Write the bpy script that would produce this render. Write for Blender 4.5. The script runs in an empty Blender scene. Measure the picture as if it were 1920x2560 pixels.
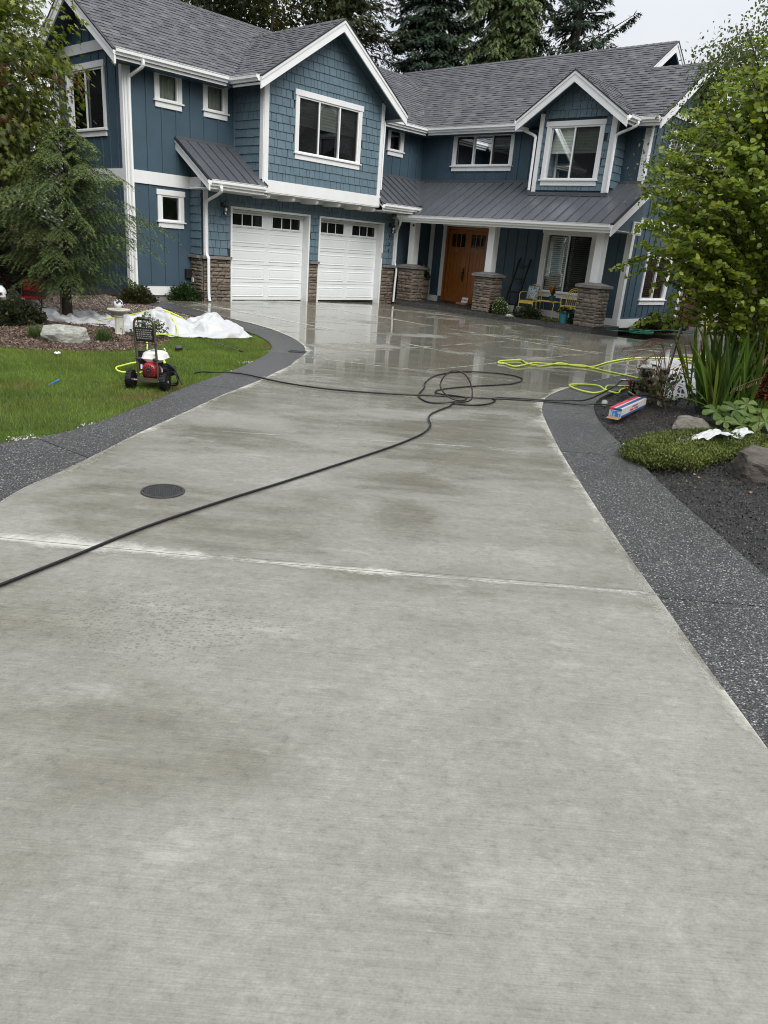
import bpy, bmesh, math, random
import numpy as np
from mathutils import Vector, Matrix, Quaternion

random.seed(7)
RNG = np.random.default_rng(11)
SC = bpy.context.scene
COL = SC.collection
V3 = Vector

# ------------------------------------------------------------------ camera
CR = ((0.682996, -0.726458, 0.075995), (-0.204029, -0.289647, -0.935135), (0.701348, 0.623188, -0.346046))
cam_d = bpy.data.cameras.new("camera")
cam = bpy.data.objects.new("camera", cam_d)
COL.objects.link(cam)
cx, cy, cz = V3(CR[0]), -V3(CR[1]), -V3(CR[2])
cam.matrix_world = Matrix(((cx.x, cy.x, cz.x, 0), (cx.y, cy.y, cz.y, 0), (cx.z, cy.z, cz.z, 1.62), (0, 0, 0, 1)))
cam_d.sensor_fit = 'VERTICAL'
cam_d.sensor_height = 24
cam_d.lens = 1809.9 / 2560 * 24
cam_d.clip_start = 0.05
cam_d.clip_end = 2000
SC.camera = cam

# ------------------------------------------------------------------ sky, sun, exposure
SUN_EL, SUN_AZ = math.radians(44), math.radians(198)      # azimuth clockwise from +Y
W = bpy.data.worlds.new("World")
SC.world = W
W.use_nodes = True
nt = W.node_tree
nt.nodes.clear()
sky = nt.nodes.new('ShaderNodeTexSky')
sky.sky_type = 'NISHITA'
sky.sun_disc = False
sky.sun_elevation = SUN_EL
sky.sun_rotation = SUN_AZ
sky.air_density = 1.4
sky.dust_density = 4.0
hs = nt.nodes.new('ShaderNodeHueSaturation')
hs.inputs['Saturation'].default_value = 0.18
mixw = nt.nodes.new('ShaderNodeMixRGB')
mixw.inputs[0].default_value = 0.72
tcw = nt.nodes.new('ShaderNodeTexCoord')
mpw = nt.nodes.new('ShaderNodeMapping')
mpw.inputs['Scale'].default_value = (1.0, 1.0, 2.4)
nzw = nt.nodes.new('ShaderNodeTexNoise')
nzw.inputs['Scale'].default_value = 2.1
nzw.inputs['Detail'].default_value = 5
rpw = nt.nodes.new('ShaderNodeValToRGB')
rpw.color_ramp.elements[0].position = 0.32
rpw.color_ramp.elements[0].color = (7.8, 8.45, 9.3, 1)
rpw.color_ramp.elements[1].position = 0.66
rpw.color_ramp.elements[1].color = (9.8, 10.0, 10.3, 1)
bgw = nt.nodes.new('ShaderNodeBackground')
bgw.inputs['Strength'].default_value = 0.085
ow = nt.nodes.new('ShaderNodeOutputWorld')
L = nt.links.new
L(sky.outputs[0], hs.inputs['Color'])
L(tcw.outputs['Generated'], mpw.inputs['Vector'])
L(mpw.outputs[0], nzw.inputs['Vector'])
L(nzw.outputs['Fac'], rpw.inputs[0])
L(hs.outputs[0], mixw.inputs[1])
L(rpw.outputs[0], mixw.inputs[2])
spw = nt.nodes.new('ShaderNodeSeparateXYZ')
L(tcw.outputs['Generated'], spw.inputs[0])
zw = nt.nodes.new('ShaderNodeMath'); zw.operation = 'MAXIMUM'; zw.inputs[1].default_value = 0.0
L(spw.outputs['Z'], zw.inputs[0])
gw_ = nt.nodes.new('ShaderNodeMath'); gw_.operation = 'MULTIPLY_ADD'          # overcast sky: the zenith is three times the horizon
gw_.inputs[1].default_value = 2 * 1.30 / 3; gw_.inputs[2].default_value = 1.75 / 3
L(zw.outputs[0], gw_.inputs[0])
vw = nt.nodes.new('ShaderNodeVectorMath'); vw.operation = 'SCALE'
L(mixw.outputs[0], vw.inputs[0]); L(gw_.outputs[0], vw.inputs['Scale'])
L(vw.outputs[0], bgw.inputs['Color'])
L(bgw.outputs[0], ow.inputs['Surface'])

sun_d = bpy.data.lights.new("sun", 'SUN')
sun_d.energy = 1.5
sun_d.angle = math.radians(40)
sun_d.color = (1.0, 0.97, 0.92)
sun = bpy.data.objects.new("sun", sun_d)
COL.objects.link(sun)
sdir = V3((math.sin(SUN_AZ) * math.cos(SUN_EL), math.cos(SUN_AZ) * math.cos(SUN_EL), math.sin(SUN_EL)))
sun.rotation_euler = sdir.to_track_quat('Z', 'Y').to_euler()
sun.location = (0, 0, 30)

vs = SC.view_settings
vs.view_transform = 'Standard'
vs.look = 'None'
vs.exposure = 0.74
vs.gamma = 1.0
vs.use_curve_mapping = False
SC.render.engine = 'CYCLES'
SC.cycles.use_denoising = True
SC.cycles.filter_width = 1.05
SC.cycles.max_bounces = 7
SC.cycles.transparent_max_bounces = 12
SC.cycles.caustics_reflective = False
SC.cycles.caustics_refractive = False

# ------------------------------------------------------------------ materials
def mk(name):
    m = bpy.data.materials.new(name)
    m.use_nodes = True
    n = m.node_tree
    b = n.nodes.get('Principled BSDF')
    return m, n, b

def nd(n, t, **kw):
    x = n.nodes.new(t)
    for k, v in kw.items():
        if k in x.inputs.keys():
            x.inputs[k].default_value = v
        else:
            setattr(x, k, v)
    return x

def ramp(n, fac, stops):
    r = n.nodes.new('ShaderNodeValToRGB')
    e = r.color_ramp.elements
    while len(e) < len(stops):
        e.new(0.5)
    for i, (p, c) in enumerate(stops):
        e[i].position = p
        e[i].color = (*c, 1) if len(c) == 3 else c
    n.links.new(fac, r.inputs[0])
    return r.outputs[0]

def mth(n, op, a, b=None, c=None, clamp=False):
    x = n.nodes.new('ShaderNodeMath')
    x.operation = op
    x.use_clamp = clamp
    for i, v in enumerate((a, b, c)):
        if v is None:
            continue
        if isinstance(v, (int, float)):
            x.inputs[i].default_value = v
        else:
            n.links.new(v, x.inputs[i])
    return x.outputs[0]

def mixc(n, fac, a, b, mode='MIX'):
    x = n.nodes.new('ShaderNodeMixRGB')
    x.blend_type = mode
    for i, v in enumerate((fac, a, b)):
        if isinstance(v, (int, float)):
            x.inputs[i].default_value = v
        elif isinstance(v, tuple):
            x.inputs[i].default_value = (*v, 1)
        else:
            n.links.new(v, x.inputs[i])
    return x.outputs[0]

def noise(n, vec, scale, detail=3, rough=0.55):
    x = nd(n, 'ShaderNodeTexNoise')
    x.inputs['Scale'].default_value = scale
    x.inputs['Detail'].default_value = detail
    x.inputs['Roughness'].default_value = rough
    if vec is not None:
        n.links.new(vec, x.inputs['Vector'])
    return x.outputs['Fac']

def mapping(n, vec, scale=(1, 1, 1), rot=(0, 0, 0), loc=(0, 0, 0)):
    x = n.nodes.new('ShaderNodeMapping')
    x.inputs['Scale'].default_value = scale
    x.inputs['Rotation'].default_value = rot
    x.inputs['Location'].default_value = loc
    n.links.new(vec, x.inputs['Vector'])
    return x.outputs[0]

def worldpos(n):
    return n.nodes.new('ShaderNodeNewGeometry').outputs['Position']

def bump(n, b, h, strength=0.3, dist=0.01):
    x = n.nodes.new('ShaderNodeBump')
    x.inputs['Strength'].default_value = strength
    x.inputs['Distance'].default_value = dist
    n.links.new(h, x.inputs['Height'])
    n.links.new(x.outputs[0], b.inputs['Normal'])

def paint(name, col, rough=0.5, var=0.08, scale=6.0, bmp=0.0, metal=0.0, spec=0.5, dirt=0.0, rnd=0.0):
    """painted / plain surface: slight tonal drift, fine grain, optional random tint per piece"""
    m, n, b = mk(name)
    p = worldpos(n)
    f = noise(n, p, scale, 4)
    c1 = tuple(x * (1 - var) for x in col)
    c2 = tuple(min(1, x * (1 + var)) for x in col)
    c = ramp(n, f, [(0.3, c1), (0.7, c2)])
    if rnd:
        oi = n.nodes.new('ShaderNodeObjectInfo').outputs['Random']
        v = mth(n, 'MULTIPLY_ADD', oi, 2 * rnd, 1 - rnd)
        gi = n.nodes.new('ShaderNodeNewGeometry').outputs['Random Per Island']
        v2 = mth(n, 'MULTIPLY_ADD', gi, 2 * rnd, 1 - rnd)
        v = mth(n, 'MULTIPLY', v, v2)
        x = n.nodes.new('ShaderNodeVectorMath')
        x.operation = 'SCALE'
        n.links.new(c, x.inputs[0])
        n.links.new(v, x.inputs['Scale'])
        c = x.outputs[0]
    if dirt:
        st = noise(n, mapping(n, p, (7, 7, 0.8)), 2.0, 5)
        d = ramp(n, st, [(0.45, (0, 0, 0)), (0.8, (1, 1, 1))])
        c = mixc(n, mth(n, 'MULTIPLY', d, dirt), c, tuple(x * 0.55 for x in col))
    n.links.new(c, b.inputs['Base Color'])
    b.inputs['Roughness'].default_value = rough
    b.inputs['Metallic'].default_value = metal
    b.inputs['Specular IOR Level'].default_value = spec
    if bmp:
        bump(n, b, noise(n, p, scale * 14, 3), bmp, 0.004)
    return m

M = {}
M['white'] = paint('white_paint', (0.74, 0.75, 0.75), 0.42, 0.03, 3, 0.12, dirt=0.10)
M['door_white'] = paint('garage_door_paint', (0.72, 0.745, 0.755), 0.38, 0.02, 3, 0.08)
M['vinyl'] = paint('white_vinyl', (0.82, 0.83, 0.83), 0.3, 0.02, 4)
M['siding'] = paint('dark_blue_siding', (0.050, 0.085, 0.114), 0.5, 0.09, 2.2, 0.25, spec=0.35)
M['shake'] = paint('blue_shake', (0.112, 0.168, 0.205), 0.55, 0.07, 5, 0.3, spec=0.3, rnd=0.07)
M['shake_back'] = paint('shake_backing', (0.016, 0.027, 0.036), 0.8)
M['metal_roof'] = paint('charcoal_metal', (0.082, 0.088, 0.100), 0.33, 0.08, 2, 0.0, metal=0.0, spec=0.6, rnd=0.05)
M['black'] = paint('black_paint', (0.012, 0.012, 0.014), 0.45, 0.1)
M['rubber'] = paint('black_rubber', (0.008, 0.008, 0.009), 0.28, 0.2, 20, spec=0.35)
M['plastic_black'] = paint('black_plastic', (0.02, 0.02, 0.022), 0.35, 0.2, 10)
M['steel'] = paint('grey_steel', (0.42, 0.42, 0.42), 0.35, 0.1, 8, metal=0.9)
M['bronze_tube'] = paint('bronze_tube', (0.13, 0.115, 0.085), 0.35, 0.12, 9, metal=0.5)
M['red'] = paint('red_plastic', (0.33, 0.012, 0.02), 0.3, 0.1, 8)
M['tank'] = paint('white_tank', (0.80, 0.79, 0.74), 0.3, 0.03)
M['hose_yellow'] = paint('yellow_green_hose', (0.62, 0.72, 0.09), 0.4, 0.08, 9)
M['hose_green'] = paint('green_hose', (0.02, 0.24, 0.14), 0.35, 0.1)
M['yellow'] = paint('yellow_enamel', (0.62, 0.46, 0.09), 0.4, 0.1, 14, dirt=0.2)
M['teal'] = paint('teal_glaze', (0.03, 0.17, 0.22), 0.25, 0.12)
M['green_pot'] = paint('green_pot', (0.02, 0.06, 0.045), 0.35, 0.12)
M['iron'] = paint('cast_iron', (0.035, 0.035, 0.036), 0.35, 0.25, 30, 0.3)
M['cardboard'] = paint('cardboard', (0.30, 0.17, 0.09), 0.8, 0.12)
M['paper'] = paint('white_paper', (0.74, 0.75, 0.78), 0.7, 0.05)
M['box_blue'] = paint('blue_print', (0.02, 0.17, 0.45), 0.5, 0.05)
M['box_navy'] = paint('navy_print', (0.03, 0.07, 0.2), 0.5, 0.05)
M['box_red'] = paint('red_print', (0.55, 0.03, 0.06), 0.5, 0.05)
M['grey_print'] = paint('grey_print', (0.10, 0.10, 0.16), 0.6)
M['bone'] = paint('bone_ceramic', (0.50, 0.49, 0.42), 0.45, 0.16, 18, 0.2, dirt=0.3)
M['terra'] = paint('dark_earth', (0.035, 0.025, 0.02), 0.9, 0.3, 30, 0.5)
M['blind'] = paint('blind_slat', (0.60, 0.64, 0.60), 0.6, 0.04)
M['blind_dark'] = paint('dark_blind_slat', (0.16, 0.16, 0.17), 0.6, 0.04)
M['shade'] = paint('cell_shade', (0.74, 0.78, 0.70), 0.8, 0.03, 3)
M['room'] = paint('dark_room', (0.085, 0.085, 0.088), 0.9, 0.2, 2)
M['fence'] = paint('red_fence_board', (0.065, 0.018, 0.014), 0.7, 0.25, 5, 0.4, rnd=0.2)
M['cedar'] = paint('cedar_rail', (0.16, 0.075, 0.035), 0.7, 0.2, 8)
M['bark'] = paint('dark_bark', (0.035, 0.027, 0.022), 0.9, 0.35, 14, 0.9)
M['pale_bark'] = paint('pale_bark', (0.42, 0.40, 0.36), 0.8, 0.3, 16, 0.5, dirt=0.4)
M['cap'] = paint('stone_cap', (0.17, 0.16, 0.155), 0.75, 0.2, 12, 0.5)
M['mortar'] = paint('dark_mortar', (0.05, 0.045, 0.04), 0.9, 0.2, 20)
M['black_glass'] = paint('dark_pane', (0.010, 0.011, 0.012), 0.06, 0.1, 2, spec=0.7)
M['found'] = paint('foundation', (0.22, 0.21, 0.20), 0.85, 0.15, 6, 0.4)
M['barrel_band'] = paint('barrel_band', (0.05, 0.035, 0.028), 0.6, 0.2)

def mat_wood(name, a, bcol, rough=0.3):
    m, n, b = mk(name)
    p = worldpos(n)
    f = noise(n, mapping(n, p, (22, 22, 1.2)), 3.0, 5, 0.6)
    n.links.new(ramp(n, f, [(0.3, a), (0.7, bcol)]), b.inputs['Base Color'])
    b.inputs['Roughness'].default_value = rough
    bump(n, b, f, 0.15, 0.003)
    return m
M['door_wood'] = mat_wood('fir_door', (0.20, 0.062, 0.012), (0.34, 0.125, 0.026), 0.35)
M['barrel'] = mat_wood('barrel_oak', (0.14, 0.10, 0.065), (0.25, 0.19, 0.13), 0.6)

def mat_stone():
    m, n, b = mk('ledge_stone')
    p = worldpos(n)
    oi = n.nodes.new('ShaderNodeObjectInfo').outputs['Random']
    c = ramp(n, oi, [(0.0, (0.095, 0.073, 0.056)), (0.25, (0.165, 0.13, 0.10)), (0.45, (0.14, 0.125, 0.112)),
                     (0.65, (0.21, 0.172, 0.135)), (0.82, (0.16, 0.14, 0.125)), (1.0, (0.12, 0.105, 0.09))])
    f = noise(n, p, 22, 6, 0.7)
    c = mixc(n, 1.0, c, ramp(n, f, [(0.3, (0.62, 0.6, 0.58)), (0.7, (1.35, 1.33, 1.3))]), 'MULTIPLY')
    n.links.new(c, b.inputs['Base Color'])
    b.inputs['Roughness'].default_value = 0.85
    bump(n, b, noise(n, p, 60, 6, 0.7), 0.8, 0.008)
    return m
M['stone'] = mat_stone()

def mat_roof():
    m, n, b = mk('asphalt_shingle')
    p = worldpos(n)
    gi = n.nodes.new('ShaderNodeNewGeometry').outputs['Random Per Island']
    c = ramp(n, gi, [(0.0, (0.078, 0.080, 0.087)), (0.5, (0.098, 0.100, 0.108)), (0.85, (0.112, 0.114, 0.122)), (1.0, (0.135, 0.137, 0.145))])
    g = noise(n, p, 160, 2)
    c = mixc(n, 1.0, c, ramp(n, g, [(0.25, (0.72, 0.72, 0.72)), (0.75, (1.25, 1.25, 1.25))]), 'MULTIPLY')
    g2 = noise(n, p, 0.7, 3)
    c = mixc(n, 1.0, c, ramp(n, g2, [(0.3, (0.9, 0.9, 0.92)), (0.7, (1.08, 1.08, 1.07))]), 'MULTIPLY')
    n.links.new(c, b.inputs['Base Color'])
    b.inputs['Roughness'].default_value = 0.75
    b.inputs['Specular IOR Level'].default_value = 0.35
    bump(n, b, g, 0.4, 0.004)
    return m
M['roof'] = mat_roof()

def mat_glass():
    m, n, b = mk('window_glass')
    n.nodes.remove(b)
    out = n.nodes.get('Material Output')
    tr = n.nodes.new('ShaderNodeBsdfTransparent')
    tr.inputs[0].default_value = (0.92, 0.95, 0.94, 1)
    gl = n.nodes.new('ShaderNodeBsdfGlossy')
    gl.inputs['Roughness'].default_value = 0.015
    gl.inputs[0].default_value = (0.95, 0.98, 1.0, 1)
    fr = n.nodes.new('ShaderNodeFresnel')
    fr.inputs[0].default_value = 1.85
    mx = n.nodes.new('ShaderNodeMixShader')
    n.links.new(fr.outputs[0], mx.inputs[0])
    n.links.new(tr.outputs[0], mx.inputs[1])
    n.links.new(gl.outputs[0], mx.inputs[2])
    n.links.new(mx.outputs[0], out.inputs['Surface'])
    return m
M['glass'] = mat_glass()

def mat_screen():
    m, n, b = mk('insect_screen')
    n.nodes.remove(b)
    tr = n.nodes.new('ShaderNodeBsdfTransparent')
    tr.inputs[0].default_value = (0.60, 0.61, 0.61, 1)
    df = n.nodes.new('ShaderNodeBsdfDiffuse')
    df.inputs[0].default_value = (0.03, 0.03, 0.032, 1)
    mx = n.nodes.new('ShaderNodeMixShader')
    mx.inputs[0].default_value = 0.4
    n.links.new(tr.outputs[0], mx.inputs[1]); n.links.new(df.outputs[0], mx.inputs[2])
    n.links.new(mx.outputs[0], n.nodes.get('Material Output').inputs['Surface'])
    return m
M['screen'] = mat_screen()

BROOM = math.atan2(0.75, -0.66)

def blob(n, p, x, y, rx, ry):
    """soft round patch at a place on the ground, 1 in the middle"""
    m_ = mapping(n, p, (1, 1, 0), (0, 0, 0), (-x, -y, 0))
    r2 = mapping(n, m_, (1, 1, 0), (0, 0, -BROOM))
    r3 = mapping(n, r2, (1 / rx, 1 / ry, 0))
    l = n.nodes.new('ShaderNodeVectorMath'); l.operation = 'LENGTH'
    n.links.new(r3, l.inputs[0])
    q = n.nodes.new('ShaderNodeMapRange'); q.interpolation_type = 'SMOOTHSTEP'
    n.links.new(l.outputs['Value'], q.inputs[0])
    q.inputs[1].default_value = 1.0; q.inputs[2].default_value = 0.15; q.inputs[3].default_value = 0.0; q.inputs[4].default_value = 1.0
    return q.outputs[0]

def mat_concrete():
    m, n, b = mk('wet_concrete')
    p = worldpos(n)
    rot = mapping(n, p, (1, 1, 1), (0, 0, -BROOM))            # x runs along the broom strokes, y down the drive
    sp = n.nodes.new('ShaderNodeSeparateXYZ')
    n.links.new(p, sp.inputs[0])
    s = mth(n, 'ADD', mth(n, 'MULTIPLY', sp.outputs['X'], 0.75), mth(n, 'MULTIPLY', sp.outputs['Y'], 0.66))   # metres up the drive
    big = noise(n, mapping(n, rot, (0.55, 1.0, 1)), 1.0, 5, 0.6)
    mid = noise(n, mapping(n, rot, (1.4, 2.3, 1), loc=(3, 5, 0)), 1.0, 6, 0.65)
    streak = noise(n, mapping(n, rot, (1.0, 6.0, 1), loc=(8, 1, 0)), 1.0, 5, 0.62)
    broom = noise(n, mapping(n, rot, (4.0, 170, 1)), 1.0, 2, 0.5)
    broom2 = noise(n, mapping(n, rot, (2.2, 52, 1), loc=(2, 7, 0)), 1.0, 4, 0.6)
    fine = noise(n, p, 120, 3, 0.65)
    wear = noise(n, p, 9.0, 8, 0.75)
    wet_grad = n.nodes.new('ShaderNodeMapRange')
    n.links.new(s, wet_grad.inputs[0])
    for i_, v_ in ((1, 1.5), (2, 9.0), (3, -0.16), (4, 0.32)):
        wet_grad.inputs[i_].default_value = v_
    wv = mth(n, 'ADD', mth(n, 'MULTIPLY_ADD', big, 1.9, -0.50), mth(n, 'MULTIPLY_ADD', mid, 0.95, -0.475))
    wv = mth(n, 'ADD', wv, wet_grad.outputs[0])
    for (x, y, rx, ry, k) in ((0.62, 2.0, 1.0, 0.75, 0.46), (1.2, 3.1, 0.9, 0.6, 0.30), (2.0, 3.6, 0.9, 0.5, 0.22), (1.75, 1.9, 0.35, 0.55, 0.18), (3.3, 2.75, 0.35, 0.5, 0.40), (3.9, 3.2, 0.5, 0.35, 0.30), (3.0, 3.3, 0.4, 0.5, 0.2),
                            (1.15, 0.75, 0.35, 0.3, 0.10), (0.9, 1.02, 0.32, 0.22, -0.3), (1.9, 1.2, 0.6, 0.4, -0.15), (2.6, 1.9, 0.6, 0.3, -0.16), (4.3, 3.0, 0.6, 0.5, -0.12)):
        wv = mth(n, 'MULTIPLY_ADD', blob(n, p, x, y, rx, ry), k, wv)
    wet = ramp(n, wv, [(0.36, (0, 0, 0)), (0.52, (0.45, 0.45, 0.45)), (0.70, (1, 1, 1))])
    dry = ramp(n, mid, [(0.22, (0.205, 0.199, 0.171)), (0.5, (0.252, 0.246, 0.217)), (0.8, (0.315, 0.309, 0.277))])
    wetc = ramp(n, streak, [(0.22, (0.140, 0.131, 0.102)), (0.5, (0.190, 0.180, 0.144)), (0.8, (0.275, 0.265, 0.226))])
    c = mixc(n, wet, dry, wetc)
    c = mixc(n, 1.0, c, ramp(n, broom, [(0.3, (0.93, 0.93, 0.93)), (0.7, (1.05, 1.05, 1.05))]), 'MULTIPLY')
    c = mixc(n, 1.0, c, ramp(n, broom2, [(0.3, (0.945, 0.945, 0.945)), (0.7, (1.045, 1.045, 1.045))]), 'MULTIPLY')
    c = mixc(n, 1.0, c, ramp(n, fine, [(0.28, (0.86, 0.86, 0.86)), (0.75, (1.10, 1.10, 1.10))]), 'MULTIPLY')
    c = mixc(n, 1.0, c, ramp(n, wear, [(0.30, (0.88, 0.88, 0.87)), (0.55, (1.0, 1.0, 1.0)), (0.72, (1.10, 1.10, 1.10))]), 'MULTIPLY')
    # grit, pits and pale specks that stay crisp
    g1 = noise(n, mapping(n, rot, (22, 26, 1), loc=(5, 2, 0)), 1.0, 9, 0.80)
    c = mixc(n, 1.0, c, ramp(n, g1, [(0.34, (0.70, 0.695, 0.68)), (0.46, (0.96, 0.96, 0.96)), (0.56, (1.03, 1.03, 1.03)), (0.68, (1.28, 1.28, 1.28))]), 'MULTIPLY')
    g2 = noise(n, mapping(n, rot, (7, 150, 1), loc=(1, 9, 0)), 1.0, 4, 0.7)
    c = mixc(n, 1.0, c, ramp(n, g2, [(0.30, (0.80, 0.80, 0.79)), (0.40, (1.0, 1.0, 1.0)), (0.62, (1.0, 1.0, 1.0)), (0.72, (1.12, 1.12, 1.12))]), 'MULTIPLY')
    g3 = noise(n, p, 58, 6, 0.75)
    c = mixc(n, ramp(n, g3, [(0.66, (0, 0, 0)), (0.72, (0.55, 0.55, 0.55))]), c, (0.54, 0.53, 0.48))
    c = mixc(n, ramp(n, g3, [(0.28, (0.5, 0.5, 0.5)), (0.34, (0, 0, 0))]), c, (0.16, 0.152, 0.13))
    # chalky scuffs left by the wash
    ch = noise(n, mapping(n, rot, (1.6, 3.0, 1), loc=(21, 4, 0)), 1.0, 10, 0.78)
    chm = ramp(n, ch, [(0.565, (0, 0, 0)), (0.70, (0.50, 0.50, 0.50))])
    c = mixc(n, chm, c, (0.42, 0.415, 0.38))
    # drips and spatter
    vo = n.nodes.new('ShaderNodeTexVoronoi')
    vo.inputs['Scale'].default_value = 1.0
    n.links.new(mapping(n, rot, (52, 88, 1)), vo.inputs['Vector'])
    spc = n.nodes.new('ShaderNodeSeparateColor')
    n.links.new(vo.outputs['Color'], spc.inputs[0])
    dm = mth(n, 'ADD', blob(n, p, 1.45, 2.55, 1.05, 0.62), mth(n, 'MULTIPLY', blob(n, p, 2.4, 1.7, 0.8, 0.5), 0.5))
    dm = mth(n, 'MULTIPLY', dm, mth(n, 'MULTIPLY_ADD', spc.outputs[0], 0.95, -0.30))
    drip = mth(n, 'LESS_THAN', vo.outputs['Distance'], dm)
    c = mixc(n, mth(n, 'MULTIPLY', drip, 0.65), c, (0.13, 0.122, 0.10))
    n.links.new(c, b.inputs['Base Color'])
    # gloss: a water film, thicker up by the garage
    film = n.nodes.new('ShaderNodeMapRange')
    n.links.new(s, film.inputs[0])
    film.inputs[1].default_value = 3.0
    film.inputs[2].default_value = 10.0
    fl = mth(n, 'MULTIPLY', wet, film.outputs[0])
    rr = mth(n, 'MULTIPLY_ADD', wet, -0.28, 0.54)
    rr = mth(n, 'MULTIPLY_ADD', fl, -0.23, rr)
    rr = mth(n, 'ADD', rr, mth(n, 'MULTIPLY_ADD', streak, 0.24, -0.11), clamp=True)
    rr = mth(n, 'MAXIMUM', rr, 0.045)
    n.links.new(rr, b.inputs['Roughness'])
    b.inputs['Specular IOR Level'].default_value = 0.5
    bh = mth(n, 'ADD', mth(n, 'MULTIPLY', broom, 0.9), mth(n, 'MULTIPLY', broom2, 1.0))
    bh = mth(n, 'ADD', bh, mth(n, 'MULTIPLY', fine, 0.5))
    bs = mth(n, 'MULTIPLY_ADD', fl, -0.27, 0.30)
    x = n.nodes.new('ShaderNodeBump')
    x.inputs['Distance'].default_value = 0.004
    n.links.new(bs, x.inputs['Strength'])
    n.links.new(bh, x.inputs['Height'])
    n.links.new(x.outputs[0], b.inputs['Normal'])
    return m
M['concrete'] = mat_concrete()

def mat_laitance(name='cement_bloom', off=-0.36, col=(0.54, 0.525, 0.46)):
    """pale cement bloom along the joints and edges; UV.x runs 0 at the joint to 1 at the feathered side"""
    m, n, b = mk(name)
    uv = n.nodes.new('ShaderNodeUVMap')
    sp = n.nodes.new('ShaderNodeSeparateXYZ')
    n.links.new(uv.outputs[0], sp.inputs[0])
    p = worldpos(n)
    f = noise(n, p, 5.0, 7, 0.7)
    g = noise(n, p, 34.0, 4, 0.7)
    w = noise(n, p, 1.1, 3)
    e = mth(n, 'SUBTRACT', mth(n, 'MULTIPLY_ADD', f, 1.7, off), sp.outputs['X'])
    e = mth(n, 'ADD', e, mth(n, 'MULTIPLY_ADD', g, 0.7, -0.4))
    e = mth(n, 'ADD', e, mth(n, 'MULTIPLY_ADD', w, 1.3, -0.66))
    a = ramp(n, e, [(0.0, (0, 0, 0)), (0.55, (0.75, 0.75, 0.75))])
    b.inputs['Base Color'].default_value = (*col, 1)
    b.inputs['Roughness'].default_value = 0.65
    n.links.new(a, b.inputs['Alpha'])
    return m
M['bloom'] = mat_laitance()
M['bloom_strong'] = mat_laitance('thick_cement_bloom', -0.20, (0.58, 0.57, 0.51))

def mat_aggregate(name='exposed_aggregate', dark=1.0):
    m, n, b = mk(name)
    p = worldpos(n)
    v = n.nodes.new('ShaderNodeTexVoronoi')
    v.inputs['Scale'].default_value = 118
    n.links.new(p, v.inputs['Vector'])
    sp = n.nodes.new('ShaderNodeSeparateColor')
    n.links.new(v.outputs['Color'], sp.inputs[0])
    k = dark
    c = ramp(n, sp.outputs[0], [(0.0, (0.034 * k, 0.033 * k, 0.033 * k)), (0.4, (0.068 * k, 0.066 * k, 0.065 * k)), (0.78, (0.128 * k, 0.125 * k, 0.121 * k)),
                                (0.90, (0.20 * k, 0.197 * k, 0.19 * k)), (0.945, (0.29 * k, 0.285 * k, 0.27 * k)), (1.0, (0.50 * k, 0.49 * k, 0.46 * k))])
    edge = ramp(n, v.outputs['Distance'], [(0.30, (1, 1, 1)), (0.62, (0.35, 0.35, 0.37))])
    c = mixc(n, 1.0, c, edge, 'MULTIPLY')
    lg = noise(n, p, 1.3, 4)
    c = mixc(n, 1.0, c, ramp(n, lg, [(0.3, (0.85, 0.85, 0.85)), (0.7, (1.18, 1.18, 1.18))]), 'MULTIPLY')
    n.links.new(c, b.inputs['Base Color'])
    b.inputs['Roughness'].default_value = 0.42
    h = mth(n, 'SUBTRACT', 1.0, v.outputs['Distance'])
    bump(n, b, h, 0.7, 0.006)
    return m
M['agg'] = mat_aggregate()
M['agg_step'] = mat_aggregate('porch_aggregate', 0.8)

def mat_ground(name, c1, c2, scale, rough=0.95, bmp=0.6):
    m, n, b = mk(name)
    p = worldpos(n)
    f = noise(n, p, scale, 6, 0.7)
    n.links.new(ramp(n, f, [(0.3, c1), (0.7, c2)]), b.inputs['Base Color'])
    b.inputs['Roughness'].default_value = rough
    bump(n, b, f, bmp, 0.03)
    return m
M['soil'] = mat_ground('soil', (0.03, 0.022, 0.016), (0.07, 0.052, 0.04), 9)
M['soil_dark'] = mat_ground('dark_compost', (0.007, 0.0066, 0.0064), (0.020, 0.0185, 0.0175), 34, 0.6)
M['turf'] = mat_ground('turf_base', (0.020, 0.034, 0.008), (0.055, 0.075, 0.018), 7)
M['gravel_bed'] = mat_ground('pebbly_bed', (0.07, 0.045, 0.035), (0.30, 0.25, 0.21), 34, 0.85)

def mat_attr(name, rough=0.5, trans=0.25, spec=0.4):
    """leaf material: colour comes from the leaf's own attribute"""
    m, n, b = mk(name)
    out = n.nodes.get('Material Output')
    a = n.nodes.new('ShaderNodeAttribute')
    a.attribute_name = 'tint'
    n.links.new(a.outputs['Color'], b.inputs['Base Color'])
    b.inputs['Roughness'].default_value = rough
    b.inputs['Specular IOR Level'].default_value = spec
    if trans > 0:
        t = n.nodes.new('ShaderNodeBsdfTranslucent')
        cc = mixc(n, 1.0, a.outputs['Color'], (1.5, 1.6, 0.7), 'MULTIPLY')
        n.links.new(cc, t.inputs['Color'])
        mx = n.nodes.new('ShaderNodeMixShader')
        mx.inputs[0].default_value = trans
        n.links.new(b.outputs[0], mx.inputs[1])
        n.links.new(t.outputs[0], mx.inputs[2])
        n.links.new(mx.outputs[0], out.inputs['Surface'])
    return m
M['leaf'] = mat_attr('leaf', 0.45, 0.38)
M['needle'] = mat_attr('needle', 0.6, 0.10, 0.25)
M['blade'] = mat_attr('grass_blade', 0.55, 0.25, 0.3)
M['chip'] = mat_attr('bark_chip', 0.6, 0.0)
M['chip_wet'] = mat_attr('wet_chip', 0.35, 0.0, 0.6)

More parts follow.
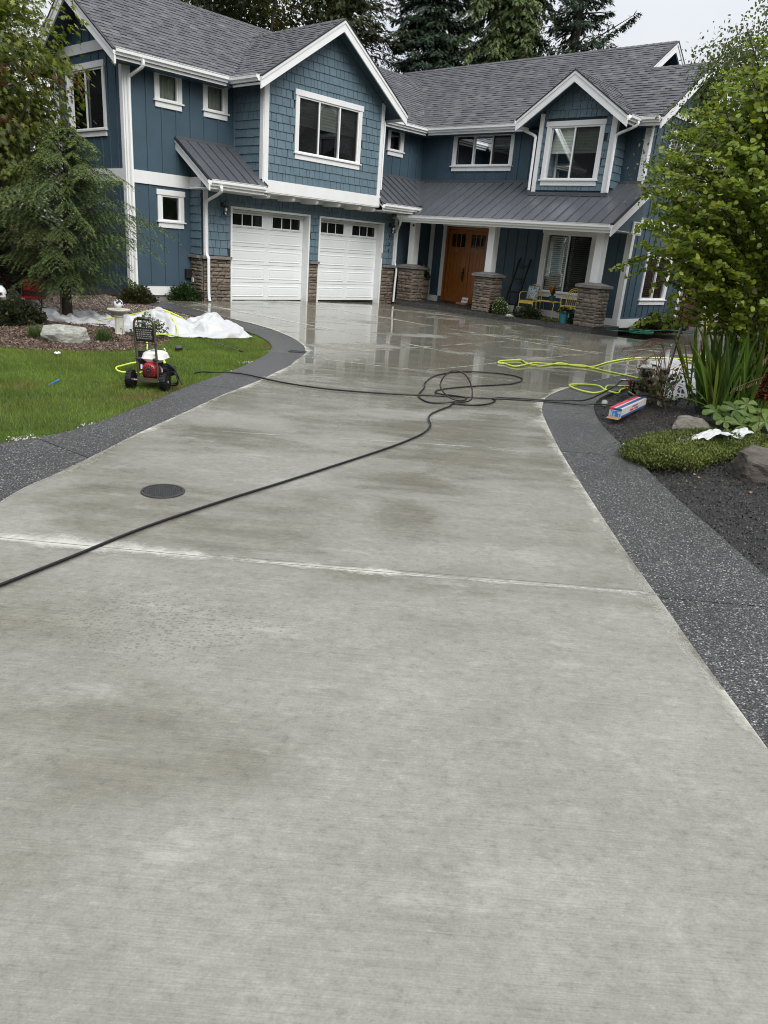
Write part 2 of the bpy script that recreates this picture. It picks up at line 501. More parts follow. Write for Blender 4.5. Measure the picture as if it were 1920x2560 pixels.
def mat_rock(name, cols, sc=6):
    m, n, b = mk(name)
    p = worldpos(n)
    f = noise(n, p, sc, 8, 0.72)
    g = noise(n, mapping(n, p, (1, 1, 3), (0.4, 0.3, 0)), sc * 2.5, 6, 0.75)
    c = ramp(n, f, cols)
    c = mixc(n, 1.0, c, ramp(n, g, [(0.3, (0.55, 0.55, 0.55)), (0.65, (1.2, 1.2, 1.2))]), 'MULTIPLY')
    n.links.new(c, b.inputs['Base Color'])
    b.inputs['Roughness'].default_value = 0.8
    bump(n, b, g, 0.9, 0.02)
    return m
M['rock_pale'] = mat_rock('pale_rock', [(0.3, (0.18, 0.19, 0.17)), (0.5, (0.33, 0.34, 0.30)), (0.7, (0.46, 0.46, 0.40))])
M['rock_brown'] = mat_rock('brown_rock', [(0.3, (0.05, 0.042, 0.036)), (0.5, (0.10, 0.085, 0.07)), (0.72, (0.15, 0.14, 0.12))])

def mat_sheet():
    m, n, b = mk('white_plastic_film')
    out = n.nodes.get('Material Output')
    p = worldpos(n)
    f = noise(n, p, 3, 3)
    n.links.new(ramp(n, f, [(0.3, (0.58, 0.59, 0.60)), (0.7, (0.66, 0.67, 0.68))]), b.inputs['Base Color'])
    b.inputs['Roughness'].default_value = 0.28
    bump(n, b, noise(n, mapping(n, p, (1, 1.6, 1)), 5, 4, 0.55), 0.35, 0.03)
    t = n.nodes.new('ShaderNodeBsdfTranslucent')
    t.inputs[0].default_value = (0.75, 0.76, 0.77, 1)
    mx = n.nodes.new('ShaderNodeMixShader')
    mx.inputs[0].default_value = 0.22
    n.links.new(b.outputs[0], mx.inputs[1]); n.links.new(t.outputs[0], mx.inputs[2])
    n.links.new(mx.outputs[0], out.inputs['Surface'])
    return m
M['sheet'] = mat_sheet()
def mat_cushion():
    m, n, b = mk('blue_floral_fabric')
    p = worldpos(n)
    f = noise(n, p, 26, 5, 0.7)
    n.links.new(ramp(n, f, [(0.36, (0.02, 0.04, 0.09)), (0.47, (0.12, 0.2, 0.3)), (0.54, (0.5, 0.54, 0.5)), (0.68, (0.22, 0.3, 0.36))]), b.inputs['Base Color'])
    b.inputs['Roughness'].default_value = 0.9
    return m
M['cushion'] = mat_cushion()

# ------------------------------------------------------------------ object helpers
ORG = {}

def org(o):
    while o is not None:
        if o.name in ORG:
            return ORG[o.name]
        o = o.parent
    return V3((0, 0, 0))

def thing(name, label, cat, loc=(0, 0, 0), rz=0.0, group=None, local=False):
    """an Empty at the thing's base that parents its parts"""
    o = bpy.data.objects.new(name, None)
    o.empty_display_size = 0.1
    COL.objects.link(o)
    o.location = loc
    o.rotation_euler = (0, 0, rz)
    o['label'] = label
    o['category'] = cat
    if group:
        o['group'] = group
    ORG[o.name] = V3((0, 0, 0)) if local else V3(loc)
    return o

def tag(o, label, cat, group=None):
    o['label'] = label
    o['category'] = cat
    if group:
        o['group'] = group
    return o

class MB:
    """collects boxes, tubes, polygons and lathes into one mesh"""
    def __init__(self):
        self.v, self.f, self.mi, self.cur = [], [], [], 0
    def face(self, pts):
        i = len(self.v)
        self.v += [tuple(p) for p in pts]
        self.f.append(tuple(range(i, i + len(pts))))
        self.mi.append(self.cur)
    def add(self, vs_, fs_):
        i = len(self.v)
        self.v += [tuple(p) for p in vs_]
        for f in fs_:
            self.f.append(tuple(i + k for k in f))
            self.mi.append(self.cur)
        return self
    def box(self, a, b):
        (x0, y0, z0), (x1, y1, z1) = a, b
        x0, x1 = min(x0, x1), max(x0, x1); y0, y1 = min(y0, y1), max(y0, y1); z0, z1 = min(z0, z1), max(z0, z1)
        vs_ = [(x0, y0, z0), (x1, y0, z0), (x1, y1, z0), (x0, y1, z0), (x0, y0, z1), (x1, y0, z1), (x1, y1, z1), (x0, y1, z1)]
        return self.add(vs_, [(0, 3, 2, 1), (4, 5, 6, 7), (0, 1, 5, 4), (1, 2, 6, 5), (2, 3, 7, 6), (3, 0, 4, 7)])
    def obox(self, c, ax, ay, az):
        """oriented box: centre and three half-axis vectors"""
        c, ax, ay, az = V3(c), V3(ax), V3(ay), V3(az)
        vs_ = [c - ax - ay - az, c + ax - ay - az, c + ax + ay - az, c - ax + ay - az, c - ax - ay + az, c + ax - ay + az, c + ax + ay + az, c - ax + ay + az]
        return self.add(vs_, [(0, 3, 2, 1), (4, 5, 6, 7), (0, 1, 5, 4), (1, 2, 6, 5), (2, 3, 7, 6), (3, 0, 4, 7)])
    def bar(self, p, q, w, h, up=(0, 0, 1)):
        p, q = V3(p), V3(q)
        d = (q - p)
        s = d.cross(V3(up))
        if s.length < 1e-6:
            s = V3((1, 0, 0))
        s.normalize()
        u = s.cross(d).normalized()
        return self.obox((p + q) / 2, d / 2, s * (w / 2), u * (h / 2))
    def prism(self, poly, z0, z1):
        n_ = len(poly)
        vs_ = [(x, y, z0) for x, y in poly] + [(x, y, z1) for x, y in poly]
        fs_ = [tuple(range(n_))[::-1], tuple(range(n_, 2 * n_))] + [(i, (i + 1) % n_, n_ + (i + 1) % n_, n_ + i) for i in range(n_)]
        return self.add(vs_, fs_)
    def tube(self, pts, r, k=8, caps=True):
        pts = [V3(p) for p in pts]
        rs = r if isinstance(r, (list, tuple)) else [r] * len(pts)
        rings = []
        up = None
        for i, p in enumerate(pts):
            t = (pts[min(i + 1, len(pts) - 1)] - pts[max(i - 1, 0)])
            if t.length < 1e-9:
                t = V3((0, 0, 1))
            t.normalize()
            if up is None:
                up = t.cross(V3((0.31, 0.17, 0.93)))
                if up.length < 1e-3:
                    up = t.cross(V3((1, 0, 0)))
            s = (up - t * up.dot(t))
            if s.length < 1e-6:
                s = t.cross(V3((1, 0, 0)))
            s.normalize()
            up = s
            w = t.cross(s)
            rings.append([p + (s * math.cos(a) + w * math.sin(a)) * rs[i] for a in (2 * math.pi * j / k for j in range(k))])
        vs_ = [q for ring in rings for q in ring]
        fs_ = []
        for i in range(len(pts) - 1):
            for j in range(k):
                fs_.append((i * k + j, i * k + (j + 1) % k, (i + 1) * k + (j + 1) % k, (i + 1) * k + j))
        if caps:
            fs_.append(tuple(range(k))[::-1])
            fs_.append(tuple((len(pts) - 1) * k + j for j in range(k)))
        return self.add(vs_, fs_)
    def lathe(self, prof, c=(0, 0, 0), k=20, axis=None):
        """profile [(r, h)] turned about z (or about a given axis) through c"""
        c = V3(c)
        q = V3(axis).to_track_quat('Z', 'Y') if axis is not None else Quaternion()
        vs_, fs_ = [], []
        for r, h in prof:
            for j in range(k):
                a = 2 * math.pi * j / k
                vs_.append(c + q @ V3((r * math.cos(a), r * math.sin(a), h)))
        for i in range(len(prof) - 1):
            for j in range(k):
                fs_.append((i * k + j, i * k + (j + 1) % k, (i + 1) * k + (j + 1) % k, (i + 1) * k + j))
        if prof[0][0] > 1e-5:
            fs_.append(tuple(range(k))[::-1])
        if prof[-1][0] > 1e-5:
            fs_.append(tuple((len(prof) - 1) * k + j for j in range(k)))
        return self.add(vs_, fs_)
    def build(self, name, mats, parent=None, smooth=False, kind=None, bevel=0.0, recalc=True):
        me = bpy.data.meshes.new(name)
        o_ = org(parent) if parent is not None else V3((0, 0, 0))
        vv = [(p[0] - o_.x, p[1] - o_.y, p[2] - o_.z) for p in self.v]
        me.from_pydata(vv, [], self.f)
        if not isinstance(mats, (list, tuple)):
            mats = [mats]
        for m in mats:
            me.materials.append(M[m] if isinstance(m, str) else m)
        if len(mats) > 1:
            me.polygons.foreach_set('material_index', self.mi)
        if recalc or bevel:
            bm = bmesh.new()
            bm.from_mesh(me)
            bmesh.ops.remove_doubles(bm, verts=bm.verts, dist=1e-5)
            bmesh.ops.recalc_face_normals(bm, faces=bm.faces)
            if bevel:
                ed = [e for e in bm.edges if len(e.link_faces) == 2 and e.calc_face_angle(0) > 0.6]
                bmesh.ops.bevel(bm, geom=ed, offset=bevel, segments=2, affect='EDGES', clamp_overlap=True)
            bm.to_mesh(me)
            bm.free()
        if smooth:
            me.polygons.foreach_set('use_smooth', [True] * len(me.polygons))
        me.update()
        o = bpy.data.objects.new(name, me)
        COL.objects.link(o)
        if parent is not None:
            o.parent = parent
        if kind:
            o['kind'] = kind
        return o

def link(name, me, parent, loc, rot=None, scale=None):
    """a piece that shares its mesh with alike pieces"""
    o = bpy.data.objects.new(name, me)
    COL.objects.link(o)
    if parent is not None:
        o.parent = parent
    o.location = V3(loc) - (org(parent) if parent is not None else V3((0, 0, 0)))
    if rot is not None:
        o.rotation_euler = rot
    if scale is not None:
        o.scale = scale
    return o

_unit = {}
def unit_box(mat):
    if mat not in _unit:
        b_ = MB().box((-.5, -.5, -.5), (.5, .5, .5))
        me = bpy.data.meshes.new('block_' + mat)
        me.from_pydata(b_.v, [], b_.f)
        me.materials.append(M[mat])
        me.update()
        _unit[mat] = me
    return _unit[mat]

def pbox(name, mat, parent, a, b):
    c = [(a[i] + b[i]) / 2 for i in range(3)]
    s = [max(1e-4, abs(b[i] - a[i])) for i in range(3)]
    return link(name, unit_box(mat), parent, c, None, s)

def fast_mesh(name, verts, loops, sizes, mat, tint=None, parent=None, kind=None, smooth=False):
    """big mesh straight from numpy arrays; tint is one colour per face"""
    me = bpy.data.meshes.new(name)
    o_ = org(parent) if parent is not None else V3((0, 0, 0))
    verts = np.asarray(verts, dtype=np.float32) - np.array(o_, dtype=np.float32)
    me.vertices.add(len(verts))
    me.vertices.foreach_set('co', verts.ravel())
    loops = np.asarray(loops, dtype=np.int32).ravel()
    sizes = np.asarray(sizes, dtype=np.int32)
    me.loops.add(len(loops))
    me.loops.foreach_set('vertex_index', loops)
    me.polygons.add(len(sizes))
    st = np.concatenate(([0], np.cumsum(sizes)[:-1])).astype(np.int32)
    me.polygons.foreach_set('loop_start', st)
    me.materials.append(M[mat] if isinstance(mat, str) else mat)
    if tint is not None:
        a = me.attributes.new('tint', 'FLOAT_COLOR', 'FACE')
        a.data.foreach_set('color', np.concatenate([tint, np.ones((len(tint), 1))], 1).astype(np.float32).ravel())
    if smooth:
        me.polygons.foreach_set('use_smooth', np.ones(len(sizes), dtype=bool))
    me.update(calc_edges=True)
    o = bpy.data.objects.new(name, me)
    COL.objects.link(o)
    if parent is not None:
        o.parent = parent
    if kind:
        o['kind'] = kind
    return o

def scatter(name, tmpl_v, tmpl_f, P, X, Y, Z, S, tint, mat, parent=None, kind=None):
    """copies of a small template at P, with axes X, Y, Z (N,3), size S (N,) or (N,3) and one tint per copy"""
    tv = np.asarray(tmpl_v, dtype=np.float64)
    N, k = len(P), len(tv)
    S = np.asarray(S, dtype=np.float64)
    if S.ndim == 1:
        S = np.repeat(S[:, None], 3, 1)
    vv = P[:, None, :] + (tv[None, :, 0, None] * S[:, None, 0:1]) * X[:, None, :] + (tv[None, :, 1, None] * S[:, None, 1:2]) * Y[:, None, :] \
        + (tv[None, :, 2, None] * S[:, None, 2:3]) * Z[:, None, :]
    vv = vv.reshape(-1, 3)
    fl = np.concatenate([np.array(f) for f in tmpl_f])
    sz = np.array([len(f) for f in tmpl_f])
    loops = (fl[None, :] + (np.arange(N) * k)[:, None]).ravel()
    sizes = np.tile(sz, N)
    t = np.repeat(tint, len(tmpl_f), 0)
    return fast_mesh(name, vv, loops, sizes, mat, t, parent, kind)

def unitv(a):
    return a / np.maximum(1e-9, np.linalg.norm(a, axis=-1, keepdims=True))

def frames(D, up=None, jitter=0.0):
    """axes with Y along D, X sideways, Z the face normal leaning to `up`"""
    D = unitv(D)
    N = len(D)
    U = np.tile(np.array([0, 0, 1.0]), (N, 1)) if up is None else up
    if jitter:
        U = U + RNG.normal(0, jitter, (N, 3))
    X = unitv(np.cross(D, U))
    Z = np.cross(X, D)
    return X, D, Z

def pick(cols, N, jit=0.15):
    c = np.array(cols, dtype=np.float64)
    i = RNG.integers(0, len(c), N)
    return np.clip(c[i] * RNG.normal(1, jit, (N, 1)), 0.002, 0.95)

def catmull(pts, n_=8, closed=False):
    pts = [V3(p) for p in pts]
    out = []
    m_ = len(pts)
    for i in range(m_ if closed else m_ - 1):
        if closed:
            p0, p1, p2, p3 = (pts[(i + j) % m_] for j in (-1, 0, 1, 2))
        else:
            p0, p1, p2, p3 = pts[max(i - 1, 0)], pts[i], pts[i + 1], pts[min(i + 2, m_ - 1)]
        for j in range(n_):
            t = j / n_
            out.append(0.5 * ((2 * p1) + (p2 - p0) * t + (2 * p0 - 5 * p1 + 4 * p2 - p3) * t * t + (3 * p1 - p0 - 3 * p2 + p3) * t ** 3))
    if not closed:
        out.append(pts[-1])
    return out

def gz(x):
    return -0.07 * min(1.0, max(0.0, (x - 13.0) / 4.0))

def inpoly(P, poly):
    x, y = P[:, 0], P[:, 1]
    r = np.zeros(len(P), dtype=bool)
    n_ = len(poly)
    for i in range(n_):
        x0, y0 = poly[i]; x1, y1 = poly[(i + 1) % n_]
        c = ((y0 > y) != (y1 > y)) & (x < (x1 - x0) * (y - y0) / (y1 - y0 + 1e-12) + x0)
        r ^= c
    return r

def sample_poly(poly, N):
    a = np.array(poly)
    lo, hi = a.min(0), a.max(0)
    out = []
    got = 0
    while got < N:
        P = lo + RNG.random((N * 2, 2)) * (hi - lo)
        P = P[inpoly(P, poly)]
        out.append(P)
        got += len(P)
    return np.concatenate(out)[:N]

def simulate_film():
    """let a sheet of film, gathered along a path, buckle and settle on the ground; returns its (nx, ny, 3) points"""
    nx, ny = 104, 52
    P = np.array([(5.15, 13.2), (5.6, 12.85), (5.95, 12.15), (6.32, 11.4), (6.8, 10.8), (7.3, 10.48), (7.72, 10.42)])
    d = np.concatenate(([0], np.cumsum(np.linalg.norm(np.diff(P, axis=0), axis=1))))
    t = np.linspace(0, d[-1], nx)
    A = np.stack([np.interp(t, d, P[:, 0]), np.interp(t, d, P[:, 1])], 1)
    for _ in range(10):
        A[1:-1] = .25 * A[:-2] + .5 * A[1:-1] + .25 * A[2:]
    T = np.gradient(A, axis=0)
    T /= np.linalg.norm(T, axis=1, keepdims=True)
    N = np.stack([-T[:, 1], T[:, 0]], 1)
    q, s = np.linspace(-1, 1, ny), np.linspace(0, 1, nx)
    wid = .50 + .14 * np.sin(math.pi * np.minimum(1, s * 1.1)) + .04 * np.sin(9 * s)
    Ln = d[-1]
    rest = np.zeros((nx, ny, 3))
    rest[..., 0] = (s * Ln * 1.6)[:, None]
    rest[..., 1] = (q * wid.mean() * 2.4)[None]
    st = np.zeros((nx, ny, 3))
    st[..., :2] = A[:, None] + N[:, None] * (q[None] * (wid * (1 + .10 * np.sin(13 * s)))[:, None])[..., None]
    X, Y = st[..., 0], st[..., 1]
    def wave(x, y, f, seed):
        v, a = np.zeros_like(x), 1.0
        for k in range(4):
            g = f * 2 ** k
            v += a * np.sin(x * g * 1.7 + y * g * .9 + seed + k) * np.cos(y * g * 1.3 - x * g * .6 + 2.1 * seed - k)
            a *= .5
        return v / 1.9
    hump = .20 + .30 * np.exp(-((s - .64) / .10) ** 2) + .24 * np.exp(-((s - .88) / .09) ** 2)
    st[..., 2] = .06 + hump[:, None] * (1 - np.abs(q)[None] ** 2) + 1.2 * (.10 * np.abs(wave(X, Y, 2.6, 1.0)) + .09 * np.abs(wave(X, Y, 5.2, 4.0)) + .03 * wave(X, Y, 11., 2.0))
    st += np.random.default_rng(3).normal(0, .004, st.shape)
    F = [(i * ny + j, i * ny + j + 1, (i + 1) * ny + j + 1, (i + 1) * ny + j) for i in range(nx - 1) for j in range(ny - 1)]
    me = bpy.data.meshes.new('film_sim')
    me.from_pydata([tuple(p) for p in st.reshape(-1, 3)], [], F)
    o = bpy.data.objects.new('film_sim', me)
    COL.objects.link(o)
    o.shape_key_add(name='Basis')
    k = o.shape_key_add(name='rest')
    k.data.foreach_set('co', rest.ravel())
    k.value = 0
    m = o.modifiers.new('cloth', 'CLOTH')
    c = m.settings
    c.rest_shape_key = k
    c.quality = 8
    c.mass = .06
    c.tension_stiffness = c.compression_stiffness = 25
    c.shear_stiffness = 12
    c.bending_stiffness = 1.2
    c.tension_damping = c.compression_damping = c.shear_damping = 10
    c.bending_damping = 2.0
    c.air_damping = 4
    cs = m.collision_settings
    cs.use_self_collision = True
    cs.self_distance_min = cs.distance_min = .008
    cs.collision_quality = 3
    gm = bpy.data.meshes.new('film_floor')
    gm.from_pydata([(-5, 0, -.03), (20, 0, -.03), (20, 25, -.03), (-5, 25, -.03)], [], [(0, 1, 2, 3)])
    go = bpy.data.objects.new('film_floor', gm)
    COL.objects.link(go)
    go.modifiers.new('collision', 'COLLISION')
    go.collision.cloth_friction = 60
    go.collision.thickness_outer = .005
    m.point_cache.frame_start, m.point_cache.frame_end = 1, 30
    f0 = SC.frame_current
    for f in range(1, 31):
        SC.frame_set(f)
    ev = o.evaluated_get(bpy.context.evaluated_depsgraph_get())
    em = ev.to_mesh()
    V = np.empty(len(em.vertices) * 3)
    em.vertices.foreach_get('co', V)
    ev.to_mesh_clear()
    for x in (o, go):
        bpy.data.objects.remove(x)
    SC.frame_set(1)
    return V.reshape(nx, ny, 3)
FILM = simulate_film()
# ================================================================== GROUND
L_IN = [(1.48, 4.39), (1.7, 4.57), (2.0, 4.75), (2.37, 5.0), (3.05, 5.47), (3.58, 5.8), (4.38, 6.32), (5.32, 6.86), (5.8, 7.18), (6.30, 7.50),
        (6.67, 7.81), (7.06, 8.11), (7.39, 8.42), (7.77, 8.91), (8.15, 9.57), (8.42, 10.23), (8.63, 10.91), (8.76, 11.60), (8.80, 12.1), (8.88, 12.72),
        (9.03, 13.81), (9.1, 14.55), (9.2, 15.37)]
L_OUT = [(1.96, 5.65), (2.13, 5.66), (2.39, 5.68), (2.53, 5.72), (2.8, 5.87), (3.37, 6.22), (3.86, 6.57), (4.44, 6.98), (5.17, 7.38), (5.48, 7.56),
         (5.95, 7.91), (6.51, 8.3), (7.0, 8.74), (7.4, 9.23), (7.66, 9.7), (7.89, 10.29), (8.0, 10.8), (8.28, 12.26), (8.43, 13.95), (8.5, 14.76), (8.55, 15.4)]
R_IN = [(12.03, 4.93), (11.46, 4.92), (10.67, 4.91), (9.35, 4.81), (8.56, 4.69), (7.95, 4.53), (7.52, 4.32), (7.08, 4.06), (6.67, 3.76), (6.04, 3.28),
        (5.5, 2.85), (4.96, 2.4), (4.41, 1.94), (4.0, 1.59), (3.56, 1.2), (3.07, 0.77), (2.73, 0.46), (2.64, 0.38)]
R_OUT = [(11.9, 4.40), (10.9, 4.38), (10.04, 4.34), (9.63, 4.32), (9.0, 4.26), (8.52, 4.14), (8.04, 3.95), (7.53, 3.64), (7.0, 3.25), (6.65, 2.94), (6.36, 2.68),
         (6.01, 2.38), (5.69, 2.12), (5.4, 1.87), (5.02, 1.51), (4.78, 1.27), (4.34, 0.88)]

def smooth2(poly, n_=5):
    return [(p.x, p.y) for p in catmull([(x, y, 0) for x, y in poly], n_)]
l_in = [(-4.2, -0.2), (-1.2, 2.25)] + smooth2(L_IN)
l_out = [(-4.2, 5.3), (-1.0, 5.55)] + smooth2(L_OUT)
r_in = smooth2(R_IN) + [(0.9, -1.1), (-1.4, -3.1)]
r_out = smooth2(R_OUT) + [(3.0, -0.3), (0.8, -2.2)]

def struct(o):
    o['kind'] = 'structure'
    return o

# --- the ground out to the horizon
b = MB()
n_ = 48
b.add([(0, 0, -0.22)] + [(600 * math.cos(2 * math.pi * i / n_), 600 * math.sin(2 * math.pi * i / n_), -0.22) for i in range(n_)],
      [(0, 1 + i, 1 + (i + 1) % n_) for i in range(n_)])
struct(b.build('ground', 'soil', recalc=False))

def poly_mesh_cells(poly, cuts, gap):
    """a polygon cut by lines (point, normal) into cells; returns a list of bmeshes"""
    def start():
        bm = bmesh.new()
        bm.faces.new([bm.verts.new((x, y, 0)) for x, y in poly])
        bmesh.ops.triangulate(bm, faces=bm.faces[:])
        return bm
    cells = [start()]
    for (p, nrm, test) in cuts:
        nx = []
        nrm = V3(nrm).normalized()
        for bm in cells:
            c = sum((f.calc_center_median() * f.calc_area() for f in bm.faces), V3()) / max(1e-9, sum(f.calc_area() for f in bm.faces))
            if test is not None and not test(c):
                nx.append(bm)
                continue
            for sgn in (1, -1):
                b2 = bm.copy()
                bmesh.ops.bisect_plane(b2, geom=b2.verts[:] + b2.edges[:] + b2.faces[:], plane_co=V3(p) + nrm * sgn * gap / 2, plane_no=nrm * sgn, clear_inner=True)
                if b2.faces and sum(f.calc_area() for f in b2.faces) > 0.02:
                    nx.append(b2)
                else:
                    b2.free()
            bm.free()
        cells = nx
    return cells

drive_poly = l_in + [(9.2, 15.8), (16.99, 15.8), (16.99, 8.74), (17.25, 7.9), (17.65, 6.75), (18.0, 5.0), (15.5, 4.95), (13.4, 4.94)] + r_in
drive = MB()
bmb = poly_mesh_cells(drive_poly, [], 0)[0]
bmb.verts.ensure_lookup_table()
drive.add([(v.co.x, v.co.y, gz(v.co.x) - 0.012) for v in bmb.verts], [tuple(v.index for v in f.verts) for f in bmb.faces])
bmb.free()
driveway = struct(drive.build('driveway', 'mortar', recalc=False))
ORG[driveway.name] = V3((0, 0, 0))

def nrm2(a, b_):
    return (-(b_[1] - a[1]), b_[0] - a[0], 0)
j1, j2, j3 = ((1.28, 3.86), (4.0, 0.78)), ((3.68, 5.0), (5.71, 3.05)), ((7.0, 8.02), (8.9, 4.76))
far = lambda c: (c.x - 7.88) * 0.86 + (c.y - 6.48) * 0.50 > 0
cuts = [((*j1[0], 0), nrm2(*j1), None), ((*j2[0], 0), nrm2(*j2), None), ((*j3[0], 0), nrm2(*j3), None),
        ((9.85, 0, 0), (1, 0, 0), far), ((12.86, 0, 0), (1, 0, 0), far), ((0, 6.5, 0), (0, 1, 0), far), ((0, 8.17, 0), (0, 1, 0), far),
        ((0, 10.36, 0), (0, 1, 0), far)]
for bm in poly_mesh_cells(drive_poly, cuts, 0.0045):
    for xc in (13.0, 17.0):
        bmesh.ops.bisect_plane(bm, geom=bm.verts[:] + bm.edges[:] + bm.faces[:], plane_co=(xc, 0, 0), plane_no=(1, 0, 0))
    for v in bm.verts:
        v.co.z = gz(v.co.x) - 0.09
    r_ = bmesh.ops.extrude_face_region(bm, geom=bm.faces[:])
    for v in r_['geom']:
        if isinstance(v, bmesh.types.BMVert):
            v.co.z += 0.09
    bmesh.ops.recalc_face_normals(bm, faces=bm.faces)
    me = bpy.data.meshes.new('concrete_slab')
    bm.to_mesh(me)
    bm.free()
    me.materials.append(M['concrete'])
    o = bpy.data.objects.new('concrete_slab', me)
    COL.objects.link(o)
    o.parent = driveway

# --- pale cement bloom beside the joints and along the borders (a ribbon 4 mm above the slab)
def ribbon(path, width, side, name='cement_bloom'):
    pts = [V3((x, y, 0)) for x, y in path]
    vs_, fs_, uv = [], [], []
    for i, p in enumerate(pts):
        t = (pts[min(i + 1, len(pts) - 1)] - pts[max(i - 1, 0)]).normalized()
        nn = V3((-t.y, t.x, 0)) * side
        for k in range(5):
            e_ = min(1.0, 4.0 * i / len(pts), 4.0 * (len(pts) - 1 - i) / len(pts))           # the bloom thins out towards its ends
            w_ = width * (0.25 + 0.75 * e_) * (1 + 0.45 * math.sin(p.x * 5.1 + p.y * 3.3 + side) + 0.25 * math.sin(p.x * 13.7 - p.y * 11.9))
            q = p + nn * (0.003 + max(0.01, w_) * k / 4)
            vs_.append((q.x, q.y, gz(q.x) + 0.004))
            uv.append(k / 4)
    for i in range(len(pts) - 1):
        for k in range(4):
            fs_.append((i * 5 + k, i * 5 + k + 1, (i + 1) * 5 + k + 1, (i + 1) * 5 + k))
    return vs_, fs_, uv
def seg(a, b_, k=40):
    return [(a[0] + (b_[0] - a[0]) * i / k, a[1] + (b_[1] - a[1]) * i / k) for i in range(k + 1)]
def bloom(mat, ribs):
    bv, bf, bu = [], [], []
    for path, w, side in ribs:
        v, f, u = ribbon(path, w, side)
        o = len(bv)
        bv.extend(v); bu.extend(u)
        bf.extend([tuple(o + k for k in q) for q in f])
    me = bpy.data.meshes.new('cement_bloom')
    me.from_pydata(bv, [], bf)
    ul = me.uv_layers.new(name='UVMap')
    for lp in me.loops:
        ul.data[lp.index].uv = (bu[lp.vertex_index], 0)
    me.materials.append(M[mat])
    o = bpy.data.objects.new('cement_bloom', me)
    COL.objects.link(o)
    o.parent = driveway
    o['kind'] = 'stuff'
both = lambda lst: [(seg(a, b_), w, s_) for w, a, b_ in lst for s_ in (1, -1)]
bloom('bloom', [(l_in[2:], 0.17, -1), (r_in[10:-2], 0.20, -1), (r_in[:11], 0.30, -1)]
      + both([(0.05, (2.75, 2.13), (3.58, 1.21)), (0.02, (3.55, 5.12), (5.75, 3.0)), (0.06, (7.1, 7.85), (8.6, 5.27)), (0.07, (9.85, 6.52), (9.85, 10.3)), (0.08, (12.86, 5.2), (12.86, 10.3)),
              (0.05, (7.95, 6.5), (12.8, 6.5)), (0.02, (12.9, 6.5), (16.8, 6.5)), (0.04, (7.3, 8.17), (12.8, 8.17)), (0.03, (9.9, 10.36), (16.8, 10.36))]))
bloom('bloom_strong', both([(0.12, (1.1, 4.06), (2.2, 2.75)), (0.06, (2.2, 2.75), (2.75, 2.13)), (0.04, (3.2, 1.62), (3.58, 1.2)), (0.13, (9.85, 10.4), (9.85, 15.3)), (0.06, (12.86, 10.4), (12.86, 15.3)), (0.04, (9.85, 7.0), (9.85, 8.1))])
      + [(r_in[60:78], 0.10, -1), (l_in[3:22], 0.05, -1)])

# --- dark exposed-aggregate borders, each bay its own piece
def resample(path, n_):
    P = np.array(path)
    d = np.concatenate(([0], np.cumsum(np.linalg.norm(np.diff(P, axis=0), axis=1))))
    t = np.linspace(0, d[-1], n_)
    return np.stack([np.interp(t, d, P[:, 0]), np.interp(t, d, P[:, 1])], 1)
def border(name, inner, outer, splits, top=-0.005):
    root = MB()
    A, B = np.array(inner), np.array(outer)
    n_ = len(A)
    root.add([(A[i][0], A[i][1], gz(A[i][0]) - 0.05) for i in range(n_)] + [(B[i][0], B[i][1], gz(B[i][0]) - 0.05) for i in range(n_)],
             [(i, i + 1, n_ + i + 1, n_ + i) for i in range(n_ - 1)])
    ro = struct(root.build(name, 'mortar', recalc=False))
    ORG[ro.name] = V3((0, 0, 0))
    sp = [0] + splits + [n_ - 1]
    for s0, s1 in zip(sp[:-1], sp[1:]):
        a, b_ = A[s0:s1 + 1].copy(), B[s0:s1 + 1].copy()
        for X_ in (a, b_):
            for e, nb in ((0, 1), (-1, -2)):
                d = X_[nb] - X_[e]
                X_[e] += d / np.linalg.norm(d) * 0.005
        k = len(a)
        m = MB()
        vs_ = []
        for z in (-0.12, top):
            vs_ += [(p[0], p[1], gz(p[0]) + z) for p in a] + [(p[0], p[1], gz(p[0]) + z) for p in b_]
        fs_ = []
        for i in range(k - 1):
            fs_.append((2 * k + i, 2 * k + i + 1, 3 * k + i + 1, 3 * k + i))
            fs_.append((i, i + 1, 2 * k + i + 1, 2 * k + i))
            fs_.append((k + i, k + i + 1, 3 * k + i + 1, 3 * k + i))
        fs_ += [(0, k, 3 * k, 2 * k), (k - 1, 2 * k - 1, 4 * k - 1, 3 * k - 1)]
        m.add(vs_, fs_)
        m.build('aggregate_bay', 'agg', ro)
    return ro
la, lb_ = np.array(l_in), np.array(l_out)
lo = resample(l_out, 400)
li = []
li = resample(l_in, 90)
# pair every inner point with its nearest outer point so the bays run square to the edge
def pair(inner, outer):
    o_ = resample(outer, 600)
    idx, last = [], 0
    for p in inner:
        d = np.linalg.norm(o_ - p, axis=1)
        d[:last] = 1e9
        k = int(np.argmin(d))
        last = k
        idx.append(k)
    q = o_[idx]
    for _ in range(6):
        q[1:-1] = 0.25 * q[:-2] + 0.5 * q[1:-1] + 0.25 * q[2:]
    return q
border('left_border', li, pair(li, l_out), [22, 34, 46, 58, 70, 80])
ri = resample(r_in, 90)
def nearest(path, p):
    return int(np.argmin(np.linalg.norm(path - np.array(p), axis=1)))
ks = sorted({nearest(ri, p) for p in ((3.58, 1.21), (5.75, 3.02), (8.9, 4.76), (7.3, 4.2))})
border('right_border', ri, pair(ri, r_out), ks)

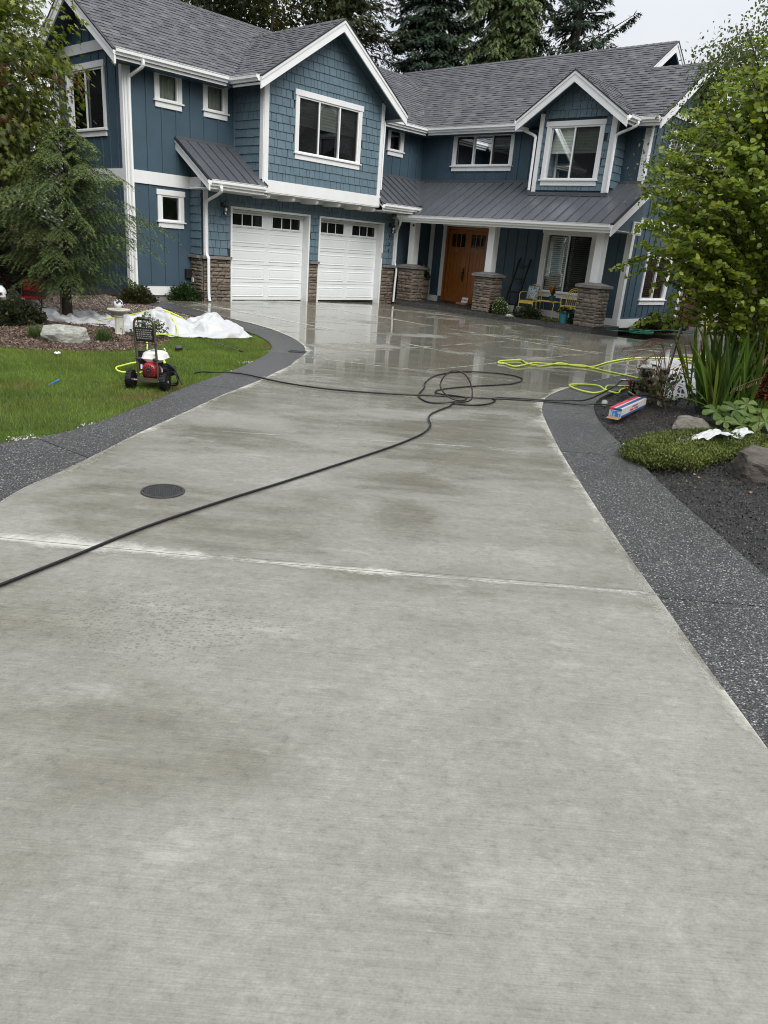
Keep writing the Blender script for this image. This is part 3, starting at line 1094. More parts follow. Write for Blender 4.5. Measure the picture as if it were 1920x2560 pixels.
# --- planting beds and lawn soil as low relief
def relief(name, poly, step, zf, mat, kind='structure'):
    a = np.array(poly)
    lo, hi = a.min(0), a.max(0)
    nx, ny = int((hi[0] - lo[0]) / step) + 2, int((hi[1] - lo[1]) / step) + 2
    xs, ys = lo[0] + np.arange(nx) * step, lo[1] + np.arange(ny) * step
    gx, gy = np.meshgrid(xs, ys)
    P = np.stack([gx.ravel(), gy.ravel()], 1)
    z = zf(P[:, 0], P[:, 1])
    C = np.stack([gx[:-1, :-1].ravel() + step / 2, gy[:-1, :-1].ravel() + step / 2], 1)
    ok = inpoly(C, poly)
    i = np.arange((ny - 1) * nx).reshape(ny - 1, nx)[:, :-1].ravel()[ok]
    F_ = np.stack([i, i + 1, i + nx + 1, i + nx], 1)
    used = np.unique(F_)
    mp = -np.ones(len(P), int)
    mp[used] = np.arange(len(used))
    o = fast_mesh(name, np.stack([P[used, 0], P[used, 1], z[used]], 1), mp[F_].ravel(), np.full(len(F_), 4), mat, smooth=True)
    o['kind'] = kind
    return o
def fbm(x, y, s=1.0, seed=0.0):
    v = np.zeros_like(x)
    a = 1.0
    for k in range(4):
        f = s * 2 ** k
        v += a * (np.sin(x * f * 1.7 + y * f * 0.9 + seed + k) * np.cos(y * f * 1.3 - x * f * 0.6 + 2.1 * seed - k))
        a *= 0.5
    return v / 1.9

BED_L = [(2.6, 11.1), (3.1, 10.55), (3.67, 10.21), (4.03, 9.88), (4.4, 9.68), (4.74, 9.56), (5.05, 9.53), (5.31, 9.57), (5.6, 9.68), (5.82, 9.85), (6.02, 10.02), (6.15, 10.21),
         (6.25, 10.45), (6.3, 10.8), (6.3, 11.3), (6.2, 11.9), (5.95, 12.4), (5.6, 12.75), (5.1, 12.65), (4.5, 12.3), (3.8, 12.2), (3.0, 12.0)]
BED_H = [(5.5, 13.9), (6.2, 13.1), (6.9, 12.5), (7.5, 12.2), (8.35, 12.3), (8.47, 13.9), (8.6, 15.5), (10.33, 15.6), (10.33, 16.0), (8.8, 16.0), (8.7, 17.2), (6.6, 16.6), (5.6, 15.6)]
BED_R = [(16.5, 4.6), (12.2, 4.62)] + [(x - 0.02, y + 0.03) for x, y in r_out] + [(1.5, -3.0), (9, -7), (26, -6), (26, 3.5)]
LAWN = [(-5, 5.35)] + [(x + 0.02, y + 0.0) for x, y in l_out[1:]][:86] + [(8.0, 11.0), (7.6, 12.0), (6.9, 12.4), (6.1, 13.0), (5.4, 13.9), (4.4, 14.6), (2, 14), (-2, 11), (-6, 8)]

def mound_l(x, y):
    d = np.exp(-(((x - 5.0) / 1.1) ** 2 + ((y - 11.4) / 1.0) ** 2))
    return -0.035 + 0.075 * d + 0.012 * fbm(x, y, 3.1)
def flat_h(x, y):
    return -0.03 + 0.02 * fbm(x, y, 2.0, 2.0)
def mound_r(x, y):
    far_ = np.clip((x * 0.58 - y * 0.81 - 1.6) / 3.0, 0, 1)
    return -0.055 + 0.10 * far_ + 0.014 * fbm(x, y, 4.0, 1.0)
relief('mulch_bed', BED_L, 0.09, mound_l, 'soil')
relief('bark_bed', BED_H, 0.12, flat_h, 'gravel_bed')
relief('compost_bed', BED_R, 0.11, mound_r, 'soil_dark')

def lawn_z(x, y):
    return -0.045 + 0.012 * fbm(x, y, 1.2, 3.0)
relief('lawn', LAWN, 0.14, lawn_z, 'turf')

# --- grass blades
lp = np.array(LAWN)
def lawn_pts(N):
    P = sample_poly([(0.2, 5.3), (2.2, 5.0), (8.6, 9.4), (8.6, 12.6), (5.0, 14.6), (3.0, 13.6), (2.2, 11.0), (1.0, 8.0)], N)
    ok = inpoly(P, LAWN) & ~inpoly(P, BED_L) & ~inpoly(P, BED_H)
    d = np.min(np.linalg.norm(P[:, None, :] - np.array(l_out)[None, ::2, :], axis=2), axis=1)
    return P[ok & (d > -0.01)]
P = np.concatenate([lawn_pts(60000) for _ in range(5)])
N = len(P)
near = np.clip(1.25 - np.linalg.norm(P, axis=1) / 22, 0.7, 1.1)
h = RNG.uniform(0.028, 0.060, N) * (1 + .25 * fbm(P[:, 0], P[:, 1], 5.0, 8.0))
D = np.stack([RNG.normal(0, 0.42, N), RNG.normal(0, 0.42, N), np.ones(N)], 1)
X, Y, Z = frames(D, up=RNG.normal(0, 1, (N, 3)))
t1 = fbm(P[:, 0], P[:, 1], 1.4, 5.0)[:, None]
t2 = fbm(P[:, 0], P[:, 1], 4.0, 9.0)[:, None]
base = np.array([0.118, 0.180, 0.030])
tint = base * (1 + 0.32 * t1 + 0.26 * t2) * RNG.normal(1, 0.26, (N, 1))
t3 = np.clip(fbm(P[:, 0], P[:, 1], .8, 14.0) + .15, 0, 1)[:, None]
tint = tint * (1 - .35 * t3) + np.array([.19, .20, .05]) * .35 * t3
tint += np.clip(RNG.random((N, 1)) - 0.86, 0, 1) * np.array([0.45, 0.40, 0.12])
for (px, py, sx, sy, k) in ((3.75, 6.78, 0.28, 0.12, 0.9), (4.32, 6.98, 0.16, 0.10, 0.95), (2.98, 7.75, 0.22, 0.10, 0.75), (7.35, 9.3, 0.15, 0.2, 0.7), (2.3, 6.9, 0.5, 0.25, 0.22)):
    g = k * np.exp(-(((P[:, 0] - px) / sx) ** 2 + ((P[:, 1] - py) / sy) ** 2))[:, None]
    tint = tint * (1 - g) + np.array([0.20, 0.145, 0.06]) * RNG.normal(1, 0.25, (N, 1)) * g
wdt = RNG.uniform(0.004, 0.0075, N)
S = np.stack([wdt, h, wdt], 1)
z0 = lawn_z(P[:, 0], P[:, 1])
scatter('grass', [(-0.5, 0, 0), (0.5, 0, 0), (0.12, 1, 0.25)], [(0, 1, 2)], np.stack([P[:, 0], P[:, 1], z0 - 0.004], 1), X, Y, Z, S, np.clip(tint, 0.004, 0.6), 'blade', kind='stuff')

# --- bark chips, pebbles, wet compost crumbs
tet = [(-0.5, 0, -0.4), (0.5, -0.35, -0.3), (0.42, 0.4, -0.3), (0.0, 0.05, 0.55), (-0.3, 0.45, 0.1)]
tetf = [(0, 1, 3), (1, 2, 3), (2, 4, 3), (4, 0, 3)]
def chips(name, poly, N, zf, smin, smax, flat, cols, mat, jit=0.25, keep=None):
    P = sample_poly(poly, N)
    if keep is not None:
        P = P[keep(P)]
    n2 = len(P)
    D = RNG.normal(0, 1, (n2, 3)); D[:, 2] *= 0.35
    X, Y, Z = frames(D, jitter=0.5)
    s = RNG.uniform(smin, smax, n2)
    S = np.stack([s * RNG.uniform(0.3, 0.6, n2), s * RNG.uniform(0.7, 1.6, n2), s * flat], 1)
    tint = pick(cols, n2, jit)
    return scatter(name, tet, tetf, np.stack([P[:, 0], P[:, 1], zf(P[:, 0], P[:, 1]) + s * 0.12], 1), X, Y, Z, S, tint, mat, kind='stuff')
chips('bark_mulch', BED_L, 26000, mound_l, 0.02, 0.055, 0.4,
      [(0.055, 0.030, 0.020), (0.085, 0.048, 0.032), (0.035, 0.022, 0.017), (0.12, 0.075, 0.055), (0.20, 0.15, 0.115)], 'chip')
chips('bark_pebbles', BED_H, 15000, flat_h, 0.025, 0.055, 0.6,
      [(0.10, 0.06, 0.045), (0.16, 0.11, 0.09), (0.07, 0.045, 0.035), (0.24, 0.20, 0.17), (0.33, 0.29, 0.25)], 'chip',
      keep=lambda P: P[:, 0] > 5.6)
vis_r = [(10.2, 4.3), (9.0, 4.24), (8.04, 3.93), (7.0, 3.23), (6.01, 2.36), (5.02, 1.5), (4.3, 0.84), (4.0, 0.2), (6.5, 0.6), (9.5, 2.0), (11.5, 3.2)]
chips('wet_compost', vis_r, 42000, mound_r, 0.008, 0.026, 0.6,
      [(0.008, 0.0075, 0.007), (0.012, 0.011, 0.0105), (0.018, 0.016, 0.015), (0.028, 0.025, 0.023), (0.014, 0.012, 0.011), (0.06, 0.054, 0.048)], 'chip_wet', 0.35)
# ================================================================== HOUSE
house = thing('house', 'two storey dark blue house with white trim, two garage doors and a covered porch', 'house', (13.0, 16.0, 0.0))

class Face:
    """a wall plane: 'y' faces -Y (u runs along X), 'x' faces -X (u runs along Y); d is the distance out of the wall"""
    def __init__(s, kind, c):
        s.k, s.c = kind, c
    def pt(s, u, d, z):
        return (u, s.c - d, z) if s.k == 'y' else (s.c - d, u, z)
    def box(s, mb, u0, u1, d0, d1, z0, z1):
        return mb.box(s.pt(u0, d0, z0), s.pt(u1, d1, z1))
    def piece(s, name, mat, parent, u0, u1, d0, d1, z0, z1):
        a, b = s.pt(u0, d0, z0), s.pt(u1, d1, z1)
        return pbox(name, mat, parent, [min(p, q) for p, q in zip(a, b)], [max(p, q) for p, q in zip(a, b)])

def wall(name, F, u0, u1, z0, z1, holes, mat, peak=None, mb=None):
    """wall skin with real openings; peak=(u, z) adds a gable triangle on top"""
    m = mb or MB()
    us = sorted({u0, u1, *[h[0] for h in holes], *[h[1] for h in holes]})
    zs = sorted({z0, z1, *[h[2] for h in holes], *[h[3] for h in holes]})
    us = [u for u in us if u0 <= u <= u1]
    zs = [z for z in zs if z0 <= z <= z1]
    for a, b in zip(us[:-1], us[1:]):
        for c, d in zip(zs[:-1], zs[1:]):
            mu, mz = (a + b) / 2, (c + d) / 2
            if any(h[0] < mu < h[1] and h[2] < mz < h[3] for h in holes):
                continue
            m.face([F.pt(a, 0, c), F.pt(b, 0, c), F.pt(b, 0, d), F.pt(a, 0, d)])
    if peak:
        m.face([F.pt(u0, 0, z1), F.pt(u1, 0, z1), F.pt(peak[0], 0, peak[1])])
    for h in holes:                                         # thickness of the wall round each opening
        a, b, c, d = h
        for q in ([(a, c), (a, d)], [(b, c), (b, d)], [(a, c), (b, c)], [(a, d), (b, d)]):
            (p0, r0), (p1, r1) = q
            m.face([F.pt(p0, 0, r0), F.pt(p1, 0, r1), F.pt(p1, -0.12, r1), F.pt(p0, -0.12, r0)])
    if mb is None:
        return m.build(name, mat, house)

def battens(parent, F, u0, u1, z0, z1, ex, step=0.375, off=0.0, top=None):
    u = u0 + off
    while u < u1 - 0.02:
        zt = min(z1, top(u)) if top else z1
        spans = [(z0, zt)]
        for e in ex:
            if e[0] - 0.03 < u < e[1] + 0.03:
                ns = []
                for a, b in spans:
                    if e[3] <= a or e[2] >= b:
                        ns.append((a, b))
                    else:
                        if e[2] - a > 0.06: ns.append((a, e[2]))
                        if b - e[3] > 0.06: ns.append((e[3], b))
                spans = ns
        for a, b in spans:
            if b - a > 0.05:
                F.piece('batten', 'siding', parent, u - 0.024, u + 0.024, 0.0, 0.019, a, b)
        u += step

_sh = None
def shake_mesh():
    global _sh
    if _sh is None:
        # unit shake: width 1 (x), height 1 (z), butt thick at the bottom
        v = [(-.5, 0, 0), (.5, 0, 0), (.5, 0, 1), (-.5, 0, 1), (-.5, -1, 0), (.5, -1, 0), (.5, -.25, 1), (-.5, -.25, 1)]
        f = [(4, 5, 6, 7), (0, 1, 5, 4), (1, 2, 6, 5), (3, 7, 4, 0)[::1], (2, 3, 7, 6)]
        _sh = bpy.data.meshes.new('shake')
        _sh.from_pydata(v, [], f)
        _sh.materials.append(M['shake'])
        _sh.update()
    return _sh

def shakes(parent, F, u0, u1, z0, z1, ex, single, top=None, row=0.178):
    """rows of shakes; single: each its own object, else one joined mesh"""
    m = MB()
    z = z0
    r = random.Random(int(u0 * 100 + z0 * 10))
    while z < z1 - 0.03:
        h = row
        ht = min(h, z1 - z)
        u = u0 - r.uniform(0, 0.12)
        while u < u1:
            w = r.choice((0.10, 0.14, 0.17, 0.20, 0.23))
            a, b = max(u, u0), min(u + w, u1)
            u += w
            if b - a < 0.025:
                continue
            cu, czz = (a + b) / 2, z + ht / 2
            if any(e[0] + 0.02 < cu < e[1] - 0.02 and e[2] + 0.02 < czz < e[3] - 0.02 for e in ex):
                continue
            for e in ex:                                    # trim back to the casing
                if e[2] < czz < e[3]:
                    if a < e[0] < b: b = e[0]
                    if a < e[1] < b: a = e[1]
            if b - a < 0.02:
                continue
            t = ht
            if top:
                tt = max(top(a), top(b)) - z
                if tt < 0.03:
                    continue
                t = min(t, tt)
            dz = r.uniform(-0.004, 0.004)
            g = 0.0055
            if single:
                rot = None if F.k == 'y' else (0, 0, -math.pi / 2)
                link('shake', shake_mesh(), parent, F.pt(cu, 0.002, z + dz), rot, (b - a - 2 * g, 0.024, t + 0.003))
            else:
                P = [F.pt(a + g, 0.002, z + dz), F.pt(b - g, 0.002, z + dz), F.pt(b - g, 0.002, z + t), F.pt(a + g, 0.002, z + t),
                     F.pt(a + g, 0.026, z + dz), F.pt(b - g, 0.026, z + dz), F.pt(b - g, 0.006, z + t), F.pt(a + g, 0.006, z + t)]
                m.add(P, [(4, 5, 6, 7), (0, 1, 5, 4), (1, 2, 6, 5), (3, 0, 4, 7), (2, 3, 7, 6)])
        z += row
    if not single and m.v:
        m.build('shakes', 'shake', parent, kind='stuff')

_stones = []
def stone_meshes():
    if not _stones:
        for k in range(10):
            r = random.Random(50 + k)
            nx, nz = 4, 3
            v, f = [], []
            for j in range(nz + 1):
                for i in range(nx + 1):
                    e = i in (0, nx) or j in (0, nz)
                    x, zz = -.5 + i / nx, -.5 + j / nz
                    if e:
                        y = -r.uniform(0.42, 0.62)
                        x *= r.uniform(0.955, 0.99); zz *= r.uniform(0.90, 0.98)
                    else:
                        y = -r.uniform(0.75, 1.0)
                    v.append((x, y, zz))
            for j in range(nz):
                for i in range(nx):
                    a = j * (nx + 1) + i
                    f.append((a, a + 1, a + nx + 2, a + nx + 1))
            ring = [i for i in range(nx + 1)] + [(j + 1) * (nx + 1) - 1 for j in range(1, nz + 1)] + [nz * (nx + 1) + i for i in range(nx - 1, -1, -1)] + [j * (nx + 1) for j in range(nz - 1, 0, -1)]
            o = len(v)
            for q in ring:
                v.append((v[q][0], 0, v[q][2]))
            n_ = len(ring)
            for i in range(n_):
                f.append((ring[i], o + i, o + (i + 1) % n_, ring[(i + 1) % n_]))
            me = bpy.data.meshes.new('ledge_stone')
            me.from_pydata(v, [], f)
            bm = bmesh.new(); bm.from_mesh(me)
            bmesh.ops.recalc_face_normals(bm, faces=bm.faces)
            bm.to_mesh(me); bm.free()
            me.materials.append(M['stone'])
            me.update()
            _stones.append(me)
    return _stones

def stones(parent, F, u0, u1, z0, z1, seed):
    r = random.Random(seed)
    z = z0
    sm = stone_meshes()
    while z < z1 - 0.02:
        h = min(r.uniform(0.062, 0.118), z1 - z)
        if z1 - (z + h) < 0.05:
            h = z1 - z
        u = u0
        while u < u1 - 0.01:
            w = min(r.uniform(0.13, 0.34), u1 - u)
            if u1 - (u + w) < 0.09:
                w = u1 - u
            split = h > 0.095 and w > 0.16 and r.random() < 0.3
            parts = [(z, z + h)] if not split else [(z, z + h * 0.5), (z + h * 0.5, z + h)]
            for a, b in parts:
                rot = (0, 0, 0) if F.k == 'y' else (0, 0, -math.pi / 2)
                o = link('stone', r.choice(sm), parent, F.pt(u + w / 2, 0.0, (a + b) / 2), rot, (w - 0.004, r.uniform(0.045, 0.075), b - a - 0.004))
            u += w
        z += h

def window(F, u0, u1, z0, z1, panes=(1,), blind=None, head=0.115, case=0.092, glassd=-0.035, rev=False, name='window', slats=None, scr=(), tilt=48):
    """u0..u1, z0..z1 are the outer casing edges; returns (outer rectangle, opening) for the siding"""
    w = MB()
    F.box(w, u0 - 0.025, u1 + 0.025, 0.0, 0.046, z1 - head, z1)                           # head board
    F.box(w, u0, u0 + case, 0.0, 0.034, z0 + 0.12, z1 - head)                            # side casings
    F.box(w, u1 - case, u1, 0.0, 0.034, z0 + 0.12, z1 - head)
    F.box(w, u0 + 0.012, u1 - 0.012, 0.0, 0.036, z0, z0 + 0.115)                           # apron
    win = w.build(name, 'white', house, bevel=0.003)
    s_ = MB()
    F.box(s_, u0 - 0.03, u1 + 0.03, -0.01, 0.07, z0 + 0.115, z0 + 0.145)
    s_.build('sill', 'white', win)
    a, b, c, d = u0 + case, u1 - case, z0 + 0.145, z1 - head
    fr = MB()
    t = 0.036
    F.box(fr, a, a + t, -0.06, 0.018, c, d); F.box(fr, b - t, b, -0.06, 0.018, c, d)
    F.box(fr, a + t, b - t, -0.06, 0.018, c, c + t); F.box(fr, a + t, b - t, -0.06, 0.018, d - t, d)
    tot = sum(panes)
    acc = 0
    x = a + t
    xs = [a + t]
    for p in panes[:-1]:
        acc += p
        xm = a + t + (b - a - 2 * t) * acc / tot
        F.box(fr, xm - 0.019, xm + 0.019, -0.055, 0.012, c + t, d - t)
        xs.append(xm)
    xs.append(b - t)
    fr.build('frame', 'vinyl', win)
    for i in range(len(panes)):
        e0 = 0.019 if i else 0
        e1 = 0.019 if i < len(panes) - 1 else 0
        if len(panes) > 1 and i != 1:                       # the sliding sashes carry a dark gasket line
            sm = MB()
            q0, q1, g = xs[i] + e0, xs[i + 1] - e1, 0.012
            F.box(sm, q0, q0 + g, -0.05, -0.028, c + t, d - t); F.box(sm, q1 - g, q1, -0.05, -0.028, c + t, d - t)
            F.box(sm, q0 + g, q1 - g, -0.05, -0.028, c + t, c + t + g); F.box(sm, q0 + g, q1 - g, -0.05, -0.028, d - t - g, d - t)
            sm.build('sash', 'found', win)
        pm = MB()
        pm.face([F.pt(xs[i] + e0, glassd, c + t), F.pt(xs[i + 1] - e1, glassd, c + t), F.pt(xs[i + 1] - e1, glassd, d - t), F.pt(xs[i] + e0, glassd, d - t)])
        pm.build('pane', 'glass', win, recalc=False)
        if i in scr:
            sc_ = MB()
            sc_.face([F.pt(xs[i] + e0, -0.012, c + t), F.pt(xs[i + 1] - e1, -0.012, c + t), F.pt(xs[i + 1] - e1, -0.012, d - t), F.pt(xs[i] + e0, -0.012, d - t)])
            sc_.build('screen', 'screen', win, recalc=False)
    # the dark room behind
    rm = MB()
    A, B, Cc, Dd, dp = a - 0.02, b + 0.02, c - 0.02, d + 0.02, -0.75
    q = lambda u, d_, z: F.pt(u, d_, z)
    f0 = -0.125
    rm.face([q(A, dp, Cc), q(B, dp, Cc), q(B, dp, Dd), q(A, dp, Dd)])
    for (p0, p1) in (((A, Cc), (B, Cc)), ((B, Cc), (B, Dd)), ((B, Dd), (A, Dd)), ((A, Dd), (A, Cc))):
        rm.face([q(p0[0], f0, p0[1]), q(p1[0], f0, p1[1]), q(p1[0], dp, p1[1]), q(p0[0], dp, p0[1])])
    rm.build('room', 'room', win, recalc=False)
    if blind == 'slats':
        zz = c + t + 0.03
        while zz < d - t:
            for i in range(len(panes)):
                bx = unit_box(slats or 'blind')
                o = link('slat', bx, win, F.pt((xs[i] + xs[i + 1]) / 2, -0.12, zz), None, None)
                o.scale = (xs[i + 1] - xs[i] - 0.02, 0.045, 0.004) if F.k == 'y' else (0.045, xs[i + 1] - xs[i] - 0.02, 0.004)
                o.rotation_euler = (math.radians(-tilt), 0, 0) if F.k == 'y' else (0, math.radians(tilt), 0)
            zz += 0.052
    elif blind == 'shade':
        for i in range(len(panes)):
            zb = d - (d - c) * 0.48
            bm_ = MB()
            k = 16
            pts = []
            for j in range(k + 1):
                z = d - t - (d - t - zb) * j / k
                pts.append((z, -0.095 - (0.012 if j % 2 else 0)))
            for j in range(k):
                bm_.face([F.pt(xs[i], pts[j][1], pts[j][0]), F.pt(xs[i + 1], pts[j][1], pts[j][0]), F.pt(xs[i + 1], pts[j + 1][1], pts[j + 1][0]), F.pt(xs[i], pts[j + 1][1], pts[j + 1][0])])
            bm_.build('shade', 'shade', win, recalc=False)
            rail = MB()
            F.box(rail, xs[i] + 0.005, xs[i + 1] - 0.005, -0.115, -0.09, zb - 0.022, zb)
            rail.build('shade_rail', 'vinyl', win)
    if blind in ('curtain', 'shade_curtain'):
        bm_ = MB()
        k = 18
        u_a, u_b = (a, b) if blind == 'curtain' else (b - 0.42, b)
        for j in range(k):
            q0, q1 = u_a + (u_b - u_a) * j / k, u_a + (u_b - u_a) * (j + 1) / k
            d0, d1 = -0.13 - 0.03 * math.sin(j * 1.9), -0.13 - 0.03 * math.sin((j + 1) * 1.9)
            bm_.face([F.pt(q0, d0, c), F.pt(q1, d1, c), F.pt(q1, d1, d), F.pt(q0, d0, d)])
        bm_.build('curtain', 'shade', win, recalc=False)
    return (u0, u1, z0, z1), (a, b, c, d)

# ---------------------------------------------------------------- faces
FL = Face('y', 16.03)      # left front wall
FE = Face('x', 8.75)       # left gable end
FG = Face('y', 15.55)      # garage front
FR = Face('x', 10.33)      # garage return
FB = Face('y', 14.90)      # projecting gable above the garage
FS = Face('x', 11.56)      # its left cheek
FM = Face('x', 18.50)      # long front of the main wing
FD = Face('x', 17.90)      # dormer front
FC = Face('y', 9.46)       # dormer cheek
FX = Face('y', 8.85)       # right gable end

# ---- left front wall, board and batten
r1, o1 = window(FL, 9.45, 10.13, 4.05, 4.85, (1,), 'curtain')
r2, o2 = window(FL, 10.68, 11.35, 4.05, 4.85, (1,), 'curtain')
r3, o3 = window(FL, 9.45, 10.13, 1.59, 2.40, (1,))
lw = wall('left_wall', FL, 8.75, 11.6, 0.09, 4.98, [o1, o2, o3], 'siding')
battens(lw, FL, 8.9, 11.5, 2.735, 4.9, [r1, r2], 0.365, 0.0)
battens(lw, FL, 8.9, 10.3, 0.33, 2.475, [r3], 0.365, 0.0)
FL.piece('belly_band', 'white', house, 8.89, 10.33, 0, 0.036, 2.475, 2.735)
FL.piece('baseboard', 'white', house, 8.78, 10.33, 0, 0.04, 0.09, 0.30)
FL.piece('base_flashing', 'siding', house, 8.78, 10.33, 0, 0.05, 0.301, 0.33)
FL.piece('footing', 'found', house, 8.77, 10.33, -0.15, -0.004, -0.25, 0.088)
for nm, F, u0, u1, z0, z1, d1 in (('corner_board', FL, 8.75, 8.89, 0.30, 4.80, 0.034), ('corner_board', FE, 16.0305, 16.16, 0.30, 4.80, 0.034)):
    F.piece(nm, 'white', house, u0, u1, 0.001, d1, z0, z1)

# ---- left gable end
r4, o4 = window(FE, 16.81, 18.62, 3.39, 4.86, (1, 1), 'slats', slats='blind', head=0.125, scr=(0,), tilt=-66)
ew = wall('gable_end_wall', FE, 16.03, 19.22, 0.09, 4.98, [o4], 'siding', peak=(17.62, 6.06))
slope_e = lambda u: 6.02 - 0.667 * abs(u - 17.62)
battens(ew, FE, 16.3, 19.2, 2.735, 5.04, [r4], 0.355, 0.06)
battens(ew, FE, 16.3, 19.2, 5.25, 6.1, [], 0.355, 0.06, top=slope_e)
battens(ew, FE, 16.3, 19.2, 0.33, 2.475, [], 0.355, 0.06)
FE.piece('belly_band', 'white', house, 16.16, 19.22, 0, 0.036, 2.475, 2.735)
FE.piece('gable_band', 'white', house, 16.15, 19.1, 0, 0.038, 5.045, 5.245)
FE.piece('corner_board', 'white', house, 19.09, 19.22, 0.001, 0.034, 0.1, 4.9)

# ---- garage front
DOORS = ((11.10, 13.63), (13.95, 16.48))
holes = [(a + 0.05, b - 0.05, -0.3, 2.145) for a, b in DOORS]
gw = wall('garage_wall', FG, 10.33, 17.05, -0.1, 2.60, holes, 'shake_back')
for a, b in DOORS:
    d = MB()
    for i, (z0, z1) in enumerate(((0.012, 0.436), (0.442, 0.866), (0.872, 1.296), (1.302, 1.726), (1.732, 2.14))):
        FG.box(d, a + 0.052, b - 0.052, -0.245, -0.20, z0, z1)
    gd = d.build('garage_door', 'door_white', house, bevel=0.004)
    u0, u1 = a + 0.09, b - 0.09
    mid = (u0 + u1) / 2
    for (z0, z1) in ((0.04, 0.41), (0.47, 0.84), (0.90, 1.27), (1.33, 1.70)):
        for p0, p1 in ((u0 + 0.05, mid - 0.075), (mid + 0.075, u1 - 0.05)):
            p = MB()
            za, zb = z0 + 0.045, z1 - 0.045
            # sunk moulding round a raised field
            rr = [(0.0, 0.0005), (0.02, 0.016), (0.045, 0.006), (0.075, 0.011)]
            for (e0, h0), (e1, h1) in zip(rr[:-1], rr[1:]):
                q0 = [FG.pt(p0 + e0, -0.2 + h0, za + e0), FG.pt(p1 - e0, -0.2 + h0, za + e0), FG.pt(p1 - e0, -0.2 + h0, zb - e0), FG.pt(p0 + e0, -0.2 + h0, zb - e0)]
                q1 = [FG.pt(p0 + e1, -0.2 + h1, za + e1), FG.pt(p1 - e1, -0.2 + h1, za + e1), FG.pt(p1 - e1, -0.2 + h1, zb - e1), FG.pt(p0 + e1, -0.2 + h1, zb - e1)]
                for k in range(4):
                    p.face([q0[k], q0[(k + 1) % 4], q1[(k + 1) % 4], q1[k]])
            e1, h1 = rr[-1]
            p.face([FG.pt(p0 + e1, -0.2 + h1, za + e1), FG.pt(p1 - e1, -0.2 + h1, za + e1), FG.pt(p1 - e1, -0.2 + h1, zb - e1), FG.pt(p0 + e1, -0.2 + h1, zb - e1)])
            p.build('raised_panel', 'door_white', gd)
    for p0, p1 in ((u0 + 0.10, mid - 0.17), (mid + 0.17, u1 - 0.10)):
        fr = MB()
        z0, z1 = 1.79, 2.045
        t = 0.03
        FG.box(fr, p0 - t, p0, -0.2, -0.183, z0 - t, z1 + t); FG.box(fr, p1, p1 + t, -0.2, -0.183, z0 - t, z1 + t)
        FG.box(fr, p0, p1, -0.2, -0.183, z0 - t, z0); FG.box(fr, p0, p1, -0.2, -0.183, z1, z1 + t)
        w = (p1 - p0)
        for k in (1, 2):
            FG.box(fr, p0 + w * k / 3 - 0.012, p0 + w * k / 3 + 0.012, -0.2, -0.184, z0, z1)
        fr.build('window_frame', 'vinyl', gd, bevel=0.003)
        for k in range(3):
            FG.piece('pane', 'black_glass' if 'black_glass' in M else 'black', gd, p0 + w * k / 3 + (0.012 if k else 0.0), p0 + w * (k + 1) / 3 - (0.012 if k < 2 else 0), -0.2, -0.194, z0, z1)
    FG.piece('bottom_seal', 'rubber', gd, a + 0.055, b - 0.055, -0.235, -0.205, -0.07, 0.011)
    t = MB()                                                    # casing and deep jambs
    FG.box(t, a, a + 0.052, -0.25, 0.03, -0.12, 2.19); FG.box(t, b - 0.052, b, -0.25, 0.03, -0.12, 2.19)
    FG.box(t, a + 0.052, b - 0.052, -0.25, 0.03, 2.143, 2.19)
    t.build('door_casing', 'white', house, bevel=0.003)
    bk = MB()
    FG.box(bk, a + 0.02, b - 0.02, -0.5, -0.26, -0.1, 2.18)
    bk.build('garage_dark', 'room', gd)
FG.piece('keypad', 'found', house, 16.431, 16.474, 0.031, 0.05, 1.25, 1.38)
ex_doors = [(a, b, -0.3, 2.19) for a, b in DOORS]
shakes(gw, FG, 10.46, 16.93, 1.06, 2.46, ex_doors, False)
FG.piece('frieze', 'white', house, 10.33, 17.05, 0.001, 0.03, 2.462, 2.60)
for u0, u1, sd in ((10.33, 11.095, 3), (13.635, 13.945, 4), (16.485, 17.05, 5)):
    stones(gw, FG, u0, u1, -0.08, 0.975, sd)
    FG.piece('stone_ledge', 'cap', gw, u0 - (0.06 if u0 < 11 else 0.0), u1, -0.02, 0.105, 0.978, 1.045)
gr = wall('garage_return', FR, 15.55, 16.03, -0.1, 2.60, [], 'shake_back')
shakes(gr, FR, 15.60, 16.03, 1.06, 2.46, [], False)
FR.piece('belly_band', 'white', house, 15.56, 16.03, 0.001, 0.036, 2.475, 2.735)
stones(gr, FR, 15.56, 16.03, -0.08, 0.975, 8)
FR.piece('stone_ledge', 'cap', gr, 15.656, 16.03, -0.02, 0.105, 0.978, 1.045)
FG.piece('corner_board', 'white', house, 10.345, 10.46, 0.001, 0.034, 1.046, 2.461)
FG.piece('corner_board', 'white', house, 16.93, 17.045, 0.001, 0.034, 1.046, 2.461)
gs = wall('garage_side', Face('x', 17.05), 15.55, 15.6, 0, 2.4, [], 'shake_back')

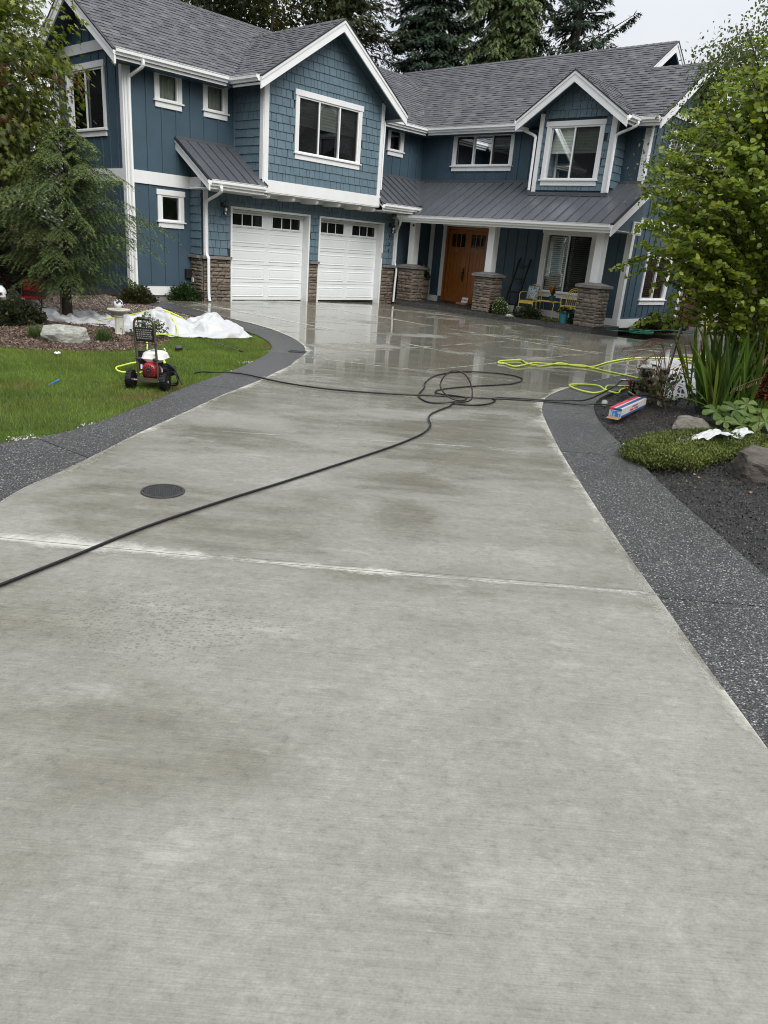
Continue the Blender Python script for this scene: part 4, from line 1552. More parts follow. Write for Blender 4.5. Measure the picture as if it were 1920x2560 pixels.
# ---- projecting gable over the garage
r5, o5 = window(FB, 12.47, 14.68, 3.38, 4.86, (1, 1.08, 1), 'shade', head=0.125, scr=(0, 2))
bw = wall('gable_wall', FB, 11.56, 15.50, 2.57, 5.12, [o5], 'shake_back', peak=(13.53, 6.40))
slope_b = lambda u: 6.33 - 0.667 * abs(u - 13.53)
shakes(bw, FB, 11.69, 15.38, 2.84, 6.25, [r5], True, top=slope_b)
FB.piece('belly_band', 'white', house, 11.53, 15.53, 0.001, 0.04, 2.57, 2.832)
FB.piece('corner_board', 'white', house, 11.55, 11.68, 0.001, 0.034, 2.833, 5.05)
FB.piece('corner_board', 'white', house, 15.385, 15.50, 0.001, 0.034, 2.833, 5.05)
sw = wall('gable_cheek', FS, 14.90, 16.03, 2.57, 4.98, [], 'shake_back')
shakes(sw, FS, 15.01, 16.03, 2.84, 4.9, [], False)
FS.piece('corner_board', 'white', house, 14.885, 15.01, 0.001, 0.03, 2.833, 4.9)
FS.piece('inner_corner', 'shake', house, 15.985, 16.029, 0.002, 0.03, 2.74, 4.9)
wall('gable_cheek', Face('x', 15.50), 14.90, 16.03, 2.57, 4.98, [], 'siding')
sf = MB()
sf.box((11.56, 14.87, 2.545), (15.50, 15.548, 2.568))
sf.build('soffit', 'white', house)
for x in (11.78, 12.56, 13.33, 14.10, 14.87, 15.42):
    c = MB()
    c.add([(x - 0.045, 15.545, 2.43), (x + 0.045, 15.545, 2.43), (x + 0.045, 14.99, 2.43), (x - 0.045, 14.99, 2.43), (x - 0.045, 14.95, 2.47), (x + 0.045, 14.95, 2.47),
           (x - 0.045, 14.95, 2.543), (x + 0.045, 14.95, 2.543), (x - 0.045, 15.545, 2.543), (x + 0.045, 15.545, 2.543)],
          [(0, 1, 2, 3), (3, 2, 5, 4), (4, 5, 7, 6), (6, 7, 9, 8), (0, 3, 4, 6, 8), (1, 9, 7, 5, 2), (0, 8, 9, 1)])
    c.build('corbel', 'white', house, bevel=0.004)

# ---- upper wall behind the garage and long front of the main wing
FU = Face('y', 16.03)
r6, o6 = window(FU, 16.88, 17.57, 4.05, 4.85, (1,))
uw = wall('upper_wall', FU, 15.50, 18.5, 3.3, 4.98, [o6], 'siding')
battens(uw, FU, 15.6, 18.5, 3.55, 4.9, [r6], 0.36, 0.12)
r7, o7 = window(FM, 12.74, 14.87, 3.79, 4.85, (1, 1.05, 1), scr=(0, 2))
r8, o8 = window(FM, 9.77, 11.40, 0.59, 2.36, (1, 1), 'slats', head=0.12, case=0.13, scr=(0,))
mw = wall('main_wall', FM, 8.85, 16.03, 0.0, 5.0, [o7, o8, (13.2, 14.8, -0.2, 2.29)], 'siding')
battens(mw, FM, 12.1, 16.0, 3.55, 4.9, [r7], 0.36, 0.1)
battens(mw, FM, 8.97, 9.44, 3.55, 4.9, [], 0.25, 0.12)
battens(mw, FM, 11.4, 13.1, 0.3, 2.5, [], 0.335, 0.2)
battens(mw, FM, 9.0, 9.77, 0.3, 2.5, [], 0.3, 0.2)
FM.piece('corner_board', 'white', house, 8.852, 8.97, 0.001, 0.034, 0.24, 5.0)
FM.piece('corner_board', 'white', house, 15.28, 15.42, 0.001, 0.034, 0.24, 2.5)
FM.piece('baseboard', 'white', house, 8.83, 13.06, 0.001, 0.045, 0.07, 0.24)
FM.piece('baseboard', 'white', house, 14.93, 15.5, 0.001, 0.045, 0.07, 0.24)
wall('entry_wall', Face('y', 15.50), 17.05, 18.5, 0.0, 2.6, [], 'siding')

# ---- front door
D = MB()
FM.box(D, 13.20, 13.27, -0.16, 0.01, 0.07, 2.27); FM.box(D, 14.73, 14.80, -0.16, 0.01, 0.07, 2.27); FM.box(D, 13.27, 14.73, -0.16, 0.01, 2.20, 2.27)
fd = D.build('front_door', 'door_wood', house, bevel=0.004)
for u0, u1, hinge in ((13.275, 13.997, 0), (14.003, 14.725, 1)):
    lf = MB()
    t = 0.105
    FM.box(lf, u0, u0 + t, -0.10, -0.055, 0.12, 2.195); FM.box(lf, u1 - t, u1, -0.10, -0.055, 0.12, 2.195)
    FM.box(lf, u0 + t, u1 - t, -0.10, -0.055, 2.08, 2.195); FM.box(lf, u0 + t, u1 - t, -0.10, -0.055, 1.58, 1.70)
    FM.box(lf, u0 + t, u1 - t, -0.10, -0.055, 0.12, 0.34)
    FM.box(lf, u0 + t - 0.02, u1 - t + 0.02, -0.05, -0.03, 1.69, 1.715)
    lf.build('door_leaf', 'door_wood', fd, bevel=0.003)
    k = 4
    for i in range(k):
        a = u0 + t + (u1 - u0 - 2 * t) * i / k
        b = u0 + t + (u1 - u0 - 2 * t) * (i + 1) / k
        FM.piece('door_plank', 'door_wood', fd, a + 0.003, b - 0.003, -0.095, -0.072, 0.335, 1.585)
    for i in range(3):
        a = u0 + t + (u1 - u0 - 2 * t) * i / 3
        b = u0 + t + (u1 - u0 - 2 * t) * (i + 1) / 3
        FM.piece('door_pane', 'black_glass' if 'black_glass' in M else 'black', fd, a + 0.014, b - 0.014, -0.088, -0.078, 1.715, 2.07)
        if i:
            FM.piece('door_muntin', 'door_wood', fd, a - 0.014, a + 0.014, -0.09, -0.06, 1.70, 2.08)
    hk = MB()
    hk.tube([FM.pt((u0 + u1) / 2, -0.04, 1.66), FM.pt((u0 + u1) / 2, -0.02, 1.64), FM.pt((u0 + u1) / 2, -0.015, 1.60), FM.pt((u0 + u1) / 2 - 0.012, -0.02, 1.575)], 0.006, 6)
    hk.build('wreath_hook', 'steel', fd)
hd = MB()
hu = 14.06
FM.box(hd, hu - 0.025, hu + 0.025, -0.055, -0.045, 0.73, 1.12)
hd.tube([FM.pt(hu, -0.04, 1.02), FM.pt(hu, 0.02, 0.98), FM.pt(hu, 0.025, 0.88), FM.pt(hu, 0.0, 0.80), FM.pt(hu, -0.04, 0.77)], 0.013, 8)
hd.lathe([(0.0, 0), (0.028, 0.002), (0.028, 0.02), (0.0, 0.024)], FM.pt(hu, -0.045, 1.09), 12, (-1, 0, 0))
hd.build('door_handle', 'black', fd, smooth=False)
bk = MB(); FM.box(bk, 13.1, 14.9, -0.4, -0.17, 0, 2.4); bk.build('door_back', 'room', fd)
FM.piece('threshold', 'barrel_band', fd, 13.2, 14.8, -0.16, 0.05, 0.07, 0.115)
t = MB()
FM.box(t, 14.80, 14.925, 0.001, 0.034, 0.24, 2.28); FM.box(t, 13.075, 13.20, 0.001, 0.034, 0.24, 2.28); FM.box(t, 13.05, 14.95, 0.001, 0.042, 2.28, 2.40)
t.build('front_door_casing', 'white', house, bevel=0.003)

# ---- dormer
r9, o9 = window(FD, 9.74, 11.37, 3.37, 4.86, (1, 1), 'shade', head=0.115, case=0.1, scr=(0,))
dw = wall('dormer_wall', FD, 9.46, 11.60, 3.05, 5.10, [o9], 'shake_back', peak=(10.53, 5.80))
slope_d = lambda u: 5.76 - 0.667 * abs(u - 10.53)
shakes(dw, FD, 9.58, 11.48, 3.26, 5.7, [r9], False, top=slope_d, row=0.185)
FD.piece('corner_board', 'white', house, 9.45, 9.575, 0.001, 0.034, 3.2, 5.05)
FD.piece('corner_board', 'white', house, 11.485, 11.60, 0.001, 0.034, 3.2, 5.05)
dc = wall('dormer_cheek', FC, 17.90, 18.52, 2.9, 5.0, [], 'shake_back')
shakes(dc, FC, 18.0, 18.5, 3.35, 4.9, [], False)
FC.piece('corner_board', 'white', house, 17.868, 17.98, 0.001, 0.03, 3.2, 4.95)
wall('dormer_cheek', Face('y', 11.60), 17.90, 18.52, 2.9, 5.0, [], 'siding')
fl = MB()
FD.box(fl, 9.40, 11.68, -0.02, 0.06, 3.13, 3.215)
fl.build('dormer_flashing', 'metal_roof', house)

# ---- right gable end
r10, o10 = window(FX, 19.55, 21.22, 0.60, 1.95, (1, 1), 'slats', head=0.12)
r11, o11 = window(FX, 19.60, 21.15, 3.38, 4.86, (1, 1), 'shade', head=0.12)
xw = wall('right_end_wall', FX, 18.5, 22.25, 0.1, 5.0, [o10, o11], 'siding', peak=(20.38, 6.28))
slope_x = lambda u: 6.24 - 0.667 * abs(u - 20.38)
battens(xw, FX, 18.6, 22.2, 0.3, 5.14, [r10, r11, (18.5, 22.3, 2.5, 2.74)], 0.36, 0.25, top=lambda u: slope_x(u) - 0.02)
battens(xw, FX, 18.6, 22.2, 5.31, 6.3, [], 0.36, 0.25, top=slope_x)
FX.piece('gable_band', 'white', house, 18.75, 22.0, 0, 0.036, 5.145, 5.30)
FX.piece('belly_band', 'white', house, 18.62, 22.25, 0, 0.036, 2.50, 2.74)
FX.piece('corner_board', 'white', house, 18.468, 18.61, 0.001, 0.03, 0.24, 5.0)
FX.piece('corner_board', 'white', house, 22.13, 22.25, 0.001, 0.034, 0.1, 5.0)
FX.piece('baseboard', 'white', house, 18.46, 22.25, 0.001, 0.045, 0.02, 0.238)
FX2 = Face('y', 10.5)
m2 = MB()
m2.face([FX2.pt(19.0, 0, 4.9), FX2.pt(24.5, 0, 4.9), FX2.pt(21.74, 0, 7.2)])
m2.build('upper_gable_wall', 'siding', house, recalc=False)
bm_ = MB()
bm_.face([(22.25, 8.85, 0), (22.25, 19, 0), (22.25, 19, 5), (22.25, 8.85, 5)])
bm_.face([(8.75, 19.22, 0), (22.3, 19.22, 0), (22.3, 19.22, 5), (8.75, 19.22, 5)])
bm_.build('rear_wall', 'siding', house, recalc=False)

# ---------------------------------------------------------------- roofs
SL = 0.667
def slab(name, poly, zf, mat='siding', th=0.13, parent=None):
    m = MB()
    n_ = len(poly)
    vs_ = [(x, y, zf(x, y) - 0.003) for x, y in poly] + [(x, y, zf(x, y) - th) for x, y in poly]
    m.add(vs_, [tuple(range(n_)), tuple(range(n_, 2 * n_))[::-1]] + [(i, (i + 1) % n_, n_ + (i + 1) % n_, n_ + i) for i in range(n_)])
    return m.build(name, mat, parent or house)

def shingles(parent, poly, zf, e, up, seed):
    """courses of laminated shingles laid over a convex roof polygon; e = along the eave, up = uphill (plan unit vectors)"""
    r = random.Random(seed)
    e, up = V3((*e, 0)), V3((*up, 0))
    o = V3((*poly[0], 0))
    rise = zf(o.x + up.x, o.y + up.y) - zf(o.x, o.y)
    cs = math.sqrt(1 + rise * rise)
    pl = [((V3((x, y, 0)) - o).dot(e), (V3((x, y, 0)) - o).dot(up) * cs) for x, y in poly]
    a0, a1 = min(p[0] for p in pl), max(p[0] for p in pl)
    b0, b1 = min(p[1] for p in pl), max(p[1] for p in pl)
    bm = bmesh.new()
    b_ = b0 - 0.02
    EX = 0.142
    while b_ < b1:
        a = a0 - r.uniform(0, 0.3)
        tog = r.random() < 0.5
        while a < a1:
            w = r.uniform(0.10, 0.30)
            hgt = (0.021 if tog else 0.012) + r.uniform(-0.0015, 0.0015)
            lo = b_ + r.uniform(-0.004, 0.004)
            v = [bm.verts.new(q) for q in ((a, lo, hgt), (a + w, lo, hgt), (a + w, b_ + EX + 0.01, 0.003), (a, b_ + EX + 0.01, 0.003), (a, lo, 0.0), (a + w, lo, 0.0))]
            bm.faces.new(v[:4]); bm.faces.new((v[4], v[5], v[1], v[0])); bm.faces.new((v[0], v[3], v[4])); bm.faces.new((v[5], v[2], v[1]))
            a += w
            tog = not tog if r.random() < 0.8 else tog
        b_ += EX
    n_ = len(pl)
    area = sum(pl[i][0] * pl[(i + 1) % n_][1] - pl[(i + 1) % n_][0] * pl[i][1] for i in range(n_))
    for i in range(n_):
        p, q = pl[i], pl[(i + 1) % n_]
        nx, ny = (q[1] - p[1]), -(q[0] - p[0])
        if area < 0:
            nx, ny = -nx, -ny
        bmesh.ops.bisect_plane(bm, geom=bm.verts[:] + bm.edges[:] + bm.faces[:], plane_co=(p[0], p[1], 0), plane_no=(nx, ny, 0), clear_outer=True)
    up3 = V3((up.x, up.y, rise)).normalized()
    nn = e.cross(up3)
    if nn.z < 0:
        nn = -nn
    o3 = V3((o.x, o.y, zf(o.x, o.y))) - org(parent)
    for v in bm.verts:
        v.co = o3 + e * v.co.x + up3 * v.co.y + nn * v.co.z
    me = bpy.data.meshes.new('shingles')
    bm.to_mesh(me)
    bm.free()
    me.materials.append(M['roof'])
    ob = bpy.data.objects.new('shingles', me)
    COL.objects.link(ob)
    ob.parent = parent
    ob['kind'] = 'stuff'
    return ob

zG = lambda x, y: 4.88 + SL * (y - 15.6)
zM = lambda x, y: 4.92 + SL * (x - 18.1)
zA = lambda x, y: 6.447 - SL * abs(x - 13.53)                # garage gable
zD = lambda x, y: 5.885 - SL * abs(y - 10.53)                # dormer
RG = slab('garage_roof', [(9.65, 15.6), (18.3, 15.6), (21.25, 18.57), (9.65, 18.57)], zG)
shingles(RG, [(9.65, 15.6), (18.2, 15.6), (21.15, 18.57), (9.65, 18.57)], zG, (1, 0), (0, 1), 1)
RE = slab('left_gable_roof', [(8.35, 15.6), (9.65, 15.6), (9.65, 17.6), (8.35, 17.6)], zG)
shingles(RE, [(8.33, 15.6), (9.66, 15.6), (9.66, 17.6), (8.33, 17.6)], zG, (1, 0), (0, 1), 2)
zGb = lambda x, y: zG(x, 17.6) - SL * (y - 17.6)
slab('left_gable_roof_back', [(8.35, 17.6), (9.65, 17.6), (9.65, 19.65), (8.35, 19.65)], zGb)
zGc = lambda x, y: zG(x, 18.57) - SL * (y - 18.57)
slab('garage_roof_back', [(9.65, 18.57), (22, 18.57), (22, 21.5), (9.65, 21.5)], zGc, 'roof')
RM = slab('main_roof', [(18.1, 10.13), (21.74, 10.13), (21.74, 21), (18.1, 21)], zM)
shingles(RM, [(18.1, 10.13), (21.74, 10.13), (21.74, 20), (18.1, 20)], zM, (0, 1), (1, 0), 3)
RX = slab('right_gable_roof', [(18.1, 8.45), (20.38, 8.45), (20.38, 10.13), (18.1, 10.13)], zM)
shingles(RX, [(18.1, 8.43), (20.38, 8.43), (20.38, 10.14), (18.1, 10.14)], zM, (0, 1), (1, 0), 4)
zXb = lambda x, y: zM(20.38, y) - SL * (x - 20.38)
slab('right_gable_roof_back', [(20.38, 8.45), (22.7, 8.45), (22.7, 10.13), (20.38, 10.13)], zXb)
zMb = lambda x, y: zM(21.74, y) - SL * (x - 21.74)
slab('main_roof_back', [(21.74, 10.13), (25.4, 10.13), (25.4, 21), (21.74, 21)], zMb)
RA = slab('garage_gable_roof', [(11.15, 14.5), (13.53, 14.5), (13.53, 17.98), (11.15, 15.64)], zA)
shingles(RA, [(11.15, 14.48), (11.15, 15.64), (13.53, 17.98), (13.53, 14.48)], zA, (0, 1), (1, 0), 5)
RA2 = slab('garage_gable_roof', [(15.91, 14.5), (13.53, 14.5), (13.53, 17.98), (15.91, 15.64)], zA)
shingles(RA2, [(15.91, 14.48), (15.91, 15.64), (13.53, 17.98), (13.53, 14.48)], zA, (0, 1), (-1, 0), 6)
RD = slab('dormer_roof', [(17.5, 12.05), (17.5, 10.53), (19.57, 10.53), (18.05, 12.05)], zD)
shingles(RD, [(17.48, 12.05), (18.05, 12.05), (19.57, 10.53), (17.48, 10.53)], zD, (1, 0), (0, -1), 7)
RD2 = slab('dormer_roof', [(17.5, 9.01), (17.5, 10.53), (19.57, 10.53), (18.05, 9.01)], zD)
shingles(RD2, [(17.48, 9.01), (18.05, 9.01), (19.57, 10.53), (17.48, 10.53)], zD, (1, 0), (0, 1), 8)

def ridge(parent, p, q, s1, s2):
    """ridge caps: short folded pieces lapped along a ridge"""
    p, q = V3(p), V3(q)
    d = (q - p)
    n_ = max(1, int(d.length / 0.2))
    m = MB()
    dn = d.normalized()
    for i in range(n_):
        a, b = p + d * (i / n_), p + d * ((i + 1.12) / n_)
        h0, h1 = 0.026, 0.014
        A = [a + V3((0, 0, h0)), a + V3(s1) * 0.13 + V3((0, 0, h0)), a + V3(s2) * 0.13 + V3((0, 0, h0))]
        B = [b + V3((0, 0, h1)), b + V3(s1) * 0.13 + V3((0, 0, h1)), b + V3(s2) * 0.13 + V3((0, 0, h1))]
        m.add(A + B, [(0, 3, 4, 1), (0, 2, 5, 3)])
        m.add([A[0], A[1], A[2], A[0] - V3((0, 0, .02)), A[1] - V3((0, 0, .02)), A[2] - V3((0, 0, .02))], [(0, 1, 4, 3), (0, 3, 5, 2)])
    m.build('ridge_caps', 'roof', parent, kind='stuff')
k1 = 1 / math.sqrt(1 + SL * SL)
ridge(RG, (9.65, 18.57, zG(0, 18.57)), (21.1, 18.57, zG(0, 18.57)), (0, -k1, -SL * k1), (0, k1, -SL * k1))
ridge(RM, (21.74, 10.15, zM(21.74, 0)), (21.74, 20, zM(21.74, 0)), (-k1, 0, -SL * k1), (k1, 0, -SL * k1))
ridge(RX, (20.38, 8.45, zM(20.38, 0)), (20.38, 10.13, zM(20.38, 0)), (-k1, 0, -SL * k1), (k1, 0, -SL * k1))
ridge(RA, (13.53, 14.5, 6.447), (13.53, 17.95, 6.447), (-k1, 0, -SL * k1), (k1, 0, -SL * k1))
ridge(RD, (17.5, 10.53, 5.885), (19.57, 10.53, 5.885), (0, -k1, -SL * k1), (0, k1, -SL * k1))
ridge(RE, (8.35, 17.6, zG(0, 17.6)), (9.65, 17.6, zG(0, 17.6)), (0, -k1, -SL * k1), (0, k1, -SL * k1))

def rake(parent, foot, peak, out, depth=0.245, th=0.036, shadow=0.07):
    """a white barge board under the roof edge, with a thinner trim strip and a black drip edge; out = unit vector away from the gable"""
    f, p, o_ = V3(foot), V3(peak), V3(out)
    for nm, z0, z1, t0, t1, mt in (('rake_board', -depth - 0.01, -0.02, 0.0, th, 'white'), ('rake_trim', -0.085, -0.0195, th, th + 0.018, 'white'), ('drip_edge', -0.019, 0.012, -0.02, th + 0.03, 'black')):
        m = MB()
        A = [f + V3((0, 0, z0)), p + V3((0, 0, z0)), p + V3((0, 0, z1)), f + V3((0, 0, z1))]
        m.add([q + o_ * t0 for q in A] + [q + o_ * t1 for q in A], [(0, 1, 2, 3), (7, 6, 5, 4), (0, 4, 5, 1), (1, 5, 6, 2), (2, 6, 7, 3), (3, 7, 4, 0)])
        m.build(nm, mt, parent)
rake(RA, (11.13, 14.5, zA(11.13, 0)), (13.53, 14.5, 6.447), (0, -1, 0))
rake(RA2, (15.93, 14.5, zA(15.93, 0)), (13.53, 14.5, 6.447), (0, -1, 0))
rake(RD, (17.5, 12.07, zD(0, 12.07)), (17.5, 10.53, 5.885), (-1, 0, 0))
rake(RD2, (17.5, 8.99, zD(0, 8.99)), (17.5, 10.53, 5.885), (-1, 0, 0))
rake(RE, (8.35, 15.56, zG(0, 15.56)), (8.35, 17.6, zG(0, 17.6)), (-1, 0, 0))
rake(RE, (8.35, 19.65, zGb(0, 19.65)), (8.35, 17.6, zG(0, 17.6)), (-1, 0, 0))
rake(RG, (9.65, 17.55, zG(0, 17.55)), (9.65, 18.57, zG(0, 18.57)), (-1, 0, 0), 0.2)
rake(RX, (18.06, 8.45, zM(18.06, 0)), (20.38, 8.45, zM(20.38, 0)), (0, -1, 0))
rake(RX, (22.7, 8.45, zXb(22.7, 0)), (20.38, 8.45, zM(20.38, 0)), (0, -1, 0))
rake(RM, (20.3, 10.13, zM(20.3, 0)), (21.74, 10.13, zM(21.74, 0)), (0, -1, 0))
rake(RM, (25.4, 10.13, zMb(25.4, 0)), (21.74, 10.13, zM(21.74, 0)), (0, -1, 0))

GP = [(0.0, 0.0), (0.055, 0.0), (0.062, 0.03), (0.105, 0.055), (0.11, 0.095), (0.098, 0.10), (0.098, 0.118), (0.118, 0.122), (0.118, 0.128), (0.088, 0.128), (0.088, 0.06), (0.02, 0.02), (0.004, 0.128), (0.0, 0.128)]
def gutter(p, q, out, z, parent=None, ext=0.0):
    """K-style gutter and fascia from p to q (plan points); z = top of gutter"""
    p, q, o_ = V3((*p, 0)), V3((*q, 0)), V3((*out, 0))
    m = MB()
    n_ = len(GP)
    vs_ = [p + o_ * a + V3((0, 0, z - 0.128 + h)) for a, h in GP] + [q + o_ * a + V3((0, 0, z - 0.128 + h)) for a, h in GP]
    m.add(vs_, [(i, (i + 1) % n_, n_ + (i + 1) % n_, n_ + i) for i in range(n_)] + [tuple(range(n_))[::-1], tuple(range(n_, 2 * n_))])
    g = m.build('gutter', 'vinyl', parent or house)
    fa = MB()
    d = (q - p).normalized()
    A = [p + V3((0, 0, z - 0.19)), q + V3((0, 0, z - 0.19)), q + V3((0, 0, z - 0.005)), p + V3((0, 0, z - 0.005))]
    fa.add([a - o_ * 0.001 for a in A] + [a - o_ * 0.03 for a in A], [(0, 1, 2, 3), (7, 6, 5, 4), (0, 4, 5, 1), (1, 5, 6, 2), (2, 6, 7, 3), (3, 7, 4, 0)])
    fa.build('fascia', 'white', g)
    return g
gutter((8.33, 15.6), (11.03, 15.6), (0, -1), 4.885, RG)
gutter((11.15, 14.52), (11.15, 15.53), (-1, 0), 4.875, RA)
gutter((15.91, 14.52), (15.91, 15.53), (1, 0), 4.875, RA2)
gutter((16.0, 15.6), (18.05, 15.6), (0, -1), 4.885, RG)
gutter((18.1, 12.1), (18.1, 15.56), (-1, 0), 4.90, RM)
gutter((18.1, 8.47), (18.1, 9.0), (-1, 0), 4.90, RX)
gutter((17.52, 9.01), (18.02, 9.01), (0, -1), 4.87, RD2)
gutter((17.52, 12.05), (18.02, 12.05), (0, 1), 4.87, RD)
# closed eave soffits
for a, b in (((8.4, 15.602, 4.70), (11.2, 16.03, 4.715)), ((15.8, 15.602, 4.70), (18.5, 16.03, 4.716)), ((18.102, 8.5, 4.722), (18.5, 15.7, 4.736))):
    s_ = MB(); s_.box(a, b); s_.build('soffit', 'siding', house)

# ---- standing-seam metal roofs
def seam_roof(name, u0, u1, fn, step=0.305, seam=0.028):
    """fn(u, t) -> point, t 0 at the eave, 1 at the wall; one pan with its raised seam per panel"""
    base = MB()
    base.face([fn(u0, 0), fn(u1, 0), fn(u1, 1), fn(u0, 1)])
    th = V3((0, 0, -0.1))
    base.add([V3(fn(u0, 0)) + th, V3(fn(u1, 0)) + th, V3(fn(u1, 1)) + th, V3(fn(u0, 1)) + th], [(0, 1, 2, 3)])
    ro = base.build(name, 'white', house, recalc=False)
    n_ = max(1, round((u1 - u0) / step))
    for i in range(n_):
        a, b = u0 + (u1 - u0) * i / n_, u0 + (u1 - u0) * (i + 1) / n_
        m = MB()
        A0, B0, B1, A1 = (V3(fn(a, 0)), V3(fn(b, 0)), V3(fn(b, 1)), V3(fn(a, 1)))
        up = (B0 - A0).cross(A1 - A0).normalized()
        if up.z < 0: up = -up
        lift = up * (0.012)
        m.face([A0 + lift, B0 + lift, B1 + lift, A1 + lift])
        m.face([A0 + lift, B0 + lift, B0 - up * 0.03, A0 - up * 0.03])
        w = (B0 - A0).normalized() * 0.009
        s0, s1 = A0 + lift, A1 + lift
        h = up * seam
        m.add([s0 - w, s0 + w, s1 + w, s1 - w, s0 - w + h, s0 + w + h, s1 + w + h, s1 - w + h], [(4, 5, 6, 7), (0, 1, 5, 4), (1, 2, 6, 5), (3, 0, 4, 7)])
        if i == n_ - 1:
            s0, s1 = B0 + lift, B1 + lift
            m.add([s0 - w, s0 + w, s1 + w, s1 - w, s0 - w + h, s0 + w + h, s1 + w + h, s1 - w + h], [(4, 5, 6, 7), (0, 1, 5, 4), (1, 2, 6, 5), (3, 0, 4, 7)])
        m.build('roof_panel', 'metal_roof', ro, recalc=False)
    return ro
def fn_gar(u, t):
    return (u, 14.72 + (16.03 - 14.72) * t, 2.655 + (3.49 - 2.655) * t)
def fn_por(u, t):
    return (16.75 + 1.75 * t, u, 2.455 + (3.49 - 2.455) * t)
R1 = seam_roof('garage_metal_roof', 9.97, 11.56, fn_gar, 0.265)
R2 = seam_roof('garage_metal_roof', 15.50, 18.4, fn_gar, 0.29)
R3 = seam_roof('porch_metal_roof', 8.55, 16.02, fn_por, 0.311)
for a, b in (((9.95, 15.99, 3.475), (11.55, 16.028, 3.55)), ((15.5, 15.985, 3.475), (18.46, 16.028, 3.55)), ((18.455, 11.6, 3.475), (18.498, 15.98, 3.552)), ((18.455, 8.85, 3.475), (18.498, 9.46, 3.552))):
    pbox('wall_flashing', 'metal_roof', house, a, b)
vl = MB()
v0, v1 = V3((17.0, 14.75, 2.70)), V3((18.42, 15.97, 3.50))
sd = (v1 - v0).cross(V3((0, 0, 1))).normalized()
vl.add([v0, v1, v1 + sd * 0.13 + V3((0, 0, 0.05)), v0 + sd * 0.13 + V3((0, 0, 0.05)), v1 - sd * 0.13 + V3((0, 0, 0.05)), v0 - sd * 0.13 + V3((0, 0, 0.05))], [(0, 1, 2, 3), (0, 5, 4, 1)])
vl.build('valley_flashing', 'metal_roof', house, recalc=False)
rake(R1, (9.985, 14.72, 2.665), (9.985, 16.03, 3.50), (-1, 0, 0), 0.22)
rake(R3, (16.73, 8.56, 2.455), (18.5, 8.56, 3.50), (0, -1, 0), 0.26)
gutter((9.99, 14.74), (11.47, 14.74), (0, -1), 2.665, R1)
gutter((15.54, 14.74), (17.05, 14.74), (0, -1), 2.665, R2)
gutter((16.78, 8.57), (16.78, 15.25), (-1, 0), 2.452, R3)
sf = MB()
sf.box((9.99, 14.745, 2.475), (11.56, 15.54, 2.49)); sf.box((15.54, 14.745, 2.475), (17.05, 15.54, 2.49)); sf.box((16.8, 8.6, 2.33), (18.45, 15.5, 2.345))
sf.build('soffit', 'white', house)
pe = MB()                                                        # triangles closing the small roofs
pe.face([(10.335, 14.80, 2.49), (10.335, 16.02, 2.49), (10.335, 16.02, 3.40)])
pe.build('eave_end', 'siding', house, recalc=False)
pe = MB()
pe.face([(16.8, 8.66, 2.34), (18.46, 8.66, 2.34), (18.46, 8.66, 3.4)])
pe.build('eave_end', 'siding', house, recalc=False)
FX.piece('porch_end_band', 'white', house, 18.0, 18.46, 0.2, 0.24, 2.3, 2.6)

# ---- downspouts
def spout(pts, r=0.036):
    m = MB()
    m.tube([V3(p) for p in catmull(pts, 4)], r, 6)
    m.build('downspout', 'vinyl', house)
spout([(8.93, 15.53, 4.78), (8.93, 15.56, 4.66), (8.85, 15.88, 4.52), (8.83, 15.95, 4.40), (8.83, 15.96, 3.4), (8.83, 15.96, 2.0), (8.83, 15.96, 0.2)])
spout([(10.22, 14.66, 2.55), (10.24, 14.70, 2.42), (10.33, 15.30, 2.26), (10.37, 15.46, 2.18), (10.38, 15.475, 1.6), (10.38, 15.475, 1.12), (10.38, 15.40, 1.0), (10.38, 15.395, 0.9), (10.38, 15.395, 0.2), (10.38, 15.35, 0.02)])
spout([(17.98, 12.12, 4.78), (17.97, 12.1, 4.70), (17.88, 11.72, 4.55), (17.84, 11.66, 4.4), (17.84, 11.66, 3.8), (17.84, 11.66, 3.25)])
spout([(17.9, 8.93, 4.78), (17.9, 8.96, 4.68), (17.86, 9.35, 4.52), (17.84, 9.40, 4.4), (17.84, 9.40, 3.8), (17.84, 9.40, 3.22)])
spout([(16.0, 15.45, 4.78), (15.95, 15.4, 4.72), (15.62, 15.0, 4.66), (15.56, 14.9, 4.55), (15.56, 14.9, 4.0), (15.56, 14.9, 3.0)], 0.03)
spout([(16.72, 15.1, 2.34), (16.8, 15.2, 2.22), (16.98, 15.44, 2.05), (17.0, 15.48, 1.9), (17.0, 15.48, 1.2), (17.0, 15.46, 1.06), (17.0, 15.40, 0.95), (16.97, 15.39, 0.5), (16.95, 15.38, 0.0)], 0.032)

